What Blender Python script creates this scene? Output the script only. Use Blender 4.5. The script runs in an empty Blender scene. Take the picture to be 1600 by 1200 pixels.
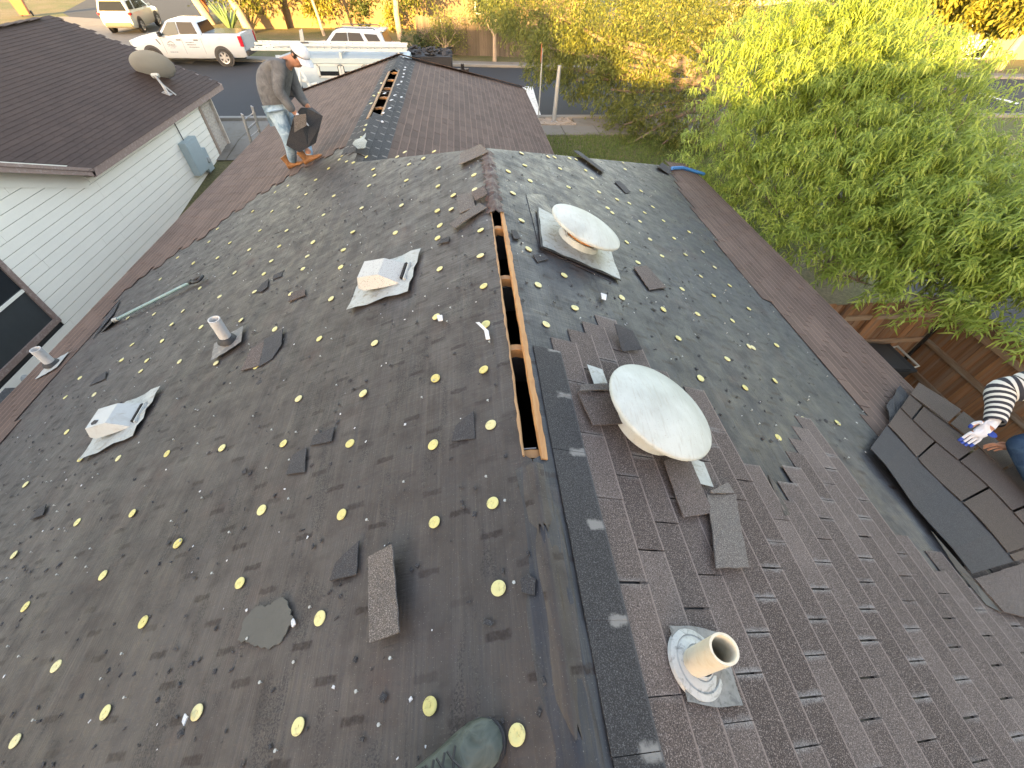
import bpy, math, random
import numpy as np
from mathutils import Vector, Matrix

rnd = random.Random(7)
nrg = np.random.default_rng(11)
scene = bpy.context.scene
COL = scene.collection
R = math.radians

# ------------------------------------------------------------------ camera
F_PX = 639.14                       # focal length for a 1600 px wide picture
PITCH, ROLL, YAW = 0.833984, 0.0317184, -0.11807
CAM = np.array([-0.18632, 0.0, 1.35446])
_cy, _sy = math.cos(YAW), math.sin(YAW)
_f = np.array([-_sy*math.cos(PITCH), _cy*math.cos(PITCH), -math.sin(PITCH)])
_r0 = np.array([_cy, _sy, 0.0]); _u0 = np.cross(_r0, _f)
_c, _s = math.cos(ROLL), math.sin(ROLL)
_r = _c*_r0 + _s*_u0; _u = -_s*_r0 + _c*_u0
cam_d = bpy.data.cameras.new('camera'); cam = bpy.data.objects.new('camera', cam_d)
COL.objects.link(cam)
cam.matrix_world = Matrix(((_r[0], _u[0], -_f[0], CAM[0]), (_r[1], _u[1], -_f[1], CAM[1]),
                           (_r[2], _u[2], -_f[2], CAM[2]), (0, 0, 0, 1)))
cam_d.sensor_fit = 'HORIZONTAL'; cam_d.sensor_width = 36.0
cam_d.lens = F_PX/1600*36.0
cam_d.clip_start = 0.05; cam_d.clip_end = 2000
scene.camera = cam

# ------------------------------------------------------------------ light
SUN_EL = R(9.0)
SUN_AZ = R(24.0)                    # the sun stands behind the camera, this far to its left
world = bpy.data.worlds.new('World'); scene.world = world; world.use_nodes = True
wn = world.node_tree.nodes; wl = world.node_tree.links
sky = wn.new('ShaderNodeTexSky'); sky.sky_type = 'NISHITA'; sky.sun_disc = False
sky.sun_elevation = SUN_EL
sky.sun_rotation = R(180) + SUN_AZ
sky.air_density = 1.0; sky.dust_density = 1.5; sky.ozone_density = 0.7
wl.new(sky.outputs[0], wn['Background'].inputs[0]); wn['Background'].inputs[1].default_value = 0.15
sun_d = bpy.data.lights.new('sun', 'SUN'); sun = bpy.data.objects.new('sun', sun_d); COL.objects.link(sun)
sun_d.energy = 4.3; sun_d.angle = R(0.6); sun_d.color = (1.0, 0.70, 0.26)
_sd = Vector((math.sin(SUN_AZ)*math.cos(SUN_EL), math.cos(SUN_AZ)*math.cos(SUN_EL), -math.sin(SUN_EL)))
sun.rotation_euler = _sd.to_track_quat('-Z', 'Y').to_euler()
sun.location = (-20, -40, 20)
vs = scene.view_settings
vs.view_transform = 'Standard'; vs.look = 'None'; vs.gamma = 1.0; vs.use_curve_mapping = False
vs.exposure = 3.2
vs.use_white_balance = True; vs.white_balance_temperature = 7900; vs.white_balance_tint = 21
cy = scene.cycles; cy.max_bounces = 4; cy.diffuse_bounces = 2; cy.glossy_bounces = 2; cy.transmission_bounces = 3

# ------------------------------------------------------------------ measuring helpers
K = 0.417                           # roof pitch 5 in 12
CA = 1/math.sqrt(1+K*K); SA = K*CA
def ray(u, v):
    a, b = (u-800)/F_PX, -(v-600)/F_PX
    return a*_r + b*_u + _f
def hit(u, v, n, d):
    r = ray(u, v); n = np.array(n, float)
    return CAM + r*((d - n.dot(CAM))/n.dot(r))
def at_left(u, v, h=0.0): return hit(u, v, (-SA, 0, CA), h)     # the slope left of the ridge, h metres above it
def at_right(u, v, h=0.0): return hit(u, v, (SA, 0, CA), h)
def at_z(u, v, z): return hit(u, v, (0, 0, 1), z)
def at_x(u, v, x): return hit(u, v, (1, 0, 0), x)
def at_y(u, v, y): return hit(u, v, (0, 1, 0), y)
def at_d(u, v, d):
    r = ray(u, v); return CAM + r/np.linalg.norm(r)*d
def FL(s, y, h=0.0): return np.array([-s*CA - h*SA, y, -s*SA + h*CA])
def FR(s, y, h=0.0): return np.array([s*CA + h*SA, y, -s*SA + h*CA])
WX, WZ = -1.65, -1.65*K             # ridge of the front wing
def FWR(s, y, h=0.0): return np.array([WX + s*CA + h*SA, y, WZ - s*SA + h*CA])
def sl(P): return (-P[0]/CA, P[1])  # world -> (slope distance, y) for points on the left slope
def sr(P): return (P[0]/CA, P[1])
GZ, SZ = -4.45, -3.80               # garden level by the house, street level
def gz(y): return GZ if y < 11 else (SZ if y > 17 else GZ + (SZ-GZ)*(y-11)/6)

# ------------------------------------------------------------------ materials
MATS = {}
def nt(name):
    m = bpy.data.materials.new(name); m.use_nodes = True
    n = m.node_tree.nodes; l = m.node_tree.links
    MATS[name] = m
    return m, n, l, n['Principled BSDF']
def coords(n, l, scale=(1, 1, 1), kind='Object'):
    tc = n.new('ShaderNodeTexCoord'); mp = n.new('ShaderNodeMapping')
    l.new(tc.outputs[kind], mp.inputs[0]); mp.inputs['Scale'].default_value = scale
    return mp.outputs[0]
def world_pos(n, l, scale=(1, 1, 1)):
    g = n.new('ShaderNodeNewGeometry'); mp = n.new('ShaderNodeMapping')
    l.new(g.outputs['Position'], mp.inputs[0]); mp.inputs['Scale'].default_value = scale
    return mp.outputs[0]
def noise(n, l, vec, scale, detail=4, rough=0.6, dist=0.0):
    t = n.new('ShaderNodeTexNoise'); t.inputs['Scale'].default_value = scale
    t.inputs['Detail'].default_value = min(detail, 3); t.inputs['Roughness'].default_value = rough
    t.inputs['Distortion'].default_value = dist
    l.new(vec, t.inputs['Vector']); return t.outputs['Fac']
def ramp(n, l, fac, stops):
    r = n.new('ShaderNodeValToRGB'); e = r.color_ramp.elements
    e[0].position, e[0].color = stops[0][0], tuple(stops[0][1])+(1,)
    e[1].position, e[1].color = stops[-1][0], tuple(stops[-1][1])+(1,)
    for p, c in stops[1:-1]:
        q = e.new(p); q.color = tuple(c)+(1,)
    l.new(fac, r.inputs[0]); return r.outputs[0]
def gray(n, l, fac, stops): return ramp(n, l, fac, [(p, (c, c, c)) for p, c in stops])
def mix(n, l, a, b, fac, mode='MIX'):
    m = n.new('ShaderNodeMix'); m.data_type = 'RGBA'; m.blend_type = mode
    for sock, val in ((m.inputs[0], fac), (m.inputs[6], a), (m.inputs[7], b)):
        if hasattr(val, 'is_output'): l.new(val, sock)
        elif isinstance(val, (tuple, list)): sock.default_value = tuple(val)+(1,)*(4-len(val))
        else: sock.default_value = val
    return m.outputs[2]
def math_(n, l, op, a, b=None, c=None):
    m = n.new('ShaderNodeMath'); m.operation = op
    for i, v in enumerate((a, b, c)):
        if v is None: continue
        if hasattr(v, 'is_output'): l.new(v, m.inputs[i])
        else: m.inputs[i].default_value = v
    return m.outputs[0]
def bump(n, l, b, fac, strength=0.4, dist=0.01, prev=None):
    u = n.new('ShaderNodeBump'); u.inputs['Strength'].default_value = strength
    u.inputs['Distance'].default_value = dist; l.new(fac, u.inputs['Height'])
    if prev is not None: l.new(prev, u.inputs['Normal'])
    l.new(u.outputs[0], b.inputs['Normal']); return u.outputs[0]

def simple(name, col, rough=0.6, metal=0.0, var=0.25, scale=6, fine=60, bmp=0.15, bdist=0.004, dirt=None, dirt_amt=0.5, spec=0.5, worldc=False):
    m, n, l, b = nt(name)
    v = world_pos(n, l) if worldc else coords(n, l)
    f1 = noise(n, l, v, scale); f2 = noise(n, l, v, fine, 5, 0.7)
    c = mix(n, l, tuple(x*(1-var) for x in col), tuple(min(1, x*(1+var)) for x in col), f1)
    c = mix(n, l, c, tuple(x*(1-var*0.8) for x in col), gray(n, l, f2, [(0.45, 0), (0.7, 0.6)]))
    if dirt:
        f3 = noise(n, l, v, scale*2.3, 6, 0.7, 0.6)
        c = mix(n, l, c, dirt, gray(n, l, f3, [(0.52, 0), (0.72, dirt_amt)]))
    l.new(c, b.inputs['Base Color'])
    b.inputs['Roughness'].default_value = rough; b.inputs['Metallic'].default_value = metal
    b.inputs['Specular IOR Level'].default_value = spec
    if bmp: bump(n, l, b, f2, bmp, bdist)
    return m

def shingle_mat(name, ca, cb, granule=0.55, wear=True, rnd_amt=0.9, edge=0.0, smudge=False):
    """asphalt shingle: granules, tab to tab variation, pale wear by the cut-outs"""
    m, n, l, b = nt(name)
    p = world_pos(n, l)
    g = n.new('ShaderNodeNewGeometry'); oi = n.new('ShaderNodeObjectInfo')
    isl = math_(n, l, 'FRACT', math_(n, l, 'ADD', g.outputs['Random Per Island'], oi.outputs['Random']))
    base = mix(n, l, ca, cb, math_(n, l, 'MULTIPLY', isl, rnd_amt))
    f = noise(n, l, p, 1.3, 4, 0.6)
    base = mix(n, l, base, tuple(x*0.75 for x in ca), gray(n, l, f, [(0.40, 0), (0.65, 0.5)]))
    gr = noise(n, l, p, 290, 1, 0.8); gr2 = noise(n, l, p, 230, 1, 0.7)
    base = mix(n, l, base, tuple(min(1, x*2.6+0.05) for x in cb), gray(n, l, gr, [(0.52, 0), (0.66, granule)]))
    base = mix(n, l, base, (0.010, 0.009, 0.009), gray(n, l, gr2, [(0.34, granule), (0.52, 0)]))
    if wear:
        uv = n.new('ShaderNodeUVMap'); sx = n.new('ShaderNodeSeparateXYZ'); l.new(uv.outputs[0], sx.inputs[0])
        e = math_(n, l, 'ABSOLUTE', math_(n, l, 'SUBTRACT', sx.outputs[1], 0.5))
        w = noise(n, l, p, 22, 4, 0.7); w2 = noise(n, l, p, 2.2, 3, 0.6)
        em = gray(n, l, math_(n, l, 'ADD', e, math_(n, l, 'MULTIPLY', math_(n, l, 'SUBTRACT', w, 0.5), 0.10)), [(0.445, 0), (0.50, 0.75)])
        em = math_(n, l, 'MULTIPLY', em, gray(n, l, w2, [(0.44, 0), (0.58, 1)]))
        em = math_(n, l, 'MULTIPLY', em, gray(n, l, gr2, [(0.35, 0.25), (0.55, 1)]))
        if smudge:
            band = gray(n, l, math_(n, l, 'ADD', sx.outputs[0], math_(n, l, 'MULTIPLY', math_(n, l, 'SUBTRACT', w, 0.5), 0.35)), [(0.50, 0), (0.62, 1)])
            em = math_(n, l, 'MULTIPLY', gray(n, l, math_(n, l, 'ADD', e, math_(n, l, 'MULTIPLY', math_(n, l, 'SUBTRACT', w, 0.5), 0.14)), [(0.43, 0), (0.47, 0.9)]), band)
        base = mix(n, l, base, (0.20, 0.195, 0.19) if not smudge else (0.17, 0.165, 0.155), em)
        lo = gray(n, l, sx.outputs[0], [(0.94, 0), (0.975, 0.75)])
        base = mix(n, l, base, tuple(min(1, x*1.9) for x in cb), lo)
    if edge:
        uv = n.new('ShaderNodeUVMap'); sx = n.new('ShaderNodeSeparateXYZ'); l.new(uv.outputs[0], sx.inputs[0])
        base = mix(n, l, base, tuple(min(1, x*2.0) for x in cb), gray(n, l, sx.outputs[0], [(0.86, 0), (0.96, edge)]))
    l.new(base, b.inputs['Base Color']); b.inputs['Roughness'].default_value = 0.85
    b.inputs['Specular IOR Level'].default_value = 0.35
    bump(n, l, b, gr2, 0.5, 0.003)
    return m

def felt_mat(name, ca, cb, stains=True, rough=0.55):
    """asphalt felt in its own slope coordinates: UV x runs down the slope, UV y along the ridge, in metres"""
    m, n, l, b = nt(name)
    p = world_pos(n, l)
    uv = n.new('ShaderNodeUVMap'); sx = n.new('ShaderNodeSeparateXYZ'); l.new(uv.outputs[0], sx.inputs[0])
    S, Y = sx.outputs[0], sx.outputs[1]
    big = noise(n, l, p, 0.8, 5, 0.6); mid = noise(n, l, p, 7, 5, 0.65); fine = noise(n, l, p, 90, 3, 0.7)
    str_v = n.new('ShaderNodeMapping'); str_v.inputs['Scale'].default_value = (2.2, 14, 1)
    l.new(uv.outputs[0], str_v.inputs[0])
    stv = noise(n, l, str_v.outputs[0], 1.6, 5, 0.7, 0.4)
    str_u = n.new('ShaderNodeMapping'); str_u.inputs['Scale'].default_value = (26, 1.1, 1); l.new(uv.outputs[0], str_u.inputs[0])
    str_g = n.new('ShaderNodeMapping'); str_g.inputs['Scale'].default_value = (5.5, 1.5, 1); l.new(uv.outputs[0], str_g.inputs[0])
    stu = noise(n, l, str_u.outputs[0], 1.0, 5, 0.75, 0.2)
    c = mix(n, l, ca, cb, gray(n, l, big, [(0.35, 0), (0.65, 1)]))
    c = mix(n, l, c, tuple(x*1.5 for x in cb), gray(n, l, stu, [(0.50, 0), (0.70, 0.45)]))
    c = mix(n, l, c, tuple(x*0.5 for x in ca), gray(n, l, mid, [(0.50, 0), (0.70, 0.35)]))
    br = noise(n, l, p, 2.1, 5, 0.7)
    c = mix(n, l, c, (0.055, 0.034, 0.028), gray(n, l, br, [(0.56, 0), (0.72, 0.5)]))
    gran = math_(n, l, 'MULTIPLY', gray(n, l, noise(n, l, p, 150, 1, 0.8), [(0.47, 0), (0.58, 1)]), gray(n, l, noise(n, l, str_g.outputs[0], 1.0, 3, 0.72, 0.5), [(0.53, 0), (0.60, 1)]))
    c = mix(n, l, c, (0.011, 0.010, 0.010), math_(n, l, 'MULTIPLY', gran, 0.75))
    dust = gray(n, l, noise(n, l, p, 210, 2, 0.8), [(0.66, 0), (0.72, 1)])
    c = mix(n, l, c, (0.22, 0.21, 0.20), math_(n, l, 'MULTIPLY', dust, 0.5))
    if stains:
        e, tw, off = 0.123, 0.305, 0.115
        ci = math_(n, l, 'FLOOR', math_(n, l, 'DIVIDE', S, e))
        fs = math_(n, l, 'FRACT', math_(n, l, 'DIVIDE', S, e))
        fy = math_(n, l, 'FRACT', math_(n, l, 'DIVIDE', math_(n, l, 'ADD', Y, math_(n, l, 'MULTIPLY', ci, -off)), tw))
        wob = math_(n, l, 'MULTIPLY', math_(n, l, 'SUBTRACT', noise(n, l, p, 34, 4, 0.7), 0.5), 0.085)
        dy = math_(n, l, 'ABSOLUTE', math_(n, l, 'ADD', math_(n, l, 'SUBTRACT', fy, 0.5), wob))
        ds = math_(n, l, 'ABSOLUTE', math_(n, l, 'ADD', math_(n, l, 'SUBTRACT', fs, 0.5), math_(n, l, 'MULTIPLY', wob, 1.5)))
        k = math_(n, l, 'MULTIPLY', gray(n, l, dy, [(0.030, 1), (0.050, 0)]), gray(n, l, ds, [(0.31, 1), (0.38, 0)]))
        # not every cut-out has left its mark
        cell = n.new('ShaderNodeCombineXYZ')
        l.new(ci, cell.inputs[0]); l.new(math_(n, l, 'FLOOR', math_(n, l, 'DIVIDE', math_(n, l, 'ADD', Y, math_(n, l, 'MULTIPLY', ci, -off)), tw)), cell.inputs[1])
        wnz = n.new('ShaderNodeTexWhiteNoise'); l.new(cell.outputs[0], wnz.inputs[0])
        k = math_(n, l, 'MULTIPLY', k, gray(n, l, wnz.outputs[0], [(0.10, 0.25), (0.55, 1.0)]))
        k = math_(n, l, 'MULTIPLY', k, gray(n, l, noise(n, l, p, 70, 3, 0.7), [(0.30, 0.35), (0.55, 1)]))
        c = mix(n, l, c, (0.0125, 0.0065, 0.0048), math_(n, l, 'MULTIPLY', k, 0.92))
    l.new(c, b.inputs['Base Color'])
    l.new(gray(n, l, mid, [(0.3, rough-0.10), (0.7, rough+0.16)]), b.inputs['Roughness'])
    b.inputs['Specular IOR Level'].default_value = 0.32
    p1 = bump(n, l, b, fine, 0.35, 0.003)
    p2 = bump(n, l, b, stu, 0.40, 0.014, p1)
    bump(n, l, b, stv, 0.35, 0.014, p2)
    return m

def leaf_mat(name, ca, cb, cc, trans=0.35, rough=0.5):
    m, n, l, b = nt(name)
    g = n.new('ShaderNodeNewGeometry')
    c = ramp(n, l, g.outputs['Random Per Island'], [(0.0, ca), (0.55, cb), (1.0, cc)])
    f = noise(n, l, world_pos(n, l), 0.9, 3, 0.6)
    c = mix(n, l, c, ca, gray(n, l, f, [(0.4, 0), (0.7, 0.5)]))
    l.new(c, b.inputs['Base Color']); b.inputs['Roughness'].default_value = rough
    b.inputs['Specular IOR Level'].default_value = 0.35
    t = n.new('ShaderNodeBsdfTranslucent'); l.new(mix(n, l, c, (1, 1, 0.4), 0.15, 'MIX'), t.inputs[0])
    ms = n.new('ShaderNodeMixShader'); ms.inputs[0].default_value = trans
    l.new(b.outputs[0], ms.inputs[1]); l.new(t.outputs[0], ms.inputs[2])
    l.new(ms.outputs[0], n['Material Output'].inputs[0])
    return m

def painted(name, col, rough=0.25, coat=0.6, dirt=(0.25, 0.2, 0.15)):
    m, n, l, b = nt(name)
    v = coords(n, l); f = noise(n, l, v, 3, 5, 0.6)
    l.new(mix(n, l, col, dirt, gray(n, l, f, [(0.55, 0), (0.85, 0.25)])), b.inputs['Base Color'])
    b.inputs['Roughness'].default_value = rough; b.inputs['Coat Weight'].default_value = coat
    b.inputs['Coat Roughness'].default_value = 0.08
    return m

def wood_mat(name, ca, cb, scale=(1, 1, 1), rough=0.7, grey=None):
    m, n, l, b = nt(name)
    v = coords(n, l, scale); oi = n.new('ShaderNodeObjectInfo')
    add = n.new('ShaderNodeVectorMath'); add.operation = 'ADD'
    sc = n.new('ShaderNodeVectorMath'); sc.operation = 'SCALE'; cmb = n.new('ShaderNodeCombineXYZ')
    for i in range(3): l.new(oi.outputs['Random'], cmb.inputs[i])
    l.new(cmb.outputs[0], sc.inputs[0]); sc.inputs['Scale'].default_value = 37.0
    l.new(v, add.inputs[0]); l.new(sc.outputs[0], add.inputs[1])
    f = noise(n, l, add.outputs[0], 3.0, 6, 0.65, 0.8)
    c = mix(n, l, ca, cb, gray(n, l, f, [(0.3, 0), (0.7, 1)]))
    c = mix(n, l, c, tuple(x*0.45 for x in ca), gray(n, l, oi.outputs['Random'], [(0.0, 0.0), (1.0, 0.7)]))
    if grey: c = mix(n, l, c, grey, gray(n, l, noise(n, l, add.outputs[0], 1.1, 5, 0.6), [(0.45, 0), (0.65, 0.7)]))
    l.new(c, b.inputs['Base Color']); b.inputs['Roughness'].default_value = rough
    bump(n, l, b, f, 0.4, 0.004)
    return m

shingle_mat('shingle', (0.038, 0.026, 0.022), (0.100, 0.079, 0.070), granule=0.62, rnd_amt=1.0)
shingle_mat('shingle_far', (0.058, 0.034, 0.025), (0.104, 0.066, 0.050), granule=0.25, wear=False, rnd_amt=1.0, edge=0.55)
shingle_mat('shingle_ridge', (0.020, 0.020, 0.021), (0.030, 0.030, 0.031), granule=0.6, wear=True, smudge=True)
shingle_mat('shingle_dark', (0.022, 0.022, 0.024), (0.036, 0.036, 0.038), granule=0.40, wear=False)
shingle_mat('shingle_edge', (0.068, 0.060, 0.055), (0.12, 0.105, 0.094), granule=0.55, wear=False)
shingle_mat('shingle_neighbour', (0.042, 0.0245, 0.0185), (0.062, 0.038, 0.029), granule=0.15, wear=False, rnd_amt=0.45)
felt_mat('felt', (0.036, 0.0295, 0.0260), (0.051, 0.0435, 0.0390))
felt_mat('felt_blue', (0.024, 0.0255, 0.028), (0.034, 0.036, 0.040), rough=0.50)
felt_mat('felt_fresh', (0.016, 0.017, 0.021), (0.028, 0.029, 0.034), stains=False, rough=0.42)
simple('felt_back', (0.062, 0.062, 0.054), 0.8, var=0.2, scale=5, fine=40)
def cap_material():
    m, n, l, b = nt('cap_plastic')
    oi = n.new('ShaderNodeObjectInfo'); v = coords(n, l)
    c = ramp(n, l, oi.outputs['Random'], [(0, (0.44, 0.38, 0.12)), (0.5, (0.48, 0.45, 0.19)), (1, (0.46, 0.42, 0.22))])
    g = noise(n, l, v, 75, 4, 0.7)
    c = mix(n, l, c, (0.10, 0.075, 0.04), gray(n, l, g, [(0.58, 0), (0.75, 0.7)]))
    l.new(c, b.inputs['Base Color']); b.inputs['Roughness'].default_value = 0.5
cap_material()
simple('galvanised', (0.30, 0.32, 0.31), 0.55, 0.3, var=0.35, scale=9, fine=70, dirt=(0.16, 0.13, 0.10), dirt_amt=0.8)
def vent_paint():
    m, n, l, b = nt('vent_paint')
    v = coords(n, l); st = noise(n, l, coords(n, l, (26, 3.5, 8)), 3.0, 5, 0.7, 0.3); sp = noise(n, l, v, 160, 2, 0.6); bg = noise(n, l, v, 5, 4, 0.6)
    c = mix(n, l, (0.30, 0.315, 0.285), (0.39, 0.41, 0.38), gray(n, l, bg, [(0.35, 0), (0.65, 1)]))
    c = mix(n, l, c, (0.25, 0.23, 0.18), gray(n, l, st, [(0.52, 0), (0.72, 0.45)]))
    c = mix(n, l, c, (0.22, 0.19, 0.15), gray(n, l, sp, [(0.66, 0), (0.72, 0.7)]))
    l.new(c, b.inputs['Base Color']); b.inputs['Roughness'].default_value = 0.55
    bump(n, l, b, st, 0.35, 0.006)
vent_paint()
simple('vent_white', (0.34, 0.355, 0.34), 0.5, 0.0, var=0.10, scale=5, fine=90, dirt=(0.22, 0.20, 0.16), dirt_amt=0.5, bmp=0.2)
simple('rust', (0.42, 0.16, 0.05), 0.8, 0.0, var=0.4, scale=14, fine=90, dirt=(0.55, 0.42, 0.22), dirt_amt=0.7)
simple('pvc', (0.52, 0.47, 0.37), 0.5, var=0.15, scale=7, fine=40, dirt=(0.38, 0.28, 0.15), dirt_amt=0.5)
simple('pvc_grey', (0.42, 0.415, 0.40), 0.5, var=0.15, scale=7, fine=40, dirt=(0.3, 0.25, 0.18), dirt_amt=0.5)
simple('lead', (0.15, 0.15, 0.145), 0.5, 0.2, var=0.5, scale=16, fine=60, dirt=(0.045, 0.045, 0.045), dirt_amt=0.9)
simple('boot_flange', (0.12, 0.115, 0.11), 0.6, 0.0, var=0.4, scale=10, fine=60, dirt=(0.30, 0.28, 0.25), dirt_amt=0.6)
simple('black_rubber', (0.014, 0.014, 0.014), 0.6, var=0.2)
simple('shade_black', (0.004, 0.004, 0.004), 0.95, var=0.2)  # shade inside the attic, vents and pipes, put into a near-black colour
wood_mat('raw_wood', (0.34, 0.15, 0.05), (0.50, 0.26, 0.10), (6, 2, 6))
wood_mat('old_deck', (0.28, 0.15, 0.07), (0.42, 0.25, 0.12), (10, 1, 10))
wood_mat('fence_wood', (0.16, 0.075, 0.034), (0.29, 0.145, 0.068), (10, 10, 0.9), 0.75, (0.17, 0.13, 0.10))
wood_mat('fence_rail', (0.20, 0.13, 0.085), (0.30, 0.21, 0.14), (1.5, 1.5, 14), 0.75, (0.21, 0.19, 0.16))
wood_mat('fence_grey', (0.085, 0.065, 0.048), (0.15, 0.118, 0.09), (8, 8, 0.8), 0.8)
simple('siding', (0.82, 0.785, 0.69), 0.6, var=0.05, scale=2, fine=30, bmp=0.1)
simple('trim_pink', (0.25, 0.175, 0.15), 0.6, var=0.15, scale=8, fine=40, dirt=(0.62, 0.56, 0.52), dirt_amt=0.35)
simple('trim_tan', (0.30, 0.22, 0.17), 0.6, var=0.15)
simple('brick_face', (0.50, 0.44, 0.38), 0.85, var=0.3, scale=5, fine=50, dirt=(0.30, 0.22, 0.16), dirt_amt=0.6, worldc=True)
simple('mortar', (0.42, 0.39, 0.35), 0.9)
simple('screen', (0.035, 0.042, 0.045), 0.55, var=0.2, fine=300, bmp=0.3)
m_, n_, l_, b_ = nt('window_glass'); b_.inputs['Base Color'].default_value = (0.02, 0.025, 0.03, 1); b_.inputs['Roughness'].default_value = 0.05
simple('meter_blue', (0.33, 0.41, 0.43), 0.45, 0.1, var=0.08)
simple('dish_grey', (0.30, 0.32, 0.31), 0.5, 0.0, var=0.08)
simple('asphalt', (0.017, 0.018, 0.021), 0.85, var=0.25, scale=0.6, fine=40, bmp=0.5, worldc=True)
simple('concrete', (0.17, 0.15, 0.125), 0.9, var=0.18, scale=0.7, fine=25, dirt=(0.11, 0.088, 0.066), dirt_amt=0.6, worldc=True)
simple('kerb', (0.22, 0.205, 0.18), 0.9, var=0.15, scale=1.5, fine=25, worldc=True)
simple('road_paint', (0.72, 0.72, 0.70), 0.7, var=0.12, scale=3, fine=25, dirt=(0.25, 0.25, 0.25), dirt_amt=0.7)
simple('aluminium', (0.36, 0.36, 0.35), 0.45, 0.5, var=0.15)
simple('rock', (0.33, 0.26, 0.20), 0.9, var=0.4, scale=3, fine=30, worldc=True)
def grass_ground():
    m, n, l, b = nt('ground_grass')
    p = world_pos(n, l)
    f = noise(n, l, p, 0.35, 5, 0.65); g = noise(n, l, p, 14, 5, 0.75); h = noise(n, l, p, 90, 3, 0.8)
    c = ramp(n, l, f, [(0.35, (0.10, 0.115, 0.028)), (0.5, (0.15, 0.13, 0.05)), (0.65, (0.20, 0.15, 0.08))])
    c = mix(n, l, c, (0.05, 0.05, 0.02), gray(n, l, g, [(0.42, 0.6), (0.62, 0)]))
    l.new(c, b.inputs['Base Color']); b.inputs['Roughness'].default_value = 0.95
    bump(n, l, b, h, 0.9, 0.03)
grass_ground()
simple('stucco', (0.15, 0.105, 0.06), 0.9, var=0.12, scale=1.2, fine=60, worldc=True)
simple('bark', (0.16, 0.12, 0.09), 0.9, var=0.4, scale=4, fine=30, bmp=0.8, bdist=0.02)
simple('bark_pale', (0.33, 0.25, 0.18), 0.9, var=0.35, scale=4, fine=30, bmp=0.8, bdist=0.02)
leaf_mat('leaf_peach', (0.13, 0.205, 0.032), (0.25, 0.345, 0.062), (0.38, 0.46, 0.11), 0.52)
leaf_mat('leaf_oak', (0.060, 0.082, 0.018), (0.120, 0.140, 0.030), (0.23, 0.23, 0.05), 0.4)
leaf_mat('leaf_yellow', (0.12, 0.13, 0.02), (0.20, 0.19, 0.035), (0.27, 0.23, 0.05), 0.3)
leaf_mat('leaf_shrub', (0.030, 0.050, 0.016), (0.055, 0.080, 0.024), (0.10, 0.115, 0.04), 0.2)
leaf_mat('grass_blade', (0.06, 0.11, 0.015), (0.11, 0.17, 0.03), (0.18, 0.20, 0.06), 0.3)
painted('car_white', (0.43, 0.455, 0.47)); painted('car_cream', (0.48, 0.45, 0.38))
painted('car_black', (0.012, 0.012, 0.014))
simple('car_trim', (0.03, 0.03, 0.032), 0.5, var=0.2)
m_, n_, l_, b_ = nt('car_glass'); b_.inputs['Base Color'].default_value = (0.012, 0.014, 0.016, 1); b_.inputs['Roughness'].default_value = 0.10; b_.inputs['Specular IOR Level'].default_value = 0.18
m_, n_, l_, b_ = nt('car_glass_clear'); b_.inputs['Base Color'].default_value = (0.05, 0.068, 0.066, 1); b_.inputs['Roughness'].default_value = 0.10; b_.inputs['Specular IOR Level'].default_value = 0.25
m_, n_, l_, b_ = nt('lens_red'); b_.inputs['Base Color'].default_value = (0.45, 0.015, 0.03, 1); b_.inputs['Roughness'].default_value = 0.15
simple('print_ink', (0.06, 0.08, 0.085), 0.6)
simple('wheel_alloy', (0.42, 0.42, 0.42), 0.35, 0.6)
simple('sign_red', (0.50, 0.03, 0.02), 0.5); simple('sign_orange', (0.55, 0.12, 0.03), 0.5)
simple('sign_back', (0.50, 0.50, 0.38), 0.45, 0.2); simple('sign_green', (0.06, 0.36, 0.16), 0.45)
simple('sign_white', (0.48, 0.50, 0.47), 0.45)
def cloth_mat(name, ca, cb, scale=9, rough=0.9):
    m, n, l, b = nt(name); v = coords(n, l)
    f = noise(n, l, v, scale, 5, 0.65, 0.8); g = noise(n, l, v, 220, 2, 0.6)
    c = mix(n, l, ca, cb, gray(n, l, f, [(0.35, 0), (0.65, 1)]))
    l.new(c, b.inputs['Base Color']); b.inputs['Roughness'].default_value = rough
    b.inputs['Specular IOR Level'].default_value = 0.2
    q = bump(n, l, b, g, 0.3, 0.002); bump(n, l, b, f, 0.7, 0.02, q)
cloth_mat('shirt_grey', (0.072, 0.074, 0.078), (0.120, 0.123, 0.128))
cloth_mat('jeans_pale', (0.12, 0.20, 0.27), (0.30, 0.40, 0.47), 9)
cloth_mat('jeans_dark', (0.018, 0.040, 0.075), (0.035, 0.07, 0.11), 10)
cloth_mat('jeans_mid', (0.06, 0.11, 0.18), (0.12, 0.19, 0.27), 10)
cloth_mat('boot_tan', (0.15, 0.065, 0.024), (0.26, 0.12, 0.05), 12, 0.6)
cloth_mat('boot_green', (0.040, 0.050, 0.043), (0.085, 0.098, 0.085), 14, 0.6)
cloth_mat('glove_dark', (0.03, 0.035, 0.045), (0.06, 0.065, 0.08), 10)
cloth_mat('glove_white', (0.45, 0.45, 0.46), (0.55, 0.55, 0.56), 10)
cloth_mat('glove_blue', (0.02, 0.05, 0.22), (0.03, 0.07, 0.30), 10, 0.5)
cloth_mat('cap_white', (0.42, 0.43, 0.46), (0.52, 0.53, 0.55), 12)
cloth_mat('skin', (0.30, 0.14, 0.085), (0.38, 0.19, 0.12), 6, 0.55)
cloth_mat('hair', (0.012, 0.010, 0.009), (0.02, 0.017, 0.014), 40, 0.6)
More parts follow.
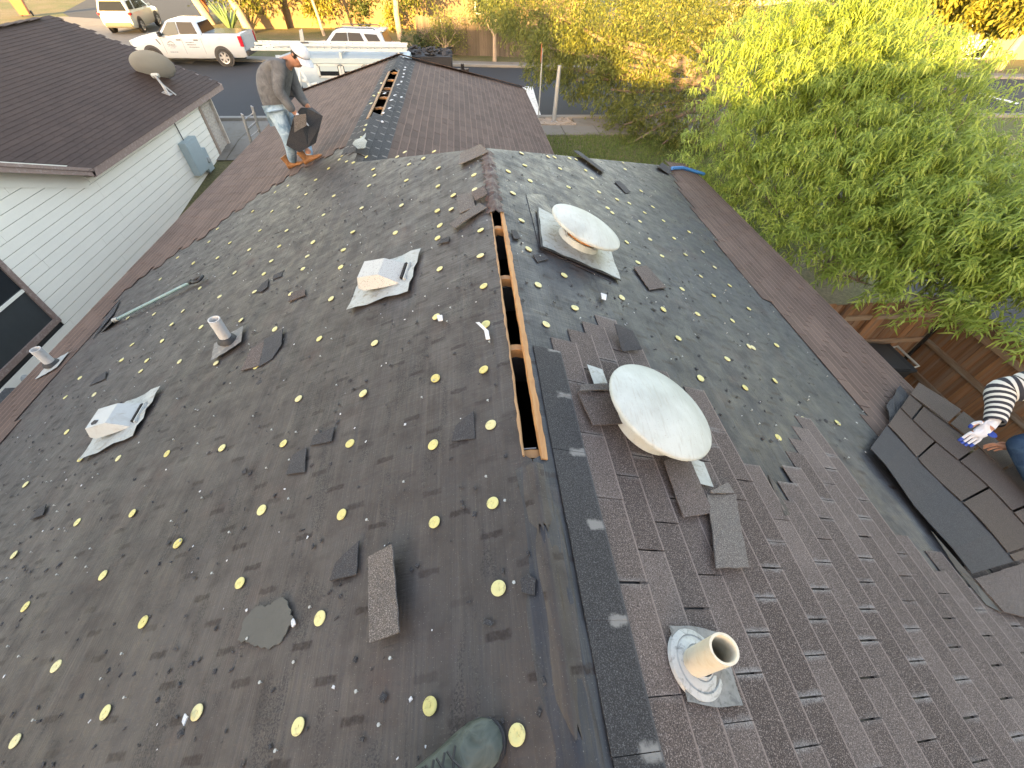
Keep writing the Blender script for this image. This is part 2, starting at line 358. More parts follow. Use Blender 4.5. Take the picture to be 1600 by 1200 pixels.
def stripes():
    m, n, l, b = nt('shirt_striped'); uv = n.new('ShaderNodeUVMap'); sx = n.new('ShaderNodeSeparateXYZ'); l.new(uv.outputs[0], sx.inputs[0])
    fr = math_(n, l, 'FRACT', math_(n, l, 'MULTIPLY', sx.outputs[1], 1/0.050))
    c = ramp(n, l, fr, [(0.0, (0.02, 0.02, 0.025)), (0.46, (0.02, 0.02, 0.025)), (0.54, (0.50, 0.48, 0.42)), (0.94, (0.50, 0.48, 0.42)), (1.0, (0.02, 0.02, 0.025))])
    l.new(c, b.inputs['Base Color']); b.inputs['Roughness'].default_value = 0.9
stripes()
simple('tool_teal', (0.13, 0.22, 0.22), 0.4, 0.1, var=0.2, scale=10, dirt=(0.3, 0.3, 0.28), dirt_amt=0.6)
simple('steel_dark', (0.035, 0.032, 0.03), 0.5, 0.5, var=0.3)
simple('strap_blue', (0.02, 0.16, 0.42), 0.5)
simple('bin_black', (0.016, 0.018, 0.020), 0.5); simple('bin_terracotta', (0.33, 0.11, 0.05), 0.6)
simple('paper', (0.46, 0.47, 0.48), 0.6); simple('agave_leaf', (0.10, 0.17, 0.08), 0.5)
simple('van_blue', (0.28, 0.35, 0.39), 0.4, var=0.08); simple('rubble', (0.016, 0.016, 0.018), 0.8, var=0.5)

# ------------------------------------------------------------------ mesh helpers
class MB:
    def __init__(s): s.v = []; s.f = []
    def add(s, verts, faces):
        o = len(s.v); s.v += [tuple(map(float, p)) for p in verts]; s.f += [tuple(i+o for i in f) for f in faces]; return s
    def box(s, c, size, rot=None):
        hx, hy, hz = (q/2 for q in size)
        P = [Vector((x, y, z)) for z in (-hz, hz) for x, y in ((-hx, -hy), (hx, -hy), (hx, hy), (-hx, hy))]
        if rot is not None: P = [rot @ p for p in P]
        c = Vector(c)
        return s.add([p+c for p in P], [(3, 2, 1, 0), (4, 5, 6, 7), (0, 1, 5, 4), (1, 2, 6, 5), (2, 3, 7, 6), (3, 0, 4, 7)])
    def beam(s, a, b, w, h, up=(0, 0, 1)):
        a, b = Vector(a), Vector(b); d = (b-a); L = d.length; d.normalize()
        x = d.cross(Vector(up)); x.normalize(); z = x.cross(d)
        rot = Matrix((x, d, z)).transposed()
        return s.box((a+b)/2, (w, L, h), rot)
    def prism(s, poly, off):
        """closed outline poly (3d points) pushed along the vector off"""
        n = len(poly); off = np.array(off, float)
        top = [np.array(p, float)+off for p in poly]
        return s.add(list(poly)+top, [tuple(reversed(range(n))), tuple(range(n, 2*n))] + [(i, (i+1) % n, n+(i+1) % n, n+i) for i in range(n)])
    def tube(s, pts, rad, n=10, caps=True):
        pts = [Vector(p) for p in pts]; rad = rad if hasattr(rad, '__len__') else [rad]*len(pts)
        V = []; F = []; x = None
        for i, p in enumerate(pts):
            d = (pts[min(i+1, len(pts)-1)] - pts[max(i-1, 0)]).normalized()
            if x is None:
                x = d.orthogonal().normalized()
            x = (x - d*x.dot(d)).normalized(); y = d.cross(x)
            V += [p + (x*math.cos(2*math.pi*k/n) + y*math.sin(2*math.pi*k/n))*rad[i] for k in range(n)]
        for i in range(len(pts)-1):
            for k in range(n): F.append((i*n+k, i*n+(k+1) % n, (i+1)*n+(k+1) % n, (i+1)*n+k))
        if caps: F += [tuple(reversed(range(n))), tuple(range((len(pts)-1)*n, len(pts)*n))]
        return s.add(V, F)
    def lathe(s, prof, n=32, c=(0, 0, 0), rot=None, close=False):
        V = []; F = []
        for r, z in prof:
            for k in range(n):
                p = Vector((r*math.cos(2*math.pi*k/n), r*math.sin(2*math.pi*k/n), z))
                V.append((rot @ p if rot is not None else p) + Vector(c))
        for i in range(len(prof)-1):
            for k in range(n): F.append((i*n+k, i*n+(k+1) % n, (i+1)*n+(k+1) % n, (i+1)*n+k))
        if prof[0][0] > 1e-6 and close: F.append(tuple(reversed(range(n))))
        if prof[-1][0] > 1e-6 and close: F.append(tuple(range((len(prof)-1)*n, len(prof)*n)))
        return s.add(V, F)
    def loft(s, rings, caps=True, closed=True):
        n = len(rings[0]); V = [p for r in rings for p in r]; F = []
        for i in range(len(rings)-1):
            for k in range(n if closed else n-1): F.append((i*n+k, i*n+(k+1) % n, (i+1)*n+(k+1) % n, (i+1)*n+k))
        if caps: F += [tuple(reversed(range(n))), tuple(range((len(rings)-1)*n, len(rings)*n))]
        return s.add(V, F)
    def build(s, name, mat, parent=None, smooth=False, bevel=0.0, fix=True):
        me = bpy.data.meshes.new(name); me.from_pydata(s.v, [], s.f); me.update()
        return finish(name, me, mat, parent, smooth, bevel, fix)
import bmesh
def finish(name, me, mat, parent=None, smooth=False, bevel=0.0, fix=True):
    if fix or bevel:
        bm = bmesh.new(); bm.from_mesh(me)
        if fix: bmesh.ops.recalc_face_normals(bm, faces=bm.faces)
        if bevel: bmesh.ops.bevel(bm, geom=[e for e in bm.edges if len(e.link_faces) == 2 and e.calc_face_angle(0) > 0.5], offset=bevel, segments=2, affect='EDGES', clamp_overlap=True)
        bm.to_mesh(me); bm.free()
    if mat: me.materials.append(MATS[mat])
    if smooth:
        me.shade_smooth()
        if smooth != 'full':
            try: me.set_sharp_from_angle(angle=R(40))
            except Exception: pass
    o = bpy.data.objects.new(name, me); COL.objects.link(o)
    if parent is not None: adopt(o, parent)
    return o
def adopt(o, parent):
    o.parent = parent
    w = Matrix.Translation(parent.location) if parent.parent is None else Matrix.Identity(4)
    o.matrix_parent_inverse = w.inverted() if parent.type == 'EMPTY' else Matrix.Identity(4)
    return o
def tag(o, label=None, cat=None, group=None, kind=None):
    if label: o['label'] = label
    if cat: o['category'] = cat
    if group: o['group'] = group
    if kind: o['kind'] = kind
    return o
def thing(name, loc, label, cat, group=None):
    o = bpy.data.objects.new(name, None); COL.objects.link(o); o.location = tuple(map(float, loc))
    o.empty_display_size = 0.2
    return tag(o, label, cat, group)
def struct(o): o['kind'] = 'structure'; return o
def copy_tree(o, parent=None):
    c = o.copy(); COL.objects.link(c)
    if parent is not None: c.parent = parent
    for ch in [x for x in bpy.data.objects if x.parent == o]: copy_tree(ch, c)
    return c
def np_mesh(name, V, Fq, mat, parent=None, smooth=False, uv=None):
    """V (n,3), Fq (m,k) all faces with k corners; uv per vertex"""
    V = np.asarray(V, np.float32); Fq = np.asarray(Fq, np.int32); m, k = Fq.shape
    me = bpy.data.meshes.new(name)
    me.vertices.add(len(V)); me.vertices.foreach_set('co', V.ravel())
    me.loops.add(m*k); me.loops.foreach_set('vertex_index', Fq.ravel())
    me.polygons.add(m); me.polygons.foreach_set('loop_start', np.arange(0, m*k, k, dtype=np.int32))
    me.polygons.foreach_set('loop_total', np.full(m, k, np.int32))
    me.polygons.foreach_set('use_smooth', np.full(m, bool(smooth)))
    if uv is not None:
        l = me.uv_layers.new(name='UVMap'); l.data.foreach_set('uv', np.asarray(uv, np.float32)[Fq.ravel()].ravel())
    me.update(calc_edges=True); me.validate()
    if mat: me.materials.append(MATS[mat])
    o = bpy.data.objects.new(name, me); COL.objects.link(o)
    if parent is not None: adopt(o, parent)
    return o
# smooth value noise for meshes
_perm = nrg.random((64, 64))
def vnoise(x, y):
    x = np.asarray(x, float); y = np.asarray(y, float)
    xi = np.floor(x).astype(int); yi = np.floor(y).astype(int); fx = x-xi; fy = y-yi
    fx = fx*fx*(3-2*fx); fy = fy*fy*(3-2*fy)
    g = lambda a, b: _perm[a % 64, b % 64]
    return (g(xi, yi)*(1-fx)+g(xi+1, yi)*fx)*(1-fy)+(g(xi, yi+1)*(1-fx)+g(xi+1, yi+1)*fx)*fy
def inside(poly, x, y):
    c = False; j = len(poly)-1
    for i in range(len(poly)):
        (xi, yi), (xj, yj) = poly[i], poly[j]
        if (yi > y) != (yj > y) and x < (xj-xi)*(y-yi)/(yj-yi)+xi: c = not c
        j = i
    return c

# ------------------------------------------------------------------ the ground, the streets
YB = [-60, 11, 17, 90]
def ground_sheet(name, poly_x, ys, z_off, mat):
    """strip between x0 and x1 following the fall of the ground"""
    x0, x1 = poly_x
    yy = sorted(set([ys[0], ys[1]] + [y for y in (11, 17) if ys[0] < y < ys[1]]))
    V = []; F = []
    for y in yy: V += [(x0, y, gz(y)+z_off), (x1, y, gz(y)+z_off)]
    for i in range(len(yy)-1): F.append((2*i, 2*i+1, 2*i+3, 2*i+2))
    return struct(MB().add(V, F).build(name, mat))
ground_sheet('ground', (-400, 400), (-400, 700), 0.0, 'ground_grass')
NC = 19.45                          # near kerb of the front street
a_ = at_z(430, 98, SZ); b_ = at_z(850, 107.5, SZ)
far_m = (b_[1]-a_[1])/(b_[0]-a_[0])
def far_y(x): return a_[1] + far_m*(x-a_[0])
def flat(name, pts, z, mat, kind='structure'):
    o = MB().add([(p[0], p[1], z) for p in pts], [tuple(range(len(pts)))]).build(name, mat)
    o['kind'] = kind; return o
flat('street', [(-70, NC), (70, NC), (70, far_y(70)), (-70, far_y(-70))], SZ+0.006, 'asphalt')
ground_sheet('side_street', (10.6, 20.5), (-60, NC-0.002), 0.009, 'asphalt')
cs = [at_z(u, v, SZ) for u, v in ((98, 20), (150, -8), (420, -14), (290, 34), (215, 64), (140, 46))]
flat('branch_street', cs, SZ+0.010, 'asphalt')
# stop bar and a lane mark, painted
sb = [at_z(u, v, SZ+0.012) for u, v in ((816, 135), (832, 135), (847, 186.5), (834, 186.5))]
flat('stop_bar', sb, SZ+0.012, 'road_paint')
lm = [at_z(u, v, SZ+0.012) for u, v in ((1526, 146), (1532, 145), (1593, 161), (1588, 163))]
flat('lane_mark', lm, SZ+0.012, 'road_paint')
def kerb(name, a, b, w=0.28, h=0.12):
    m = MB(); m.beam((a[0], a[1], SZ+h/2), (b[0], b[1], SZ+h/2), w, h)
    return struct(m.build(name, 'kerb', bevel=0.02))
kerb('kerb', (-70, NC-0.14), (10.3, NC-0.14)); kerb('kerb', (21, NC-0.14), (70, NC-0.14))
kerb('kerb', (-70, far_y(-70)+0.14), (70, far_y(70)+0.14))
# pavement slabs in front of the house, drive to the left
for i in range(7):
    x0 = 0.9 + i*1.35
    struct(MB().box((x0+0.66, 17.68, SZ+0.03), (1.33, 1.12, 0.08)).build('pavement', 'concrete', bevel=0.008))
for x0, x1 in ((4.25, 6.1), (6.12, 8.0), (8.02, 9.9)):
    struct(MB().box(((x0+x1)/2, 18.78, SZ+0.025), (x1-x0, 1.02, 0.08)).build('pavement', 'concrete', bevel=0.008))
for x0, x1 in ((-10.9, -8.2), (-8.18, -5.5), (-5.48, -2.8)):
    m = MB(); y0, y1 = 15.5, NC-0.30
    V = [(x0, y0, gz(y0)+0.03), (x1, y0, gz(y0)+0.03), (x1, 17, SZ+0.03), (x0, 17, SZ+0.03), (x1, y1, SZ+0.03), (x0, y1, SZ+0.03)]
    m.add(V, [(0, 1, 2, 3), (3, 2, 4, 5)]); struct(m.build('driveway', 'concrete'))
dv = [at_z(u, v, SZ) for u, v in ((100, 26), (160, 30), (330, 78), (300, 100), (200, 90), (60, 30))]
flat('driveway', dv, SZ+0.014, 'concrete')
bare = [at_z(u, v, SZ) for u, v in ((370, 62), (640, 66), (760, 40), (760, 8), (520, -2), (380, 4))]
flat('far_path', [(-40, far_y(-40)+0.30), (60, far_y(60)+0.30), (60, far_y(60)+1.5), (-40, far_y(-40)+1.5)], SZ+0.02, 'concrete')

# ------------------------------------------------------------------ the house being re-roofed
XE, XR, YN = 5.45, 4.45, -5.0      # eaves left and right, near end
YH = 4.19                           # far end of the main ridge
YW, YV = 12.6, 5.84
WW = 3.48                           # half width of the wing right of its ridge   # the wing ridge runs from YV to YW
S0, S1 = 0.856, 2.90                # ventilation slot in the ridge
WS0 = float(at_z(583, 180, WZ)[1]); WS1 = float(at_z(612, 108, WZ)[1])
house = thing('house', (0, 2, GZ), 'house with its brown shingle roof half stripped to grey felt', 'house')

def felt_grid(name, F, y0, y1, s_start, s_end, ds, dy, amp, mat='felt', seed=0, fade=9.0):
    ys = np.arange(y0, y1+dy*0.5, dy); ns = 2+int(max(s_end(y)-s_start(y) for y in ys)/ds)
    V = np.zeros((len(ys), ns, 3)); UV = np.zeros((len(ys), ns, 2))
    for j, y in enumerate(ys):
        a, b = s_start(y), s_end(y)
        s = np.linspace(a, max(b, a+0.001), ns)
        # wrinkles run mostly up and down the slope, the sheet laps show along it
        h = (vnoise(s*1.1+seed, np.full(ns, y*6.0))-0.5)*0.9 + (vnoise(s*4+9, np.full(ns, y*14.0))-0.5)*0.45
        h += (vnoise(s*9+3, np.full(ns, y*3.0))-0.5)*0.55 + (vnoise(s*2.5, np.full(ns, y*2.0+seed))-0.5)*0.5
        h += (vnoise(s*26+3, np.full(ns, y*5.0))-0.5)*0.25
        h = h*amp
        lap = ((s+0.18) % 0.92)/0.92
        h = h + 0.004*(1-lap) + 0.006
        edge = np.clip((s-a)/0.06, 0, 1); h = h*edge + 0.004*(1-edge)
        for i in range(ns): V[j, i] = F(s[i], y, h[i])
        UV[j, :, 0] = s; UV[j, :, 1] = y
    ny = len(ys); idx = np.arange(ny*ns).reshape(ny, ns)
    q = np.stack([idx[:-1, :-1], idx[:-1, 1:], idx[1:, 1:], idx[1:, :-1]], -1).reshape(-1, 4)
    return np_mesh(name, V.reshape(-1, 3), q, mat, house, True, UV.reshape(-1, 2))
def left_start(y):
    if S0 < y < S1: return 0.030/CA
    if y <= YH: return 0.0
    if y <= YV: return (y-YH)/CA
    if WS0 < y < WS1: return (-WX+0.085)/CA
    if y <= YW: return -WX/CA
    return (-WX + (y-YW)*0.975)/CA
def left_end(y): return XE/CA
felt_left = felt_grid('felt_underlayment', FL, YN, 4.6, left_start, left_end, 0.035, 0.032, 0.0085, seed=1)
felt_left2 = felt_grid('felt_underlayment', FL, 4.6, 16.4, left_start, left_end, 0.08, 0.05, 0.006, seed=1)
def right_start(y):
    if S0-0.02 < y < S1: return 0.046/CA
    if y <= YH: return 0.0
    return (y-YH)/CA
felt_right = felt_grid('felt_underlayment', FR, YN, 4.6, right_start, lambda y: XR/CA, 0.035, 0.032, 0.0045, 'felt_blue', 31)
felt_right2 = felt_grid('felt_underlayment', FR, 4.6, YH+XR-0.01, right_start, lambda y: XR/CA, 0.06, 0.05, 0.0035, 'felt_blue', 31)
def wing_start(y):
    if WS0 < y < WS1: return 0.085/CA
    if y < YV: return 0.0
    if y <= YW: return 0.0
    return (y-YW)*0.885/CA
felt_wing = felt_grid('felt_underlayment', FWR, YV, 16.4, wing_start, lambda y: min(WW, max(0.02, (y-YV)+0.3))/CA, 0.12, 0.10, 0.004, seed=51)
for o, t in ((felt_left, 'brown grey felt left of the ridge, dotted with caps'), (felt_right, 'blue grey felt right of the ridge')): o['label'] = t
# hip facet facing the street, far hip of the wing, fascia, walls, attic floor
zr = -XR*K
m = MB(); m.add([(0, YH, 0), (XR, YH+XR, zr), (XR-3.3, YH+XR, zr), (WX, YV, WZ)], [(0, 1, 2, 3)])
m.build('hip_slope', 'felt', house)
zwe = WZ-WW*K; XWE = WX+WW
m = MB(); m.add([(WX, YW, WZ), (-XE, YW+3.9, -XE*K), (XWE, YW+3.9, zwe)], [(0, 1, 2)])
m.build('hip_slope', 'shingle_far', house)
def board(pa, pb, h=0.16, t=0.03, z=0.0):
    m = MB(); m.beam((pa[0], pa[1], pa[2]-h/2+z), (pb[0], pb[1], pb[2]-h/2+z), t, h); return m.build('fascia', 'trim_pink', house)
board((-XE+0.0, YN, -XE*K-0.015), (-XE, YW+3.9, -XE*K-0.015)); board((XR, YN, zr-0.015), (XR, YH+XR, zr-0.015))
board((XWE, YV+3.6, zwe-0.015), (XWE, YW+3.9, zwe-0.015)); board((-XE, YW+3.9, -XE*K-0.015), (XWE, YW+3.9, zwe-0.015))
board((XR, YH+XR, zr-0.015), (1.2, YH+XR, zr-0.015))
m = MB()
wl_, wr_ = -XE+0.45, XR-0.45
m.add([(wl_, YN+0.3, GZ), (wr_, YN+0.3, GZ), (wr_, YH+XR-0.4, GZ), (1.40, YH+XR-0.4, GZ), (1.40, YW+3.5, GZ), (wl_, YW+3.5, GZ)] +
      [(wl_, YN+0.3, -2.2), (wr_, YN+0.3, -1.85), (wr_, YH+XR-0.4, -1.85), (1.40, YH+XR-0.4, -1.85), (1.40, YW+3.5, -2.25), (wl_, YW+3.5, -2.25)],
      [(i, (i+1) % 6, 6+(i+1) % 6, 6+i) for i in range(6)])
m.build('wall', 'brick_face', house)
m = MB(); m.add([(-XE, YN, -XE*K-0.02), (0, YN, -0.02), (XR, YN, zr-0.02), (wr_, YN, -2.6), (wl_, YN, -2.6)], [(0, 1, 2, 3, 4)]); m.build('gable_wall', 'siding', house)
m = MB(); m.add([(wl_, YN, -2.4), (wr_, YN, -2.4), (wr_, YH+2.0, -2.4), (0.4, YH+4.0, -2.4), (0.4, 15.0, -2.4), (wl_, 15.0, -2.4)], [(0, 1, 2, 3, 4, 5)]); m.build('attic_floor', 'shade_black', house)
# decking edges and rafters in the slot
def deck_strip(name, F, s_in, s_out, y0, y1, mat):
    m = MB(); n = 60; rngl = random.Random(5+int(s_out*1000)); A = []
    for i in range(n+1):
        y = y0+(y1-y0)*i/n
        si = s_in + 0.001*math.sin(i*0.9) + rngl.uniform(-0.0012, 0.0012); so = s_out + rngl.uniform(-0.004, 0.003) + 0.002*math.sin(i*0.31)
        A.append([F(si, y, 0.0), F(so, y, 0.0), F(so, y, 0.0165), F(si, y, 0.0165)])
    for i in range(n+1):
        pass
    m.loft(A); return m.build(name, mat, house)
deck_strip('decking', FR, 0.031/CA, 0.056/CA, S0-0.03, S1, 'raw_wood')
deck_strip('decking', FL, 0.026/CA, 0.032/CA, S0-0.01, S1, 'old_deck')
for i in range(5):
    y = S0 + 0.006 + i*0.61
    if y > S1+0.05: break
    d = 0.016 if i else 0.022
    pr = [(-0.075, y-d, -0.040), (-0.028, y-d, -0.016), (0.0, y-d, -0.012), (0.028, y-d, -0.016), (0.075, y-d, -0.040), (0.075, y-d, -0.085), (0.0, y-d, -0.062), (-0.075, y-d, -0.085)]
    MB().prism(pr, (0, 0.038, 0)).build('rafter', 'raw_wood', house)
for i in range(3):
    y = S0+0.61*(i+1)-0.005
    MB().box((0, y+0.01, -0.17), (0.15, 0.006, 0.18)).build('hanging_felt', 'felt_fresh', house)
MB().box((-0.01, S0+0.055, -0.055), (0.075, 0.004, 0.03), Matrix.Rotation(R(30), 3, 'X')).build('paper_tag', 'paper', house)
for i in range(6):
    y = WS0 + (WS1-WS0)*i/5.0
    pr = [(WX-0.09, y-0.012, WZ-0.060), (WX, y-0.012, WZ-0.05), (WX+0.09, y-0.012, WZ-0.060), (WX+0.09, y-0.012, WZ-0.085), (WX-0.09, y-0.012, WZ-0.085)]
    MB().prism(pr, (0, 0.038, 0)).build('rafter', 'raw_wood', house)
FLW = lambda s, y, h=0.0: FL(s - WX/CA, y, h)
deck_strip('decking', FLW, 0.080/CA, 0.125/CA, WS0-0.05, WS1+0.05, 'old_deck')
deck_strip('decking', FWR, 0.080/CA, 0.105/CA, WS0-0.05, WS1+0.05, 'old_deck')

# the felt is lapped over the ridge below the slot and torn
def ridge_lap():
    ny = 110; ns = 14; ys = np.linspace(-2.2, S0-0.055, ny); V = []; UV = []
    for j, y in enumerate(ys):
        wl = 0.075 + 0.01*math.sin(y*7); wr = 0.074+0.004*math.sin(y*3.1)+0.02*max(0, (0.3-y))*0.2
        for i in range(ns):
            t = -wl + (wl+wr)*i/(ns-1)
            z = -abs(t)*K + 0.026*math.exp(-(t/0.03)**2)*0.45 + 0.010
            z += 0.006*(vnoise(t*40+5, y*7)-0.5) + 0.004*math.sin(y*13+t*30)*0.5
            if i in (0, ns-1): z -= 0.007
            V.append((t, y, float(z))); UV.append((t, y))
    idx = np.arange(ny*ns).reshape(ny, ns)
    q = np.stack([idx[:-1, :-1], idx[:-1, 1:], idx[1:, 1:], idx[1:, :-1]], -1).reshape(-1, 4)
    o = np_mesh('ridge_felt', np.array(V), q, 'felt_fresh', house, True, np.array(UV)); o['label'] = 'dark felt strip lapped over the ridge'
ridge_lap()
def torn_lap(y0, y1, x0, x1, seed, lift=0.016):
    """a torn tongue of older felt lying over the ridge strip"""
    r = random.Random(seed); ny = 40; ns = 9; V = []; UV = []
    for j in range(ny):
        y = y0 + (y1-y0)*j/(ny-1)
        taper = 1.0 if j > 5 else 0.55+0.09*j
        for i in range(ns):
            t = x0 + (x1-x0)*(i/(ns-1))*1.0
            t = (x0+x1)/2 + (t-(x0+x1)/2)*taper + 0.004*math.sin(y*21+seed)
            yy = y + (0.02*math.sin(i*2.1+seed) if j == 0 else 0)
            z = -abs(t)*K + lift + 0.012*math.exp(-(t/0.03)**2) + 0.005*(float(vnoise(i*0.9+seed, y*9))-0.5)
            V.append((t, yy, z)); UV.append((t, y))
    idx = np.arange(ny*ns).reshape(ny, ns)
    q = np.stack([idx[:-1, :-1], idx[:-1, 1:], idx[1:, 1:], idx[1:, :-1]], -1).reshape(-1, 4)
    return np_mesh('torn_felt', np.array(V), q, 'felt', house, True, np.array(UV))
torn_lap(0.55, 0.80, -0.045, 0.035, 3); torn_lap(0.02, 0.56, -0.03, 0.06, 8, 0.012)
# brown torn felt and splintered wood over the far end of the ridge
def far_ridge():
    ny = 44; ns = 9; V = []; UV = []
    for j in range(ny):
        y = S1-0.02 + (YH-S1)*j/(ny-1)*0.93
        for i in range(ns):
            t = (-0.055+0.11*i/(ns-1))*(1+0.3*math.sin(j*1.7))
            z = -abs(t)*K+0.022+0.02*(float(vnoise(i*0.8, j*0.9))-0.4); V.append((t, y, z)); UV.append((t, y))
    idx = np.arange(ny*ns).reshape(ny, ns)
    q = np.stack([idx[:-1, :-1], idx[:-1, 1:], idx[1:, 1:], idx[1:, :-1]], -1).reshape(-1, 4)
    o = np_mesh('torn_felt', np.array(V), q, None, house, True, np.array(UV)); o.data.materials.append(MATS['felt_brown'])
felt_mat('felt_brown', (0.050, 0.030, 0.025), (0.075, 0.045, 0.036), stains=False, rough=0.6)
far_ridge()

# ------------------------------------------------------------------ shingles
EXP, TABW, STEP, TH = 0.123, 0.305, 0.115, 0.004
TAB_V = np.array([(0, 0, 0), (1, 0, 0), (1, 1, 0), (0, 1, 0), (0, 0, 1), (1, 0, 1), (1, 1, 1), (0, 1, 1)], float)
TAB_F = np.array([(3, 2, 1, 0), (4, 5, 6, 7), (0, 1, 5, 4), (1, 2, 6, 5), (2, 3, 7, 6), (3, 0, 4, 7)])
TAB_UV = TAB_V[:, :2]
def tab_mesh(name, mat, L, W, T):
    V = TAB_V*np.array([L, W, T])
    me_o = np_mesh(name, V, TAB_F, mat, None, False, TAB_UV); me = me_o.data; bpy.data.objects.remove(me_o); return me
SH_MESH = {k: tab_mesh('shingle', k, EXP+0.03, TABW-(0.0008 if k == 'shingle_ridge' else 0.006), TH) for k in ('shingle', 'shingle_ridge', 'shingle_far', 'shingle_edge')}
def tab_places(F, polys, s_max, y0, y1, seed=0, yo=0.0, keep=None):
    """all tab places whose middle lies in one of the outlines; each = 4x4 matrix"""
    r = random.Random(seed); out = []
    for i in range(int(s_max/EXP)+1):
        off = (i*STEP + yo) % TABW
        y = y0 - TABW + off
        while y < y1:
            sc_, yc = (i+0.5)*EXP, y+TABW/2
            if any(inside(p, sc_, yc) for p in polys) and (keep is None or keep(i, yc)):
                d = (F(1, 0)-F(0, 0)); n = F(0, 0, 1)-F(0, 0, 0)
                tilt = 0.0050/EXP + r.uniform(-0.004, 0.006)
                ax = d + n*tilt; ax /= np.linalg.norm(ax)
                yv = np.array([0, 1.0, 0]) + d*r.uniform(-0.006, 0.006); yv /= np.linalg.norm(yv)
                zx = np.cross(ax, yv); zx = zx if zx.dot(n) > 0 else -zx
                o = F(i*EXP-0.03+r.uniform(-0.003, 0.003), y+0.003+r.uniform(-0.002, 0.002), 0.010+r.uniform(0, 0.0015))
                out.append((o, ax, yv, zx, i))
            y += TABW
    return out
def place_tabs(name, places, mat, parent, limit=0, label=None, dark=lambda p: False):
    """the nearest `limit` as objects of their own, the rest joined"""
    places = sorted(places, key=lambda p: np.linalg.norm(p[0]-CAM))
    for p in places[:limit]:
        o, ax, yv, zx, i = p
        ob = bpy.data.objects.new('shingle', SH_MESH['shingle_ridge' if dark(p) else mat]); COL.objects.link(ob)
        adopt(ob, parent)
        ob.matrix_basis = Matrix(((ax[0], yv[0], zx[0], o[0]), (ax[1], yv[1], zx[1], o[1]), (ax[2], yv[2], zx[2], o[2]), (0, 0, 0, 1)))
    for dk in (False, True):
        rest = [p for p in places[limit:] if bool(dark(p)) == dk]
        if not rest: continue
        V = np.concatenate([p[0] + (TAB_V*np.array([EXP+0.03, TABW-0.006, TH]))@np.array([p[1], p[2], p[3]]) for p in rest])
        Fq = np.concatenate([TAB_F+8*i for i in range(len(rest))])
        ob = np_mesh('shingle_field', V, Fq, 'shingle_ridge' if dk else mat, parent, False, np.tile(TAB_UV, (len(rest), 1)))
        ob['kind'] = 'stuff'
        if label: ob['label'] = label
    return places
def R2(pts, side): return [side[1](side[0](u, v)) for u, v in pts]
RT = (at_right, sr); LT = (at_left, sl)
near_px = [(843, 548), (868, 524), (893, 510), (958, 515), (985, 548), (1060, 600), (1112, 640), (1172, 742), (1230, 806), (1243, 700), (1272, 672), (1330, 745), (1398, 838), (1470, 900)]
near_poly = R2(near_px, RT) + [(XR/CA+0.02, 1.05), (XR/CA+0.02, -3.2), (0.10, -3.2), (0.10, 1.6)]
hole = R2([(955, 555), (1120, 555), (1135, 735), (960, 735)], RT)
near_places = tab_places(FR, [near_poly], XR/CA, -3.2, 4.0, seed=2)
near_places = [p for p in near_places if p[0][1] < 2.6]
dark_rows = lambda p: p[4] <= 1
place_tabs('shingle', near_places, 'shingle', house, 300, 'brown three tab shingles still lying on the right slope', dark_rows)
eave_px = [(1043, 258), (1060, 285), (1070, 310), (1093, 340), (1123, 383), (1163, 433), (1210, 483), (1262, 545), (1310, 599), (1360, 658), (1376, 690)]
eave_poly = R2(eave_px, RT) + [(XR/CA+0.03, 1.9), (XR/CA+0.03, YH+XR), (XR/CA-0.3, YH+XR)]
ep = [p for p in tab_places(FR, [eave_poly], XR/CA+0.02, 1.0, YH+XR, seed=4)]
place_tabs('shingle', ep, 'shingle_far', house, 0, 'brown shingle courses left along the right eave')
lb_px = [(537, 230), (447, 280), (350, 343), (327, 363), (227, 430), (187, 463), (140, 530), (50, 630), (0, 693)]
lb = R2(lb_px, LT)
left_poly = [(-WX/CA+0.02, YV+0.05)] + lb + [(lb[-1][0]+0.05, -4), (XE/CA+0.03, -4), (XE/CA+0.03, YW+3.9), (-WX/CA+0.05, YW)]
lpl = tab_places(FL, [left_poly], XE/CA+0.02, -4, YW+3.9, seed=6, keep=lambda i, y: (i+0.2)*EXP > left_start(y))
place_tabs('shingle', lpl, 'shingle_far', house, 0, 'brown shingles along the left eave and the wing', lambda p: p[4]*EXP < -WX/CA+0.27 and p[0][1] > YV)
wr_poly = [(0.0, YV+0.1), (0.0, YW), (WW/CA, YW+3.75), ((WW+0.02)/CA, YV+3.5)]
wpl = tab_places(FWR, [wr_poly], (WW+0.02)/CA, YV, YW+3.9, seed=8, keep=lambda i, y: (i+0.1)*EXP > wing_start(y))
place_tabs('shingle', wpl, 'shingle_far', house, 0, 'brown shingle courses on the far wing right of its ridge', lambda p: p[4] <= 2)
# ridge and hip caps along the far hips of the wing
for a, b, n in (((WX, YW, WZ), (XWE, YW+3.9, zwe), 30), ((WX, YW, WZ), (-XE, YW+3.9, -XE*K), 30)):
    a, b = Vector(a), Vector(b)
    m = MB()
    for i in range(n):
        p = a.lerp(b, i/n); q = a.lerp(b, (i+1.25)/n); p.z += 0.045; q.z += 0.03
        m.beam(p, q, 0.26, 0.008)
    o = m.build('hip_cap', 'shingle_far', house)

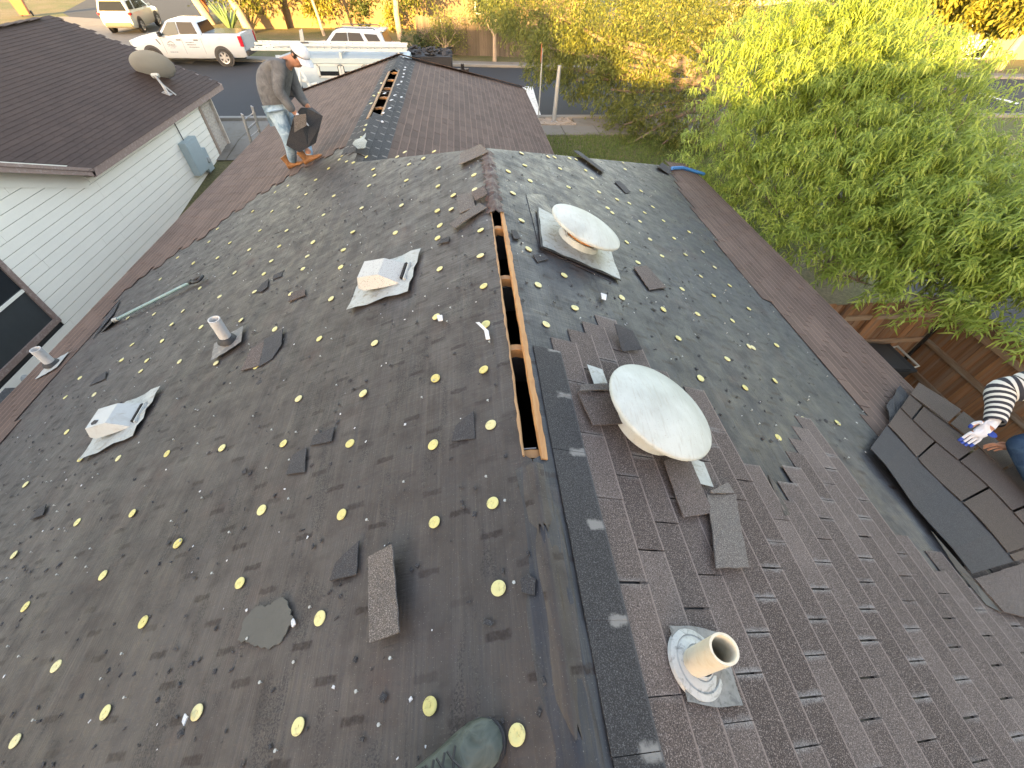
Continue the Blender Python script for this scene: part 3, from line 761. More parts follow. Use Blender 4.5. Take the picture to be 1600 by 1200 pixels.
# pale seal strips left on the dark courses beside the wing ridge
for x, y in ((715,110),(735,130),(755,235),(745,260),(740,300),(730,335),(680,415),(715,385),(645,525),(715,545),(610,575),(590,660),(525,710),(515,800),(540,505)):
    p = hit(520+x/6.67, 70+y/6.67, (SA, 0, CA), SA*WX+CA*WZ+0.024)
    MB().box(p, (0.035, 0.085, 0.006), Matrix.Rotation(rnd.uniform(-0.5, 0.5), 3, 'Z')).build('seal_strip', 'paper', house)
for x, y in ((350,835),(330,885),(305,965),(480,500),(505,400),(430,530),(400,610)):
    MB().box(at_left(520+x/6.67, 70+y/6.67, 0.024), (0.035, 0.08, 0.006), Matrix.Rotation(rnd.uniform(-0.5, 0.5), 3, 'Z')).build('seal_strip', 'cap_plastic', house)

# ------------------------------------------------------------------ plastic caps that hold the felt
def pxl(pts, sc, ox, oy): return [(ox+x/sc, oy+y/sc) for x, y in pts]
capsL = [(672,1103),(466,1135),(808,1148),(308,1113),(165,1113),(24,1158),(779,919),(500,966),(375,911),(224,972),(161,899),(88,1041),(40,948),(22,867),(770,786),(679,816),(534,804),(409,797),(278,849),(207,802),(121,816),(40,757),(767,664),(677,695),(547,693),(443,693),(347,700),(261,709)]
capsL += pxl([(95,37),(247,37),(623,45),(865,50),(1118,8),(1350,35),(397,103),(205,127),(35,145),(570,147),(160,210),(365,183),(1105,80),(1348,180),(340,255),(555,245),(118,283),(65,385),(270,397),(500,425),(1117,255),(1367,353),(1097,527),(1378,570),(180,598),(433,652),(747,677),(1367,828),(1093,877),(315,993),(682,963),(75,810)], 3.6375, 380, 350)
capsL += pxl([(1020,22),(1220,30),(1343,32),(980,83),(1468,85),(1078,88),(1170,122),(1308,105),(833,157),(1020,158),(907,183),(1440,152),(1272,175),(1100,228),(1238,233),(1420,210),(752,258),(937,300),(1363,328),(1552,350),(1030,340),(723,422),(857,408),(600,440),(805,470),(1130,450),(943,483),(1290,492),(1497,535),(620,565),(760,548),(570,638),(688,640),(842,645),(1013,652),(375,722),(660,690),(1205,665),(442,800),(307,812),(1400,820),(313,975),(1330,1033),(1037,1053),(780,1077),(555,1098),(377,1103)], 3, 0, 350)
capsL += pxl([(553,730),(668,735),(540,748),(607,762),(575,757),(490,790),(430,843),(385,910),(332,815),(240,900),(225,990),(135,990),(350,972),(300,870),(515,918),(700,793),(868,770),(812,735),(848,713),(705,822),(855,845),(467,1007),(645,975),(680,870),(1005,787),(1172,820),(1003,872),(1075,915),(1175,888),(832,962),(1000,988),(1065,980),(604,1088),(803,1092),(1012,1055),(1000,1117),(1203,1080),(293,1082),(170,1080),(118,1168),(258,1155),(418,1136),(562,1172),(935,742),(985,710)], 3, 350, 0)
capsR = pxl([(345,268),(283,353),(385,397),(305,455),(345,583),(565,427),(645,348),(525,340),(470,285),(378,717),(545,840),(423,885),(433,893),(595,993),(460,1070),(815,945),(708,450),(793,485),(850,503),(748,525),(770,547),(922,547),(900,588),(838,685),(850,690),(947,672),(1003,750),(890,780),(1010,585),(1060,667),(1113,743),(1195,730),(1130,637),(1185,845),(1250,803),(1320,888),(1245,935),(1097,905),(1170,1022),(1010,1000),(1333,1053),(1410,997),(1080,1135),(1410,1173),(1430,1180),(1540,1168),(830,343),(675,385),(360,325),(500,287),(570,292),(600,297),(820,312),(905,445),(960,520)], 3, 700, 150)
capsR += pxl([(1062,350),(930,445),(1150,492),(1297,457),(1313,737),(1305,283)], 3.157, 800, 450)
capsR += pxl([(690,85),(975,112),(470,235)], 5.456, 1130, 640)
def cap_mesh():
    m = MB(); m.lathe([(0.0245, 0.0), (0.0248, 0.0022), (0.022, 0.0034), (0.010, 0.0030), (0.007, 0.0018), (0.004, 0.0018), (0.0035, 0.0036), (0.0, 0.0038)], 20)
    o = m.build('cap', 'cap_plastic', smooth=True); me = o.data; bpy.data.objects.remove(o); return me
CAPM = cap_mesh()
def frame(n, d):
    n = Vector(n).normalized(); d = Vector(d); d = (d-n*d.dot(n)).normalized(); b = n.cross(d)
    return Matrix((d, b, n)).transposed()
NL, NR_ = (-SA, 0, CA), (SA, 0, CA)
DL, DR = (-CA, 0, -SA), (CA, 0, -SA)
def put_caps(lst, fn, nrm, dn, parents, split):
    seen = []
    for u, v in lst:
        if any((u-a)**2+(v-b)**2 < 36 for a, b in seen): continue
        seen.append((u, v))
        P = fn(u, v, 0.013)
        ob = bpy.data.objects.new('cap', CAPM); COL.objects.link(ob)
        adopt(ob, parents[0] if P[1] < split else parents[1])
        rot = frame(nrm, dn) @ Matrix.Rotation(rnd.uniform(0, 6.28), 3, 'Z') @ Matrix.Rotation(rnd.uniform(-0.10, 0.10), 3, 'X')
        ob.matrix_basis = Matrix.Translation(Vector(P)) @ rot.to_4x4() @ Matrix.Diagonal((1.0*rnd.uniform(0.92, 1.06), rnd.uniform(0.92, 1.06), 1.2, 1))
put_caps(capsL, at_left, NL, DL, (felt_left, felt_left2), 4.6)
put_caps(capsR, at_right, NR_, DR, (felt_right, felt_right2), 4.6)

# ------------------------------------------------------------------ loose pieces of shingle and felt
def sheet_thing(name, pts, label, cat, mat, group=None, th=0.005, bend=0.0, rag=0.002):
    """a thin piece with the given outline (3d points): subdivided fan, slightly curled, with thickness"""
    P = np.array(pts, float); c = P.mean(0); n = np.cross(P[1]-P[0], P[2]-P[0]); n /= np.linalg.norm(n)
    if n[2] < 0: n = -n
    N = len(P); rings = [P]
    rl = random.Random(int(abs(c[0]*977+c[1]*313)*10))
    ph = rl.uniform(0, 6.28)
    def lift(q):
        d = q-c; return q + n*(bend*(math.sin(ph+d[0]*9+d[1]*7)*0.5+0.5) + (0.0012 if rag < 0.004 else 0.0002)*rl.uniform(-1, 1))
    # densify the outline with a ragged edge
    out = []
    for i in range(N):
        a, b = P[i], P[(i+1) % N]; k = max(2, int(np.linalg.norm(b-a)/(0.03 if rag < 0.004 else 0.012)))
        for j in range(k):
            q = a+(b-a)*j/k
            if j: q = q + (np.cross(b-a, n)/np.linalg.norm(b-a))*rl.uniform(-rag, rag)
            out.append(q)
    M = len(out); V = []; F = []
    for fr in (1.0, 0.66, 0.33):
        V += [lift(c+(q-c)*fr) for q in out]
    V.append(lift(c)); ci = 3*M
    for r_ in range(2):
        for i in range(M): F.append((r_*M+i, r_*M+(i+1) % M, (r_+1)*M+(i+1) % M, (r_+1)*M+i))
    for i in range(M): F.append((2*M+i, 2*M+(i+1) % M, ci))
    B = len(V); V += [v-n*th for v in V[:M]]
    for i in range(M): F.append((i, B+i, B+(i+1) % M, (i+1) % M))
    F.append(tuple(B+i for i in reversed(range(M))))
    mb = MB().add(V, F)
    me = bpy.data.meshes.new(name); me.from_pydata(mb.v, [], mb.f); me.update()
    o = finish(name, me, mat)
    uvl = o.data.uv_layers.new(name='UVMap')
    for lp in o.data.loops:
        co = o.data.vertices[lp.vertex_index].co; uvl.data[lp.index].uv = (co.x, co.y) if not mat.startswith('shingle') else (0.5, 0.5)
    return tag(o, label, cat, group)
def scrapL(px, label, mat='shingle', h=0.02, bend=0.006, tilt=None, cat='shingle piece', name='shingle_piece', group='torn pieces lying on the felt'):
    return sheet_thing(name, [at_left(u, v, h + (tilt[i] if tilt else 0)) for i, (u, v) in enumerate(px)], label, cat, mat, group, bend=bend, rag=0.006 if mat == 'felt_back' else 0.002)
def scrapR(px, label, mat='shingle', h=0.02, bend=0.006, tilt=None, cat='shingle piece', name='shingle_piece', group='torn pieces lying on the felt'):
    return sheet_thing(name, [at_right(u, v, h + (tilt[i] if tilt else 0)) for i, (u, v) in enumerate(px)], label, cat, mat, group, bend=bend)
scrapL([(575,870),(612,850),(624,988),(580,1005)], 'long tan shingle strip with nail holes lying nearest the boot', 'shingle_edge', 0.045, 0.012, (0.0, 0.02, 0.02, 0.0))
scrapL([(371,1000),(383,965),(397,950),(423,945),(437,934),(446,937),(452,950),(459,968),(440,1002),(420,1015),(395,1007)], 'ragged olive grey torn felt patch near the bottom left', 'felt_back', 0.018, 0.004, cat='felt patch', name='felt_patch')
scrapL([(515,907),(525,880),(562,845),(558,898)], 'dark torn shingle corner just left of the long tan strip', 'shingle_dark', 0.016)
scrapL([(448,742),(458,712),(480,700),(477,738)], 'dark square shingle scrap below the middle of the left slope', 'shingle_dark', 0.016)
scrapL([(485,697),(491,681),(524,668),(519,690)], 'dark pointed shingle scrap touching the square dark scrap', 'shingle_dark', 0.016)
scrapL([(705,690),(712,665),(740,643),(742,685)], 'dark triangular shingle scrap left of the lower slot end', 'shingle_dark', 0.016)
scrapL([(815,925),(813,905),(825,896),(837,905),(836,930)], 'small black shingle scrap beside the ridge below the slot', 'shingle_dark', 0.018)
scrapL([(377,580),(393,545),(414,533),(405,572)], 'brown shingle tab lying against the left vent pipe flange', 'shingle', 0.02)
scrapL([(405,573),(413,530),(443,515),(440,538),(425,560)], 'black curled shingle piece beside the vent pipe flange', 'shingle_dark', 0.024, 0.012)
scrapL([(717,258),(719,240),(752,229),(763,238),(741,247)], 'folded tan shingle at the far end of the ridge', 'shingle_edge', 0.03, 0.03)
scrapL([(714,305),(738,300),(743,324),(718,335)], 'square tan shingle tab left of the ridge above the slot', 'shingle_edge', 0.025, 0.008)
scrapL([(737,303),(758,294),(763,306),(744,315)], 'small curled shingle tab right of the square tan tab', 'shingle', 0.03, 0.02)
scrapL([(703,352),(749,317),(761,324),(712,358)], 'narrow tan shingle strip just above the slot', 'shingle_edge', 0.03, 0.012)
scrapL([(450,472),(456,458),(476,452),(478,462)], 'brown shingle scrap left of the speckled box vent', 'shingle', 0.018)
scrapL([(400,456),(409,444),(420,436),(418,449),(408,456)], 'small brown shingle scrap in the middle of the left slope', 'shingle_dark', 0.018)
scrapL([(426,437),(428,430),(441,424),(440,432)], 'small dark shingle scrap near the teal shovel grip', 'shingle_dark', 0.018)
scrapL([(145,530),(170,490),(187,468),(178,490)], 'long dark shingle sliver beside the shovel blade', 'shingle_dark', 0.02)
scrapL([(139,603),(148,592),(166,580),(164,592)], 'thin dark shingle sliver above the lower box vent', 'shingle_dark', 0.02)
scrapL([(47,812),(58,797),(73,788),(67,805)], 'dark shingle flake at the left edge of the picture', 'shingle_dark', 0.018)
scrapL([(683,382),(690,374),(703,370),(701,378)], 'dark shingle flake beside a cap right of the box vent', 'shingle_dark', 0.018)
scrapR([(990,418),(1010,415),(1041,450),(1015,453)], 'brown shingle tab lying alone right of the far round vent', 'shingle', 0.02)
scrapR([(958,507),(985,520),(1000,548),(972,549)], 'dark shingle flap standing up above the near round vent', 'shingle_dark', 0.03, 0.02, (0.05, 0.03, 0.0, 0.0), group=None)
scrapR([(902,614),(985,610),(992,660),(925,666)], 'loose shingle pulled out left of the near round vent', 'shingle', 0.035, 0.01, (0.0, 0.02, 0.02, 0.0), group=None)
scrapR([(905,612),(986,609),(985,597),(907,602)], 'torn shingle edge above the loose shingle by the near round vent', 'shingle_edge', 0.05, 0.008, group=None)
scrapR([(1035,722),(1074,712),(1111,803),(1068,809)], 'loose grey brown shingle below the near round vent', 'shingle', 0.035, 0.012, group=None)
scrapR([(1104,773),(1150,772),(1167,888),(1118,889)], 'loose tan shingle farther right below the near round vent', 'shingle_edge', 0.04, 0.010, group=None)
scrapR([(1108,768),(1138,754),(1148,770),(1112,772)], 'folded shingle corner above the loose tan shingle', 'shingle_edge', 0.05, 0.02, group=None)
scrapR([(895,238),(905,236),(945,266),(940,271)], 'long dark shingle sliver near the far right hip', 'shingle_dark', 0.03, 0.02)
scrapR([(960,284),(968,283),(985,300),(978,302)], 'dark shingle sliver right of the far round vent', 'shingle_dark', 0.02)
scrapR([(822,303),(849,304),(862,352),(975,418),(957,441),(843,387)], 'fresh black felt patch under the far round vent', 'felt_fresh', 0.014, 0.002, cat='felt patch', name='felt_patch', group=None)
scrapR([(875,385),(893,386),(901,402),(898,404),(876,396)], 'brown shingle end at the edge of the black felt patch', 'shingle', 0.022, 0.003)
scrapR([(950,417),(957,424),(955,430),(925,417),(926,412)], 'thin dark shingle edge below the far round vent flashing', 'shingle_dark', 0.022)
scrapR([(798,360),(806,359),(813,374),(803,374)], 'small dark flake right of the slot near its far end', 'shingle_dark', 0.018)
scrapR([(833,398),(848,396),(858,405),(840,409)], 'black granule flake left of the far round vent', 'shingle_dark', 0.018)
scrapR([(1200,742),(1226,806),(1234,804),(1213,756)], 'blue grey felt tongue between the torn shingle courses', 'felt', 0.02, 0.004, cat='felt patch', name='felt_patch', group=None)
scrapR([(1025,262),(1035,255),(1048,262),(1046,272)], 'curled shingle end at the far right corner of the roof', 'shingle_dark', 0.03, 0.03)

# ------------------------------------------------------------------ small litter: too much to count
def litter(name, label, spots, mat, sizes, flat=0.35):
    V = []; F = []
    base = np.array([(-1, -1, 0), (1, -1, 0), (1, 1, 0), (-1, 1, 0), (-0.7, -0.6, 1), (0.8, -0.5, 1), (0.6, 0.8, 1), (-0.6, 0.5, 1)], float)
    for P, n in spots:
        sz = rnd.uniform(*sizes); asp = rnd.uniform(0.3, 1.0)
        M = frame(n, (rnd.uniform(-1, 1), rnd.uniform(-1, 1), 0.1)); M = np.array(M)
        q = base*np.array([sz, sz*asp, sz*flat]) + np.array([[rnd.uniform(-.2, .2)*sz for _ in range(3)] for _ in range(8)])
        o = len(V)*1; V += list(P + q@M.T); F += [tuple(i+o for i in f) for f in TAB_F.tolist()]
    o = np_mesh(name, np.array(V), np.array(F), mat); tag(o, label, 'debris', kind='stuff'); return o
def spots(n, side, s0, s1, y0, y1, h=0.012, pick=None):
    out = []
    F, nn = (FL, NL) if side == 'L' else (FR, NR_)
    while len(out) < n:
        s = s0+(s1-s0)*rnd.random(); y = y0+(y1-y0)*rnd.random()**1.3
        if pick and not pick(s, y): continue
        out.append((F(s, y, h), nn))
    return out
okL = lambda s, y: s > left_start(y)+0.02 and not inside(left_poly, s, y)
okR = lambda s, y: s > right_start(y)+0.02 and not inside(near_poly, s, y) and not inside(eave_poly, s, y)
litter('granule_crumbs', 'dark crumbs of shingle strewn over the felt', spots(1300, 'L', 0.05, 4.9, -0.7, 6.0, pick=okL)+spots(420, 'R', 0.05, 4.0, 1.2, 7.0, pick=okR), 'shingle_dark', (0.003, 0.011))
litter('shingle_chips', 'larger dark chips of torn shingle on the felt', spots(60, 'L', 0.1, 4.8, -0.5, 6.0, pick=okL)+spots(30, 'R', 0.1, 4.0, 1.5, 7.0, pick=okR), 'shingle_dark', (0.006, 0.019), 0.10)
litter('pale_chips', 'pale chips of paper, plastic and wood on the felt', spots(230, 'L', 0.05, 4.8, -0.7, 6.0, pick=okL)+spots(90, 'R', 0.05, 4.0, 1.3, 7.0, pick=okR), 'paper', (0.002, 0.0065))
# nail heads standing a little proud
def nails():
    V = []; F = []
    for P, n in spots(210, 'L', 0.08, 4.8, -0.6, 5.0, 0.01, okL)+spots(90, 'R', 0.12, 4.0, 1.2, 6.0, 0.01, okR):
        M = np.array(frame(n, (1, 0, 0))); o = len(V)
        for zz, rr in ((0, 0.0018), (0.010, 0.0018), (0.010, 0.0056), (0.0125, 0.0056)):
            V += [P + M@np.array([rr*math.cos(k*math.pi/3), rr*math.sin(k*math.pi/3), zz]) for k in range(6)]
        for r_ in range(3): F += [(o+r_*6+k, o+r_*6+(k+1) % 6, o+r_*6+6+(k+1) % 6, o+r_*6+6+k) for k in range(6)]
        F += [(o+18, o+19, o+20, o+21), (o+18, o+21, o+22, o+23)]
    o = np_mesh('roofing_nails', np.array(V), np.array(F), 'galvanised'); tag(o, 'bare roofing nail heads standing up from the felt', 'nails', kind='stuff')
nails()

# ------------------------------------------------------------------ vents and pipes
def rotmat(n, d, ang=0.0): return frame(n, d) @ Matrix.Rotation(ang, 3, 'Z')
def round_vent(P, label, ang, r=0.262, base=0.31, hh=0.165, buried=False):
    M = rotmat(NR_, DR, ang); P = Vector(P)
    t = thing('round_vent', P, label, 'roof vent', 'round roof vents')
    T = lambda q: P + M @ Vector(q)
    m = MB()
    n = 9; V = []; F = []
    for i in range(n):
        for j in range(n):
            x, y = -base+2*base*i/(n-1), -base+2*base*j/(n-1); d = math.hypot(x, y)
            z = (-0.004 if buried else 0.034) + (0.02 if buried else 0.04)*max(0, 1-abs(d-0.0)/0.34)**2 + (0.004*math.sin(i*2.3+j*1.7) if i in (0, n-1) or j in (0, n-1) else 0)
            V.append(T((x, y, z)))
    for i in range(n-1):
        for j in range(n-1): F.append((i*n+j, (i+1)*n+j, (i+1)*n+j+1, i*n+j+1))
    o = m.add(V, F).build('flashing', 'galvanised', t, True); 
    sol = [T((x, y, 0.024)) for x, y in ((-base-0.012, -base-0.01), (base+0.006, -base-0.012), (base+0.012, base+0.008), (-base-0.01, base+0.01))]
    if not buried: MB().prism([tuple(p) for p in sol], tuple(M @ Vector((0, 0, 0.006)))).build('tar_bead', 'black_rubber', t)
    else:
        for q in (((-base, base), (-base+0.09, base), (-base+0.11, base-0.17), (-base+0.02, base-0.14)), ((base, -base), (base, -base+0.13), (base-0.15, -base+0.15), (base-0.13, -base))):
            MB().prism([tuple(T((x, y, 0.034))) for x, y in q], tuple(M @ Vector((0, 0, 0.003)))).build('flashing_corner', 'galvanised', t)
    MB().lathe([(0.175, 0.02), (0.170, 0.05), (0.160, 0.085), (0.150, 0.088), (0.150, 0.03)], 40, P, M).build('collar', 'vent_paint', t, True)
    MB().lathe([(0.135, 0.03), (0.135, hh-0.02)], 36, P, M).build('rusty_throat', 'rust', t, True)
    for k in range(4):
        a = k*math.pi/2+0.6
        MB().beam(T((0.155*math.cos(a), 0.155*math.sin(a), 0.06)), T((0.21*math.cos(a), 0.21*math.sin(a), hh+0.012)), 0.022, 0.003, tuple(M @ Vector((math.cos(a), math.sin(a), 0)))).build('bracket', 'galvanised', t)
    prof = [(r-0.012, hh-0.010), (r-0.002, hh-0.014), (r+0.002, hh-0.006), (r, hh+0.004)]
    prof += [(r*q, hh+0.006+0.050*(1-q**2.2)) for q in (0.985, 0.95, 0.9, 0.82, 0.72, 0.6, 0.45, 0.3, 0.15)] + [(0.0, hh+0.056)]
    prof = [(0.0, hh+0.045), (r*0.6, hh+0.03)] + prof
    MB().lathe(prof, 56, P, M).build('dome', 'vent_paint', t, True)
    return t
c_ = at_right(1042, 630, 0.19); nv = Vector(NR_)
round_vent(Vector(c_)-nv*0.185, 'large dull white round vent among the brown shingles near the ridge', -0.09, 0.272, 0.285, 0.145, True)
c_ = at_right(919, 350, 0.19)
round_vent(Vector(c_)-nv*0.185, 'dull white round vent with rusty throat on the black felt farther off', -0.10, 0.285, 0.318, 0.165)

def box_vent(P, label, ang, speckle):
    M = rotmat(NL, DL, ang); P = Vector(P); T = lambda q: tuple(P + M @ Vector(q))
    t = thing('box_vent', P, label, 'roof vent', 'box vents on the left slope')
    b = 0.245
    V = []; F = []; n = 7
    for i in range(n):
        for j in range(n):
            x, y = -b+2*b*i/(n-1), -b+2*b*j/(n-1)
            z = 0.024 + (0.008*math.sin(i*1.9+j*2.7)+0.006 if i in (0, n-1) or j in (0, n-1) else 0.004)
            V.append(T((x, y, z)))
    for i in range(n-1):
        for j in range(n-1): F.append((i*n+j, (i+1)*n+j, (i+1)*n+j+1, i*n+j+1))
    MB().add(V, F).build('flashing', 'galvanised', t, True)
    # low hood, open towards the eave: flat top, sloped back and sides
    w0, w1 = 0.115, 0.095
    pts = {'bl0': (-0.15, -w0, 0.022), 'bl1': (-0.15, w0, 0.022), 'bm0': (-0.035, -w1, 0.125), 'bm1': (-0.035, w1, 0.125),
           'f0': (0.115, -w1, 0.150), 'f1': (0.115, w1, 0.150), 'e0': (0.150, -w0, 0.085), 'e1': (0.150, w0, 0.085),
           'g0': (-0.03, -w0-0.014, 0.04), 'g1': (-0.03, w0+0.014, 0.04), 'h0': (0.12, -w0-0.012, 0.062), 'h1': (0.12, w0+0.012, 0.062)}
    k = list(pts); idx = {a: i for i, a in enumerate(k)}
    fs = [('bl0', 'bl1', 'bm1', 'bm0'), ('bm0', 'bm1', 'f1', 'f0'), ('f0', 'f1', 'e1', 'e0'), ('bl0', 'bm0', 'g0'), ('bl1', 'g1', 'bm1'),
          ('bm0', 'f0', 'h0', 'g0'), ('bm1', 'g1', 'h1', 'f1'), ('f0', 'e0', 'h0'), ('f1', 'h1', 'e1')]
    MB().add([T(pts[a]) for a in k], [tuple(idx[x] for x in f) for f in fs]).build('hood', 'vent_speckled' if speckle else 'vent_white', t, bevel=0.0)
    MB().box(T((-0.165, 0, 0.034)), (0.02, 0.17, 0.026), M).build('back_slot', 'shade_black', t)
    MB().box(T((-0.185, 0, 0.030)), (0.022, 0.20, 0.022), M).build('sealant_bead', 'vent_white', t, bevel=0.006)
    MB().box(T((0.05, 0, 0.045)), (0.13, 0.15, 0.05), M).build('throat', 'shade_black', t)
    if not speckle:
        sp = [T(q) for q in ((0.075, 0.03, 0.1445), (0.09, 0.055, 0.147), (0.075, 0.075, 0.1445), (0.045, 0.07, 0.1395), (0.04, 0.045, 0.1385))]
        MB().prism(sp, tuple(M @ Vector((0, 0, 0.003)))).build('tar_patch', 'shingle_dark', t)
    return t
def speck():
    m, n, l, b = nt('vent_speckled'); v = coords(n, l); f = noise(n, l, v, 190, 2, 0.6)
    l.new(mix(n, l, (0.35, 0.35, 0.325), (0.06, 0.055, 0.05), gray(n, l, f, [(0.60, 0), (0.66, 0.9)])), b.inputs['Base Color']); b.inputs['Roughness'].default_value = 0.5
speck()
box_vent(at_left(605, 440, 0.0), 'pale box vent with dark speckled hood nearer the ridge', R(-8), True)
box_vent(at_left(196, 662, 0.0), 'white box vent with a black tar spot lower on the left slope', R(6), False)

def pipe_vent(P, side, label, h, mat, flange, ang=0.0, fl=0.17, lean=(0, 0), rr=0.043, shift=0.0):
    nrm, dn = (NL, DL) if side == 'L' else (NR_, DR)
    M = rotmat(nrm, dn, ang); P = Vector(P); T = lambda q: tuple(P + M @ Vector(q))
    t = thing('vent_pipe', P, label, 'vent pipe', 'plastic vent pipes')
    n = 11; V = []; F = []
    for i in range(n):
        for j in range(n):
            x, y = -fl+2*fl*i/(n-1), -fl+2*fl*j/(n-1); d = math.hypot(x, y)
            z = 0.034+0.035*max(0, 1-d/(fl*0.75))**1.3 + 0.002*math.sin(i*2.1)*math.cos(j*1.3)
            V.append(T((x+shift, y*(0.96+0.04*math.cos(i*0.63-3.1)), z)))
    for i in range(n-1):
        for j in range(n-1): F.append((i*n+j, (i+1)*n+j, (i+1)*n+j+1, i*n+j+1))
    MB().add(V, F).build('flashing', flange, t, True)
    if flange != 'lead': MB().lathe([(rr+0.030, 0.0), (rr+0.022, 0.02), (rr+0.010, 0.035), (rr+0.002, 0.040)], 28, P+Vector((0, 0, 0.058))).build('rubber_collar', 'black_rubber' if flange != 'lead' else 'lead', t, True)
    top = P + Vector((lean[0], lean[1], h))
    rot = (top-P).to_track_quat('Z', 'Y').to_matrix()
    L = (top-P).length
    MB().lathe([(rr, -0.02), (rr*1.003, L*0.5), (rr, L), (rr-0.006, L+0.0005), (rr-0.008, L-0.004), (rr-0.008, L-0.18)], 32, P, rot).build('pipe', mat, t, True)
    MB().lathe([(0.0, L-0.16), (rr-0.0085, L-0.16)], 24, P, rot).build('bore', 'shade_black', t)
    return t
pipe_vent(at_left(361, 540), 'L', 'grey plastic vent pipe with square flange in the middle of the left slope', 0.265, 'pvc_grey', 'boot_flange', 0.35, 0.135, rr=0.042)
pipe_vent(at_left(87, 574), 'L', 'white plastic vent pipe at the left eave beside the white wall', 0.28, 'pvc_grey', 'vent_white', 0.2, 0.15, rr=0.05)
near_pipe = pipe_vent(at_right(1076, 1040), 'R', 'short cream vent pipe with lead collar nearest the camera on the right', 0.275, 'pvc', 'lead', -0.10, 0.105, rr=0.038, shift=0.035)
Pn = Vector(at_right(1076, 1040)); Mn = rotmat(NR_, DR, 0)
simple('lead_white', (0.33, 0.34, 0.33), 0.5, 0.1, var=0.2, scale=14, fine=80, dirt=(0.05, 0.05, 0.05), dirt_amt=0.7)
o = MB().lathe([(0.098, 0.026), (0.094, 0.036), (0.078, 0.043), (0.075, 0.039), (0.060, 0.050), (0.050, 0.052), (0.047, 0.049), (0.042, 0.060), (0.038, 0.062)], 40, Pn, Mn).build('lead_collar', 'lead_white', near_pipe, True)

# ------------------------------------------------------------------ the shingle sheet being pulled off at the right
def lifted_sheet():
    A, B, C, D = (1358, 700), (1517, 899), (1725, 838), (1432, 598)
    hA, hB, hC, hD = 0.05, 0.045, 0.13, 0.10
    a, b, c, d = (at_right(u, v, h) for (u, v), h in zip((A, B, C, D), (hA, hB, hC, hD)))
    t = thing('lifted_shingle_sheet', (a+b)/2, 'sheet of joined dark brown shingles being lifted off beside the gloved hand', 'shingle sheet')
    def S(i, j):  # i across courses 0..1, j along 0..1
        p = (a*(1-i)+d*i)*(1-j) + (b*(1-i)+c*i)*j
        return p + np.array([0, 0, 0.03*math.sin(j*math.pi)*i + 0.012*math.sin(j*9+i*5)])
    nrm = np.cross(S(1, 0)-S(0, 0), S(0, 1)-S(0, 0)); nrm /= np.linalg.norm(nrm); nrm = nrm if nrm[2] > 0 else -nrm
    rows = [(0.0, 0.27, 1, 'shingle_dark', 0.0)] + [(0.25+0.25*k, 0.51+0.25*k, 3, 'shingle', 0.15*k) for k in range(3)]
    for k, (i0, i1, n, mat, off) in enumerate(rows):
        cuts = [0.0] + ([((q+off) % 1.0) for q in (0.28, 0.62, 0.95)] if n > 1 else []) + [1.0]
        cuts = sorted(set(round(q, 3) for q in cuts))
        for q0, q1 in zip(cuts[:-1], cuts[1:]):
            if q1-q0 < 0.03: continue
            V = []; m = 7
            up = 0.006*(k) + 0.003
            for z in (up, up-0.004):
                for ii in range(4):
                    for jj in range(m):
                        i_ = i0+(i1-i0)*ii/3; j_ = q0+0.006+(q1-q0-0.012)*jj/(m-1)
                        V.append(S(i_, j_)+nrm*(z + 0.004*(1-ii/3) + (0.012*(k == 3)*math.sin(j_*7))))
            F = []
            g = lambda z, ii, jj: z*4*m+ii*m+jj
            for z in (0, 1):
                for ii in range(3):
                    for jj in range(m-1):
                        f = (g(z, ii, jj), g(z, ii+1, jj), g(z, ii+1, jj+1), g(z, ii, jj+1)); F.append(f if z == 0 else f[::-1])
            for jj in range(m-1):
                F += [(g(0, 0, jj), g(0, 0, jj+1), g(1, 0, jj+1), g(1, 0, jj)), (g(0, 3, jj), g(1, 3, jj), g(1, 3, jj+1), g(0, 3, jj+1))]
            for ii in range(3):
                F += [(g(0, ii, 0), g(1, ii, 0), g(1, ii+1, 0), g(0, ii+1, 0)), (g(0, ii, m-1), g(0, ii+1, m-1), g(1, ii+1, m-1), g(1, ii, m-1))]
            o = MB().add(V, F).build('shingle', mat if mat != 'shingle' else 'shingle_brown', t)
            if mat == 'shingle_dark': o['label'] = 'black unweathered upper band'
    # felt backing hanging below the edge
    und = [at_right(u, v, h) for (u, v), h in zip(((1455, 830), (1520, 905), (1566, 958), (1540, 945), (1495, 890)), (0.04, 0.045, 0.03, 0.02, 0.02))]
    MB().prism([tuple(p) for p in und], (0, 0, 0.004)).build('felt_backing', 'felt_back', t)
    return t
shingle_mat('shingle_brown', (0.036, 0.024, 0.018), (0.070, 0.049, 0.037), granule=0.45, wear=False)
lifted_sheet()
scrapR([(1520,905),(1598,880),(1640,930),(1640,975),(1566,957)], 'grey shingle corner under the lifted sheet at the right edge', 'shingle', 0.035, 0.01, group=None)
scrapR([(1383,637),(1405,603),(1440,640),(1398,690)], 'dark shingle ends showing behind the lifted sheet', 'shingle_dark', 0.05, 0.02, group=None)

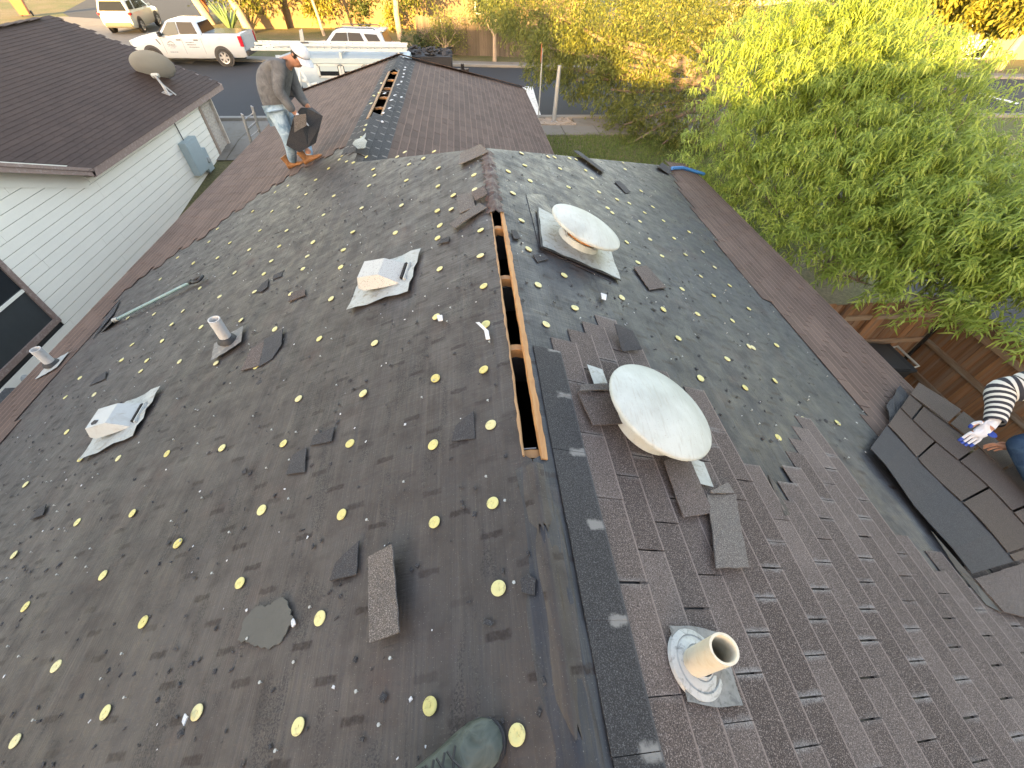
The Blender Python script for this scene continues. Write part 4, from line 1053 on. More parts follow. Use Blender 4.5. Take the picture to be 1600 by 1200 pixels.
# ------------------------------------------------------------------ roofing shovel
def shovel():
    a = at_left(182, 499, 0.05); b = at_left(300, 440, 0.06); g = at_left(318, 433, 0.06)
    t = thing('roofing_shovel', a, 'teal handled roofing shovel with black grip lying by the left eave', 'shovel')
    MB().tube([a+(b-a)*q for q in (0, .25, .5, .75, 1)], 0.017, 12).build('handle', 'tool_teal', t, True)
    d = (g-b); d /= np.linalg.norm(d); side = np.cross(d, np.array(NL)); side /= np.linalg.norm(side)
    loop = [b - d*0.10, b + d*0.0 + side*0.0] 
    m = MB(); m.tube([b-d*0.16, b-d*0.03, b], [0.022, 0.024, 0.026], 12)
    e = 0.052
    pts = [b, b+d*0.05+side*e*0.8, b+d*0.12+side*e, b+d*0.145+side*e*0.7, b+d*0.15, b+d*0.145-side*e*0.7, b+d*0.12-side*e, b+d*0.05-side*e*0.8, b]
    m.tube([tuple(p) for p in pts], 0.015, 10); m.build('grip', 'black_rubber', t, True)
    MB().tube([a+d*0.03, a-d*0.05], [0.022, 0.026], 12).build('socket', 'galvanised', t, True)
    bl = [a-d*0.04+side*0.05, a-d*0.04-side*0.05, a-d*0.16-side*0.11, a-d*0.27-side*0.10, a-d*0.27+side*0.10, a-d*0.16+side*0.11]
    bl = [p - np.array(NL)*(0.0 if i < 2 else 0.025 if i in (2, 5) else 0.045) for i, p in enumerate(bl)]
    MB().prism([tuple(p) for p in bl], (0, 0, 0.004)).build('blade', 'steel_dark', t)
shovel()
# foil flashing scrap at the valley, blue strap at the far right corner, clear plastic strip by the slot
pz = [at_left(u, v, 0.05) for u, v in ((555, 232), (560, 222), (568, 212), (572, 208), (570, 218), (578, 228), (574, 236), (562, 237))]
m_, n_, l_, b_ = nt('foil'); b_.inputs['Base Color'].default_value = (0.16, 0.185, 0.20, 1); b_.inputs['Metallic'].default_value = 0.7; b_.inputs['Roughness'].default_value = 0.35
bump(n_, l_, b_, noise(n_, l_, coords(n_, l_), 25, 4), 1.0, 0.03)
sheet_thing('foil_scrap', pz, 'crumpled shiny foil scrap at the foot of the wing ridge', 'foil', 'foil', bend=0.06)
m = MB(); m.tube([at_right(u, v, 0.05) for u, v in ((1050, 263), (1066, 262), (1080, 266), (1100, 272))], 0.03, 6); tag(m.build('strap', 'strap_blue', smooth=True), 'blue strap at the far right corner of the roof', 'strap')
sheet_thing('plastic_strip', [at_left(u, v, 0.03) for u, v in ((744, 505), (750, 505), (764, 518), (766, 530), (760, 531), (760, 520))], 'clear bent plastic strip beside a cap left of the slot', 'plastic strip', 'paper', bend=0.012)
for px, lb in (([(684,494),(692,494),(693,502),(686,503)], 'small white foil scrap beside a cap below the box vent'), ([(288,1128),(292,1115),(297,1120),(291,1134)], 'pale paper scrap near the bottom left caps'), ([(458,966),(461,975),(456,980),(455,970)], 'white paper bit beside the torn felt patch'), ([(938,459),(947,462),(946,470),(940,468)], 'silver foil crumb right of the slot')):
    sheet_thing('paper_scrap', [(at_left if px[0][0] < 800 else at_right)(u, v, 0.025) for u, v in px], lb, 'paper scrap', 'paper', bend=0.01)

# ------------------------------------------------------------------ the house next door
XW, YC, ZE = -8.5, 16.0, -2.22
nb = thing('neighbour_house', (XW-4, 8, GZ), 'neighbouring house with white lap siding and dark brown roof at the left', 'house')
YG, YRG = 10.1, 5.5                 # gable: far foot of its rake, its ridge
def wall_top(y): return ZE if y > YG else (ZE + K*(YG-y) if y > YRG else ZE + K*(y-(2*YRG-YG)))
WIN = (5.15, 7.28, -4.06, -2.66)
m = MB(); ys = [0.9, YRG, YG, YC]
m.add([(XW-0.03, y, GZ) for y in ys]+[(XW-0.03, y, wall_top(y)) for y in ys], [(0, 1, 5, 4), (1, 2, 6, 5), (2, 3, 7, 6)]); m.build('wall', 'car_trim', nb)  # dark backing: painted shadow lines showing through the gaps between boards
row = 0.178; zb = GZ+0.10; ri = 0
while zb < ZE + K*(YG-YRG):
    y1 = YC if zb < ZE-0.20 else (YG-(zb+row+0.10-ZE)/K if zb > ZE else YC)
    y0 = 0.9 if zb < ZE else 0.9+(zb-ZE)/K
    y = y0; first = True
    while y < y1-0.05:
        L = rnd.uniform(1.2, 3.6) if first else 3.66
        first = False; ye = min(y+L, y1)
        segs = [(y, ye)]
        if zb+row > WIN[2] and zb < WIN[3]:
            segs = [(a, b) for a, b in ((y, min(ye, WIN[0]-0.0)), (max(y, WIN[1]), ye)) if b-a > 0.03]
        for a, b in segs:
            MB().box((XW+0.002, (a+b)/2, zb+row/2), (0.018, b-a-0.004, row-0.011), Matrix.Rotation(R(-2.0), 3, 'Y')).build('siding_board', 'siding', nb)
        y = ye
    zb += row; ri += 1
MB().beam((XW+0.012, YG+0.05, ZE-0.20), (XW+0.012, YRG, ZE+K*(YG-YRG)-0.20), 0.03, 0.42).build('frieze_board', 'siding', nb)
MB().box((XW+0.0145, (YG+YC)/2, ZE-0.24), (0.03, YC-YG-0.15, 0.16)).build('frieze_board', 'siding', nb)
# trim at the far corner, brick pier beyond it
MB().box((XW+0.012, YC-0.06, (GZ+ZE)/2), (0.045, 0.13, ZE-GZ)).build('corner_trim', 'trim_tan', nb)
MB().box((XW-0.10, YC+0.36, (GZ+ZE)/2), (0.20, 0.68, ZE-GZ)).build('brick_pier', 'mortar', nb)
BRM = None
for j in range(33):
    for i in range(3):
        z = GZ+0.05+j*0.0675; y = YC+0.02+i*0.215+(0.1 if j % 2 else 0)
        if z > ZE-0.08 or y > YC+0.60: continue
        if BRM is None:
            o = MB().box((0, 0, 0), (0.02, 0.20, 0.056)).build('brick', 'brick_face', nb, bevel=0.004); BRM = o.data
        else:
            o = bpy.data.objects.new('brick', BRM); COL.objects.link(o); adopt(o, nb)
        o.matrix_basis = Matrix.Translation((XW+0.004+rnd.uniform(-0.003, 0.003), y+0.1, z))
for i, y in enumerate((YC+0.06, YC+0.26, YC+0.46)): pass
MB().box((XW-2.6, YC+0.72, (GZ+ZE)/2), (5.4, 0.06, ZE-GZ)).build('front_wall', 'brick_face', nb)
# roof: long slope facing us with its ridge, far rake, the near gable
ZR = ZE + 3.92*K; XRN = -12.15; XEV = -8.22; YR2 = 17.4
def FN(s, y, h=0.0): return np.array([XEV - 0 + (-(XEV-XRN)) + s*CA + h*SA, y, ZR - s*SA + h*CA])
m = MB(); th = 0.03
m.add([(XRN, 2, ZR-th), (XRN, YR2, ZR-th), (XEV, YR2, ZE-th+0.01), (XEV, YG, ZE-th+0.01), (XEV-2.0, YG-2.0, ZE+2.0*K-th), (XEV-2, 2, ZE+2*K-th)], [(0, 1, 2, 3, 4, 5)])
m.build('roof_deck', 'shingle_neighbour', nb)
npoly = [(0.0, 3.0), (0.0, YR2), (3.93/CA, YR2), (3.93/CA, YG-0.05), (1.9/CA, YG-2.05), (1.9/CA, 3.0)]
place_tabs('shingle', tab_places(FN, [npoly], 3.93/CA, 3.0, YR2, seed=12), 'shingle_neighbour', nb, 0, 'dark brown shingle courses of the neighbouring roof')
m = MB(); m.add([(XRN, 2, ZR), (XRN, YR2, ZR), (XRN-3.9, YR2, ZE), (XRN-3.9, 2, ZE)], [(0, 1, 2, 3)]); m.build('roof_deck', 'shingle_neighbour', nb)
m = MB(); zg = ZE+K*(YG-YRG)
m.add([(XEV, YG, ZE), (XEV, YRG, zg), (XEV-4.5, YRG, zg), (XEV-4.5, YG, ZE), (XEV, 0.7, ZE-0.05), (XEV-4.5, 0.7, ZE-0.05)], [(0, 1, 2, 3), (1, 4, 5, 2)]); m.build('gable_roof', 'shingle_neighbour', nb)
m = MB()
for i in range(26):
    m.box((XRN, 4+i*0.5, ZR+0.022), (0.24, 0.6, 0.012), Matrix.Rotation(R(2), 3, 'X'))
m.build('ridge_cap', 'shingle_neighbour', nb)
def nboard(a, b, h=0.15, t=0.035, name='fascia'): MB().beam(a, b, t, h).build(name, 'trim_pink', nb)
nboard((XEV+0.01, YG-0.05, ZE-0.09), (XEV+0.01, YR2+0.02, ZE-0.09))
nboard((XEV+0.01, YG+0.02, ZE-0.085), (XEV+0.01, YRG, zg-0.085)); nboard((XEV+0.03, YG+0.0, ZE-0.03), (XEV+0.03, YRG, zg-0.03), 0.06, 0.03, 'drip_edge')
nboard((XEV, YR2+0.02, ZE-0.09), (XRN, YR2+0.02, ZR-0.09))
m = MB(); m.add([(XEV, YG, ZE-0.165), (XEV, YR2, ZE-0.165), (XW-0.02, YR2, ZE-0.165), (XW-0.02, YG, ZE-0.165)], [(0, 1, 2, 3)]); m.build('soffit', 'trim_pink', nb)
# window
win = MB().box((XW+0.0, (WIN[0]+WIN[1])/2, (WIN[2]+WIN[3])/2), (0.03, WIN[1]-WIN[0]-0.1, WIN[3]-WIN[2]-0.1)).build('window', 'screen', nb)
for y, z, sy, sz in (((WIN[0]+WIN[1])/2, WIN[2]+0.055, WIN[1]-WIN[0], 0.11), ((WIN[0]+WIN[1])/2, WIN[3]-0.055, WIN[1]-WIN[0], 0.11), (WIN[0]+0.055, (WIN[2]+WIN[3])/2, 0.11, WIN[3]-WIN[2]-0.224), (WIN[1]-0.055, (WIN[2]+WIN[3])/2, 0.11, WIN[3]-WIN[2]-0.224)):
    MB().box((XW+0.022, y, z), (0.05, sy, sz)).build('frame', 'trim_pink', win, bevel=0.004)
MB().box((XW+0.024, (WIN[0]+WIN[1])/2, -3.27), (0.03, WIN[1]-WIN[0]-0.23, 0.05)).build('sash_rail', 'siding', win)
MB().box((XW+0.018, (WIN[0]+WIN[1])/2, (WIN[3]-3.27)/2-0.04), (0.008, WIN[1]-WIN[0]-0.24, 0.44)).build('pane', 'window_glass', win)
# meter boxes on its wall
yb0, yb1 = at_x(277, 226, XW)[1], at_x(296, 217, XW)[1]
zt, zb_ = at_x(275, 226, XW)[2], at_x(301, 277, XW)[2]
eb = thing('meter_box', (XW, (yb0+yb1)/2, zb_), 'tall pale blue electric panel on the white siding', 'electric box')
MB().box((XW+0.11, (yb0+yb1)/2, (zt+zb_)/2), (0.20, abs(yb1-yb0), zt-zb_)).build('case', 'meter_blue', eb, bevel=0.008)
MB().box((XW+0.213, (yb0+yb1)/2, (zt+zb_)/2-0.03), (0.006, abs(yb1-yb0)-0.05, zt-zb_-0.12)).build('cover', 'meter_blue', eb)
MB().tube([(XW+0.05, (yb0+yb1)/2-0.05, zt), (XW+0.04, (yb0+yb1)/2-0.05, ZE-0.1)], 0.014, 8).build('service_wire', 'car_trim', eb)
m2 = at_x(317, 250, XW); eb2 = thing('electric_meter', (XW, m2[1], m2[2]-0.3), 'smaller pale blue electric meter with round glass beside the panel', 'electric box')
MB().box((XW+0.08, m2[1], m2[2]), (0.14, 0.34, 0.62)).build('case', 'meter_blue', eb2, bevel=0.008)
MB().lathe([(0.0, 0.06), (0.075, 0.055), (0.085, 0.0)], 20, (XW+0.15, m2[1], m2[2]), Matrix.Rotation(R(90), 3, 'Y')).build('meter_glass', 'vent_white', eb2, True)
for k in range(4):
    y = m2[1]-0.12+0.1*k
    MB().tube([(XW+0.07, y, m2[2]-0.3), (XW+0.07, y, m2[2]-0.75-0.07*k)], 0.022, 8).build('conduit', 'aluminium' if k % 2 else 'lead', eb2)
u_ = at_x(14, 625, XW); ub = thing('utility_box', (XW, u_[1], u_[2]-0.3), 'small dark grey box low on the white wall at the left edge', 'utility box')
MB().box((XW+0.10, u_[1]-0.15, u_[2]-0.05), (0.18, 0.5, 0.42)).build('case', 'dish_grey', ub, bevel=0.01)
MB().box((XW+0.10, u_[1]-0.15, u_[2]+0.175), (0.20, 0.53, 0.02)).build('lid', 'lead', ub)
MB().lathe([(0.0, 0.09), (0.05, 0.08), (0.075, 0.03), (0.08, 0.0)], 20, at_x(38, 592, XW), Matrix.Rotation(R(90), 3, 'Y')).build('round_wall_vent', 'vent_white', nb, True)  # small round vent on the wall, not a light
# satellite dish
ft = hit(262, 147, (K, 0, 1.0), ZE+K*XEV)
ds = thing('satellite_dish', ft, 'grey satellite dish on a bent mast above the neighbouring eave', 'satellite dish')
dc = at_x(240, 106, -9.15); dn = Vector((-0.22, 0.74, 0.64)).normalized(); DM = dn.to_track_quat('Z', 'Y').to_matrix()
MB().lathe([(q*1.12, z) for q, z in ((0.0, 0.0), (0.16, 0.008), (0.32, 0.03), (0.455, 0.062), (0.472, 0.072), (0.462, 0.076), (0.32, 0.042), (0.0, 0.012))], 48, dc, DM).build('dish', 'dish_grey', ds, True)
bk = Vector(dc)-dn*0.05 + Vector((0.03, -0.14, -0.12))
MB().box(bk, (0.20, 0.12, 0.09), DM).build('bracket', 'sign_white', ds, bevel=0.02)
f0 = Vector(ft)
MB().tube([f0, f0+Vector((-0.02, 0.0, 0.22)), bk], 0.032, 10).build('mast', 'aluminium', ds, True)
MB().tube([f0+Vector((0.14, -0.16, 0.0)), f0+Vector((0, 0.0, 0.22))], 0.018, 8).build('strut', 'aluminium', ds); MB().tube([f0+Vector((0.16, 0.1, -0.05)), f0+Vector((0, 0.0, 0.22))], 0.018, 8).build('strut', 'aluminium', ds)
MB().prism([f0+Vector(q) for q in ((-0.09, -0.1, 0.05), (0.1, -0.1, -0.03), (0.1, 0.1, -0.03), (-0.09, 0.1, 0.05))], (0, 0, 0.015)).build('foot_plate', 'aluminium', ds)
tip = Vector(dc)+dn*0.42+Vector((0.0, 0.15, 0.0))
MB().tube([Vector(dc)+DM @ Vector((0, 0.42, 0.06)), tip], 0.016, 8).build('feed_arm', 'aluminium', ds)
fh = Vector(at_x(233, 91, -9.5))
MB().box(fh, (0.17, 0.10, 0.10), DM).build('feed_horn', 'sign_white', ds, bevel=0.02)

# ladder leaning on the left eave
def ladder_mesh(L, w, t, label, group=None, n=None, mat='aluminium', loc=(0, 0, 0)):
    t_ = thing('ladder', loc, label, 'ladder', group); n = n or int(L/0.3)
    for s in (-1, 1): MB().box((s*w/2, L/2, 0), (0.03, L, 0.08)).build('rail', mat, t_)
    for i in range(n): MB().tube([(-w/2, 0.2+i*(L-0.4)/(n-1), 0), (w/2, 0.2+i*(L-0.4)/(n-1), 0)], 0.017, 6).build('rung', mat, t_)
    return t_
ld = ladder_mesh(3.4, 0.42, 0, 'aluminium extension ladder leaning at the left eave behind the roof')
top = Vector(at_y(386, 172, 14.5)); base = Vector(at_z(376, 238, -4.1)); base = Vector((top.x-0.55, top.y+0.9, -4.2))
dv_ = (top-base).normalized(); xx = dv_.cross(Vector((-1, 0.35, 0))).normalized(); xx = Vector((0.45, 1.0, 0)).normalized(); zz = xx.cross(dv_).normalized(); xx = dv_.cross(zz)
MLd = Matrix((xx, dv_, zz)).transposed().to_4x4(); MLd.translation = top - dv_*3.4; ld.matrix_world = MLd

# ------------------------------------------------------------------ right hand fence, bin, post
fence = thing('board_fence', (8, 4.9, GZ), 'brown wooden board fence right of the house, seen from its rail side', 'fence')
FT = -2.63
BM = MB().box((0, 0, 0), (0.018, 0.137, 1.0)).build('board', 'fence_wood', fence, bevel=0.004)
def fboard(loc, rz, h, first=[True]):
    if first[0]: o = BM; first[0] = False
    else: o = bpy.data.objects.new('board', BM.data); COL.objects.link(o); adopt(o, fence)
    o.matrix_basis = Matrix.Translation(loc) @ Matrix.Rotation(rz, 4, 'Z') @ Matrix.Diagonal((1, 1, h, 1))
hgt = FT-GZ
for i in range(64):
    y = 4.83-i*0.142
    fboard((8.03+rnd.uniform(-0.004, 0.004), y, GZ+hgt/2+rnd.uniform(-0.02, 0.01)), 0, hgt)
for i in range(18):
    fboard((7.93-i*0.142, 4.95+rnd.uniform(-0.004, 0.004), GZ+hgt/2+rnd.uniform(-0.02, 0.02)), R(90), hgt)
for z in (FT-0.28, FT-0.86, FT-1.42):
    MB().box((7.99, 0.4, z), (0.045, 8.9, 0.09)).build('rail', 'fence_rail', fence, bevel=0.005)
    MB().box((6.75, 4.91, z), (2.4, 0.045, 0.09)).build('rail', 'fence_rail', fence, bevel=0.005)
for y in (2.45, 0.0, -2.4): MB().box((7.93, y, GZ+0.85), (0.09, 0.09, 1.75)).build('post', 'fence_rail', fence, bevel=0.006)
pm = thing('metal_post', (7.93, 4.86, GZ), 'dark metal fence post in the corner of the board fence', 'post')
MB().tube([(7.93, 4.86, GZ), (7.93, 4.86, FT+0.12)], 0.035, 10).build('tube', 'car_black', pm, True)
for z in (FT-0.1, FT-0.28): MB().box((7.93, 4.84, z), (0.09, 0.09, 0.03)).build('clamp', 'aluminium', pm)
# gate leaf panels beyond the corner
for x in (5.95, 6.55): MB().box((x, 4.90, GZ+0.95), (0.09, 0.06, 1.8)).build('gate_post', 'fence_wood', fence, bevel=0.005)
bp_ = at_z(1385, 560, -3.45)
bn = thing('wheelie_bin', (bp_[0], bp_[1], GZ), 'black wheeled rubbish bin standing below the right eave', 'bin')
bx, by = float(bp_[0]), float(bp_[1])
m = MB(); m.loft([[(bx-a, by-b, z), (bx+a, by-b, z), (bx+a, by+b, z), (bx-a, by+b, z)] for a, b, z in ((0.21, 0.24, GZ+0.1), (0.28, 0.31, GZ+0.95), (0.31, 0.34, GZ+0.97), (0.31, 0.34, GZ+1.02))]); m.build('body', 'bin_black', bn, bevel=0.01)
MB().box((bx-0.10, by, GZ+1.05), (0.62, 0.66, 0.05), Matrix.Rotation(R(8), 3, 'Y')).build('lid', 'bin_black', bn, bevel=0.02)
MB().tube([(bx+0.30, by-0.25, GZ+1.0), (bx+0.38, by-0.25, GZ+1.03), (bx+0.38, by+0.25, GZ+1.03), (bx+0.30, by+0.25, GZ+1.0)], 0.018, 8).build('handle', 'dish_grey', bn, True)
for s in (-1, 1): MB().tube([(bx-0.18, by+s*0.26, GZ+0.1), (bx-0.18, by+s*0.31, GZ+0.1)], 0.1, 16).build('wheel', 'black_rubber', bn)

# ------------------------------------------------------------------ foliage
def unit(a): return a/np.maximum(np.linalg.norm(a, axis=-1, keepdims=True), 1e-9)
def leaf_quads(P, D, U, L, W, curve=0.35, two=True):
    """P base, D direction, U face normal hint; arrays"""
    n = len(P); S = unit(np.cross(D, U)); Nn = unit(np.cross(S, D))
    L = np.asarray(L).reshape(-1, 1)*np.ones((n, 1)); W = np.asarray(W).reshape(-1, 1)*np.ones((n, 1))
    if two:
        mid = P + D*L*0.45 + Nn*L*curve*0.12; tip = P + D*L*0.95 - Nn*L*curve*0.45
        V = np.stack([P-S*W*0.12, P+S*W*0.12, mid+S*W*0.5, mid-S*W*0.5, tip+S*W*0.06, tip-S*W*0.06], 1).reshape(-1, 3)
        b = np.arange(n)[:, None]*6
        F = np.concatenate([b+np.array([[0, 1, 2, 3]]), b+np.array([[3, 2, 4, 5]])])
    else:
        mid = P + D*L*0.5; tip = P + D*L - Nn*L*curve*0.3
        V = np.stack([P, mid+S*W*0.5, tip, mid-S*W*0.5], 1).reshape(-1, 3)
        F = np.arange(n)[:, None]*4+np.array([[0, 1, 2, 3]])
    return V, F
def rand_dir(n): return unit(nrg.normal(size=(n, 3)))
def cloud(clumps, per, L, W, droop=0.5, shell=0.55, two=False, curve=0.4, jit=0.35):
    """leaves through the volume of each clump, denser to its skin; uneven sub-tufts"""
    Ps, Ds, Us, Ls, Ws = [], [], [], [], []
    for c, r in clumps:
        c = np.array(c, float); r = np.array(r, float)*np.ones(3)
        nt_ = max(6, int(per*np.mean(r)**2/14))
        td = rand_dir(nt_); rr = (shell + (1.06-shell)*nrg.random((nt_, 1))**0.7)
        tc = c + td*r*rr
        for q, d in zip(tc, td):
            k = 14; off = nrg.normal(size=(k, 3))*np.mean(r)*jit*0.33
            p = q+off; dd = unit(d*0.7 + rand_dir(k)*0.9 + np.array([0, 0, -droop]))
            Ps.append(p); Ds.append(dd); Us.append(unit(rand_dir(k)*0.7+np.array([0, 0, 1.0])))
            Ls.append(L*(0.6+0.8*nrg.random(k))); Ws.append(W*(0.7+0.6*nrg.random(k)))
    return leaf_quads(np.concatenate(Ps), np.concatenate(Ds), np.concatenate(Us), np.concatenate(Ls), np.concatenate(Ws), curve, two)
def limb(m, a, b, r0, r1, n=5, wob=0.12, sides=7):
    a, b = np.array(a, float), np.array(b, float); L = np.linalg.norm(b-a); pts = []
    for i in range(n+1):
        t = i/n; pts.append(a+(b-a)*t + (np.array([rnd.uniform(-1, 1), rnd.uniform(-1, 1), rnd.uniform(-0.3, 0.6)])*wob*L*0.25*math.sin(math.pi*t)))
    m.tube(pts, [r0+(r1-r0)*i/n for i in range(n+1)], sides)
def tree(name, base, fork_h, clumps, label, leafmat, per, L, W, r0=0.2, bark='bark', group='trees around the street', two=False, droop=0.5, shell=0.55, curve=0.4, lean=(0, 0), cat='tree', nl=None, jit=0.35):
    base = np.array(base, float); t = thing(name, base, label, cat, group)
    m = MB(); fk = base+np.array([lean[0], lean[1], fork_h])
    limb(m, base-np.array([0, 0, 0.1]), fk, r0, r0*0.75, 5, 0.05, 10)
    for c, r in (clumps if nl is None else clumps[:nl]):
        limb(m, fk, np.array(c), r0*0.5, 0.03, 5, 0.25, 6)
    m.build('trunk', bark, t, True)
    V, F = cloud(clumps, per, L, W, droop, shell, two, curve, jit)
    np_mesh('crown', V, F, leafmat, t)
    return t

# the feathery green tree at the right: sprays of long drooping leaves
def peach_tree():
    cl = [((u, v), d, r) for u, v, d, r in (
        (1190, 130, 12.2, 1.25), (1290, 95, 12.6, 1.35), (1340, 90, 12.6, 1.0), (1160, 225, 11.0, 1.05), (1255, 205, 11.0, 1.3), (1370, 190, 11.0, 1.35), (1405, 190, 11.2, 1.0),
        (1230, 300, 10.0, 1.0), (1340, 300, 9.8, 1.2), (1425, 290, 10.0, 1.1), (1490, 320, 10.0, 0.85), (1300, 375, 9.2, 0.75), (1400, 385, 9.0, 0.9), (1500, 388, 9.0, 0.95), (1595, 420, 9.0, 0.85),
        (1130, 300, 10.8, 0.55), (1560, 465, 8.6, 0.5), (1470, 450, 8.5, 0.45), (1350, 425, 8.7, 0.4), (1350, 125, 12.6, 0.9), (1700, 420, 9.6, 1.0), (1680, 480, 9.0, 0.9))]
    clumps = [(at_d(u, v, d), r) for (u, v), d, r in cl]
    base = np.array([9.1, 8.6, gz(8)])
    t = thing('feathery_tree', base, 'big light green tree with long drooping leaves right of the roof', 'tree', 'trees around the street')
    m = MB(); fk = base+np.array([0.1, 0, 1.0])
    limb(m, base-np.array([0, 0, 0.1]), fk, 0.20, 0.16, 4, 0.05, 10)
    Ps, Ds, Us, Ls, Ws = [], [], [], [], []
    for c, r in clumps:
        c = np.array(c); limb(m, fk, c, 0.07, 0.015, 6, 0.3, 6)
        for k in range(5): limb(m, c-np.array([0, 0, r*0.4]), c+unit(nrg.normal(size=3)+np.array([0, 0, 0.5]))*r*1.0, 0.016, 0.004, 4, 0.2, 5)
        nt_ = int(235*r*r)+25
        td = rand_dir(nt_); td[:, 2] = np.where(td[:, 2] < -0.55, -td[:, 2], td[:, 2])
        st = c + td*r*(0.25+0.75*nrg.random((nt_, 1))**0.6)*np.array([1, 1, 0.92])
        for q, d in zip(st, td):
            g = unit(d*0.9 + nrg.normal(size=3)*0.5 + np.array([0, 0, 0.35])); Lt = 0.22+0.30*nrg.random(); k = 13
            tt = (np.linspace(0.15, 1, k)**0.55)[:, None]            # most leaves crowd to the tip of the twig
            p = q + g*Lt*tt + np.array([0, 0, -0.25])*Lt*tt**2
            a0 = np.cross(g, [0.3, 0.2, 1.0]); a0 /= np.linalg.norm(a0); b0 = np.cross(g, a0)
            ang = np.arange(k)*2.4+nrg.random()*6.28
            side = a0*np.cos(ang)[:, None] + b0*np.sin(ang)[:, None]
            dd = unit(side*0.95 + g*0.55 + np.array([0, 0, -0.10]) + nrg.normal(size=(k, 3))*0.15)
            dd[:, 2] = dd[:, 2]*0.7-0.12; dd = unit(dd)
            Ps.append(p); Ds.append(dd); Us.append(unit(g*0.5+np.array([0, 0, 1.0])+nrg.normal(size=(k, 3))*0.2)); Ls.append(0.105+0.075*nrg.random(k)); Ws.append(0.021+0.011*nrg.random(k))
    m.build('trunk', 'bark', t, True)
    V, F = leaf_quads(np.concatenate(Ps), np.concatenate(Ds), np.concatenate(Us), np.concatenate(Ls), np.concatenate(Ws), 1.15, True)
    np_mesh('crown', V, F, 'leaf_peach', t)
peach_tree()
oakc = [(at_d(u, v, d), r*0.94) for u, v, d, r in ((825, 15, 23, 1.5), (880, 25, 22.5, 1.7), (950, 20, 22.5, 1.9), (1030, 20, 22, 1.9), (1110, 20, 22, 1.7), (860, 75, 21.5, 1.2), (925, 85, 21, 1.5), (1000, 95, 20.5, 1.7), (1075, 100, 20, 1.6),
    (900, 125, 21, 0.8), (955, 140, 20, 1.1), (1020, 165, 19.5, 1.2), (1080, 190, 19, 1.0), (975, 195, 19, 0.75), (1035, 225, 18.5, 0.8), (1085, 225, 18.5, 0.7), (1160, 60, 21.5, 1.6), (840, 110, 22, 0.7), (790, 0, 24, 1.2), (985, 225, 18.5, 0.5))]
tree('live_oak', (9.3, 16.2, gz(16.2)), 1.6, oakc, 'large olive green oak with sunlit golden top in front of the street', 'leaf_oak', 1700, 0.14, 0.052, 0.26, group='trees around the street', shell=0.45, droop=0.6, lean=(0.3, 0.3), jit=0.30)
yc = [(at_d(u, v-32, d), r*0.72) for u, v, d, r in ((1440, -5, 34, 1.6), (1500, 5, 33, 1.9), (1560, 10, 33, 2.0), (1620, 5, 33, 2.2), (1510, 30, 32, 1.0), (1600, 40, 32, 1.2), (1460, 20, 34, 1.2), (1550, -30, 34, 2.4), (1470, -40, 35, 2.4))]
tree('street_tree', (33.5, 29.0, SZ), 2.6, yc, 'yellow green street tree at the top right corner before the far building', 'leaf_yellow', 900, 0.30, 0.15, 0.22, group='trees around the street', bark='bark_pale')
# grass in front of the wing
def grass(name, x0, x1, y0, y1, n, h, label):
    x = x0+(x1-x0)*nrg.random(n); y = y0+(y1-y0)*nrg.random(n)
    P = np.stack([x, y, np.array([gz(q) for q in y])], 1); D = unit(nrg.normal(size=(n, 3))*0.35+np.array([0, 0, 1.0]))
    V, F = leaf_quads(P, D, rand_dir(n), h*(0.5+nrg.random(n)), 0.012+0.01*nrg.random(n), 0.6, False)
    o = np_mesh(name, V, F, 'grass_blade'); tag(o, label, 'grass', kind='stuff')
grass('grass', 1.9, 10.4, 9.5, 17.3, 42000, 0.10, 'short bright green lawn between the house and the pavement')
grass('weeds', 5.3, 7.9, 2.5, 9.0, 2500, 0.12, 'sparse weeds on the ground below the right eave')
# a bed of stones round the pole
def stones():
    V = []; F = []
    for i in range(260):
        x, y, s = rnd.uniform(1.6, 4.2), rnd.uniform(18.3, 19.25), rnd.uniform(0.03, 0.09)
        o = len(V); q = TAB_V-0.5; q = q*np.array([s*rnd.uniform(.7, 1.6), s, s*0.7])*2 + np.array([[rnd.uniform(-.3, .3)*s for _ in range(3)] for _ in range(8)])
        V += list(q+np.array([x, y, gz(y)+0.03])); F += [tuple(k+o for k in f) for f in TAB_F.tolist()]
    tag(np_mesh('stone_bed', np.array(V), np.array(F), 'rock'), 'bed of loose brown stones round the grey pole', 'stones', kind='stuff')
stones()

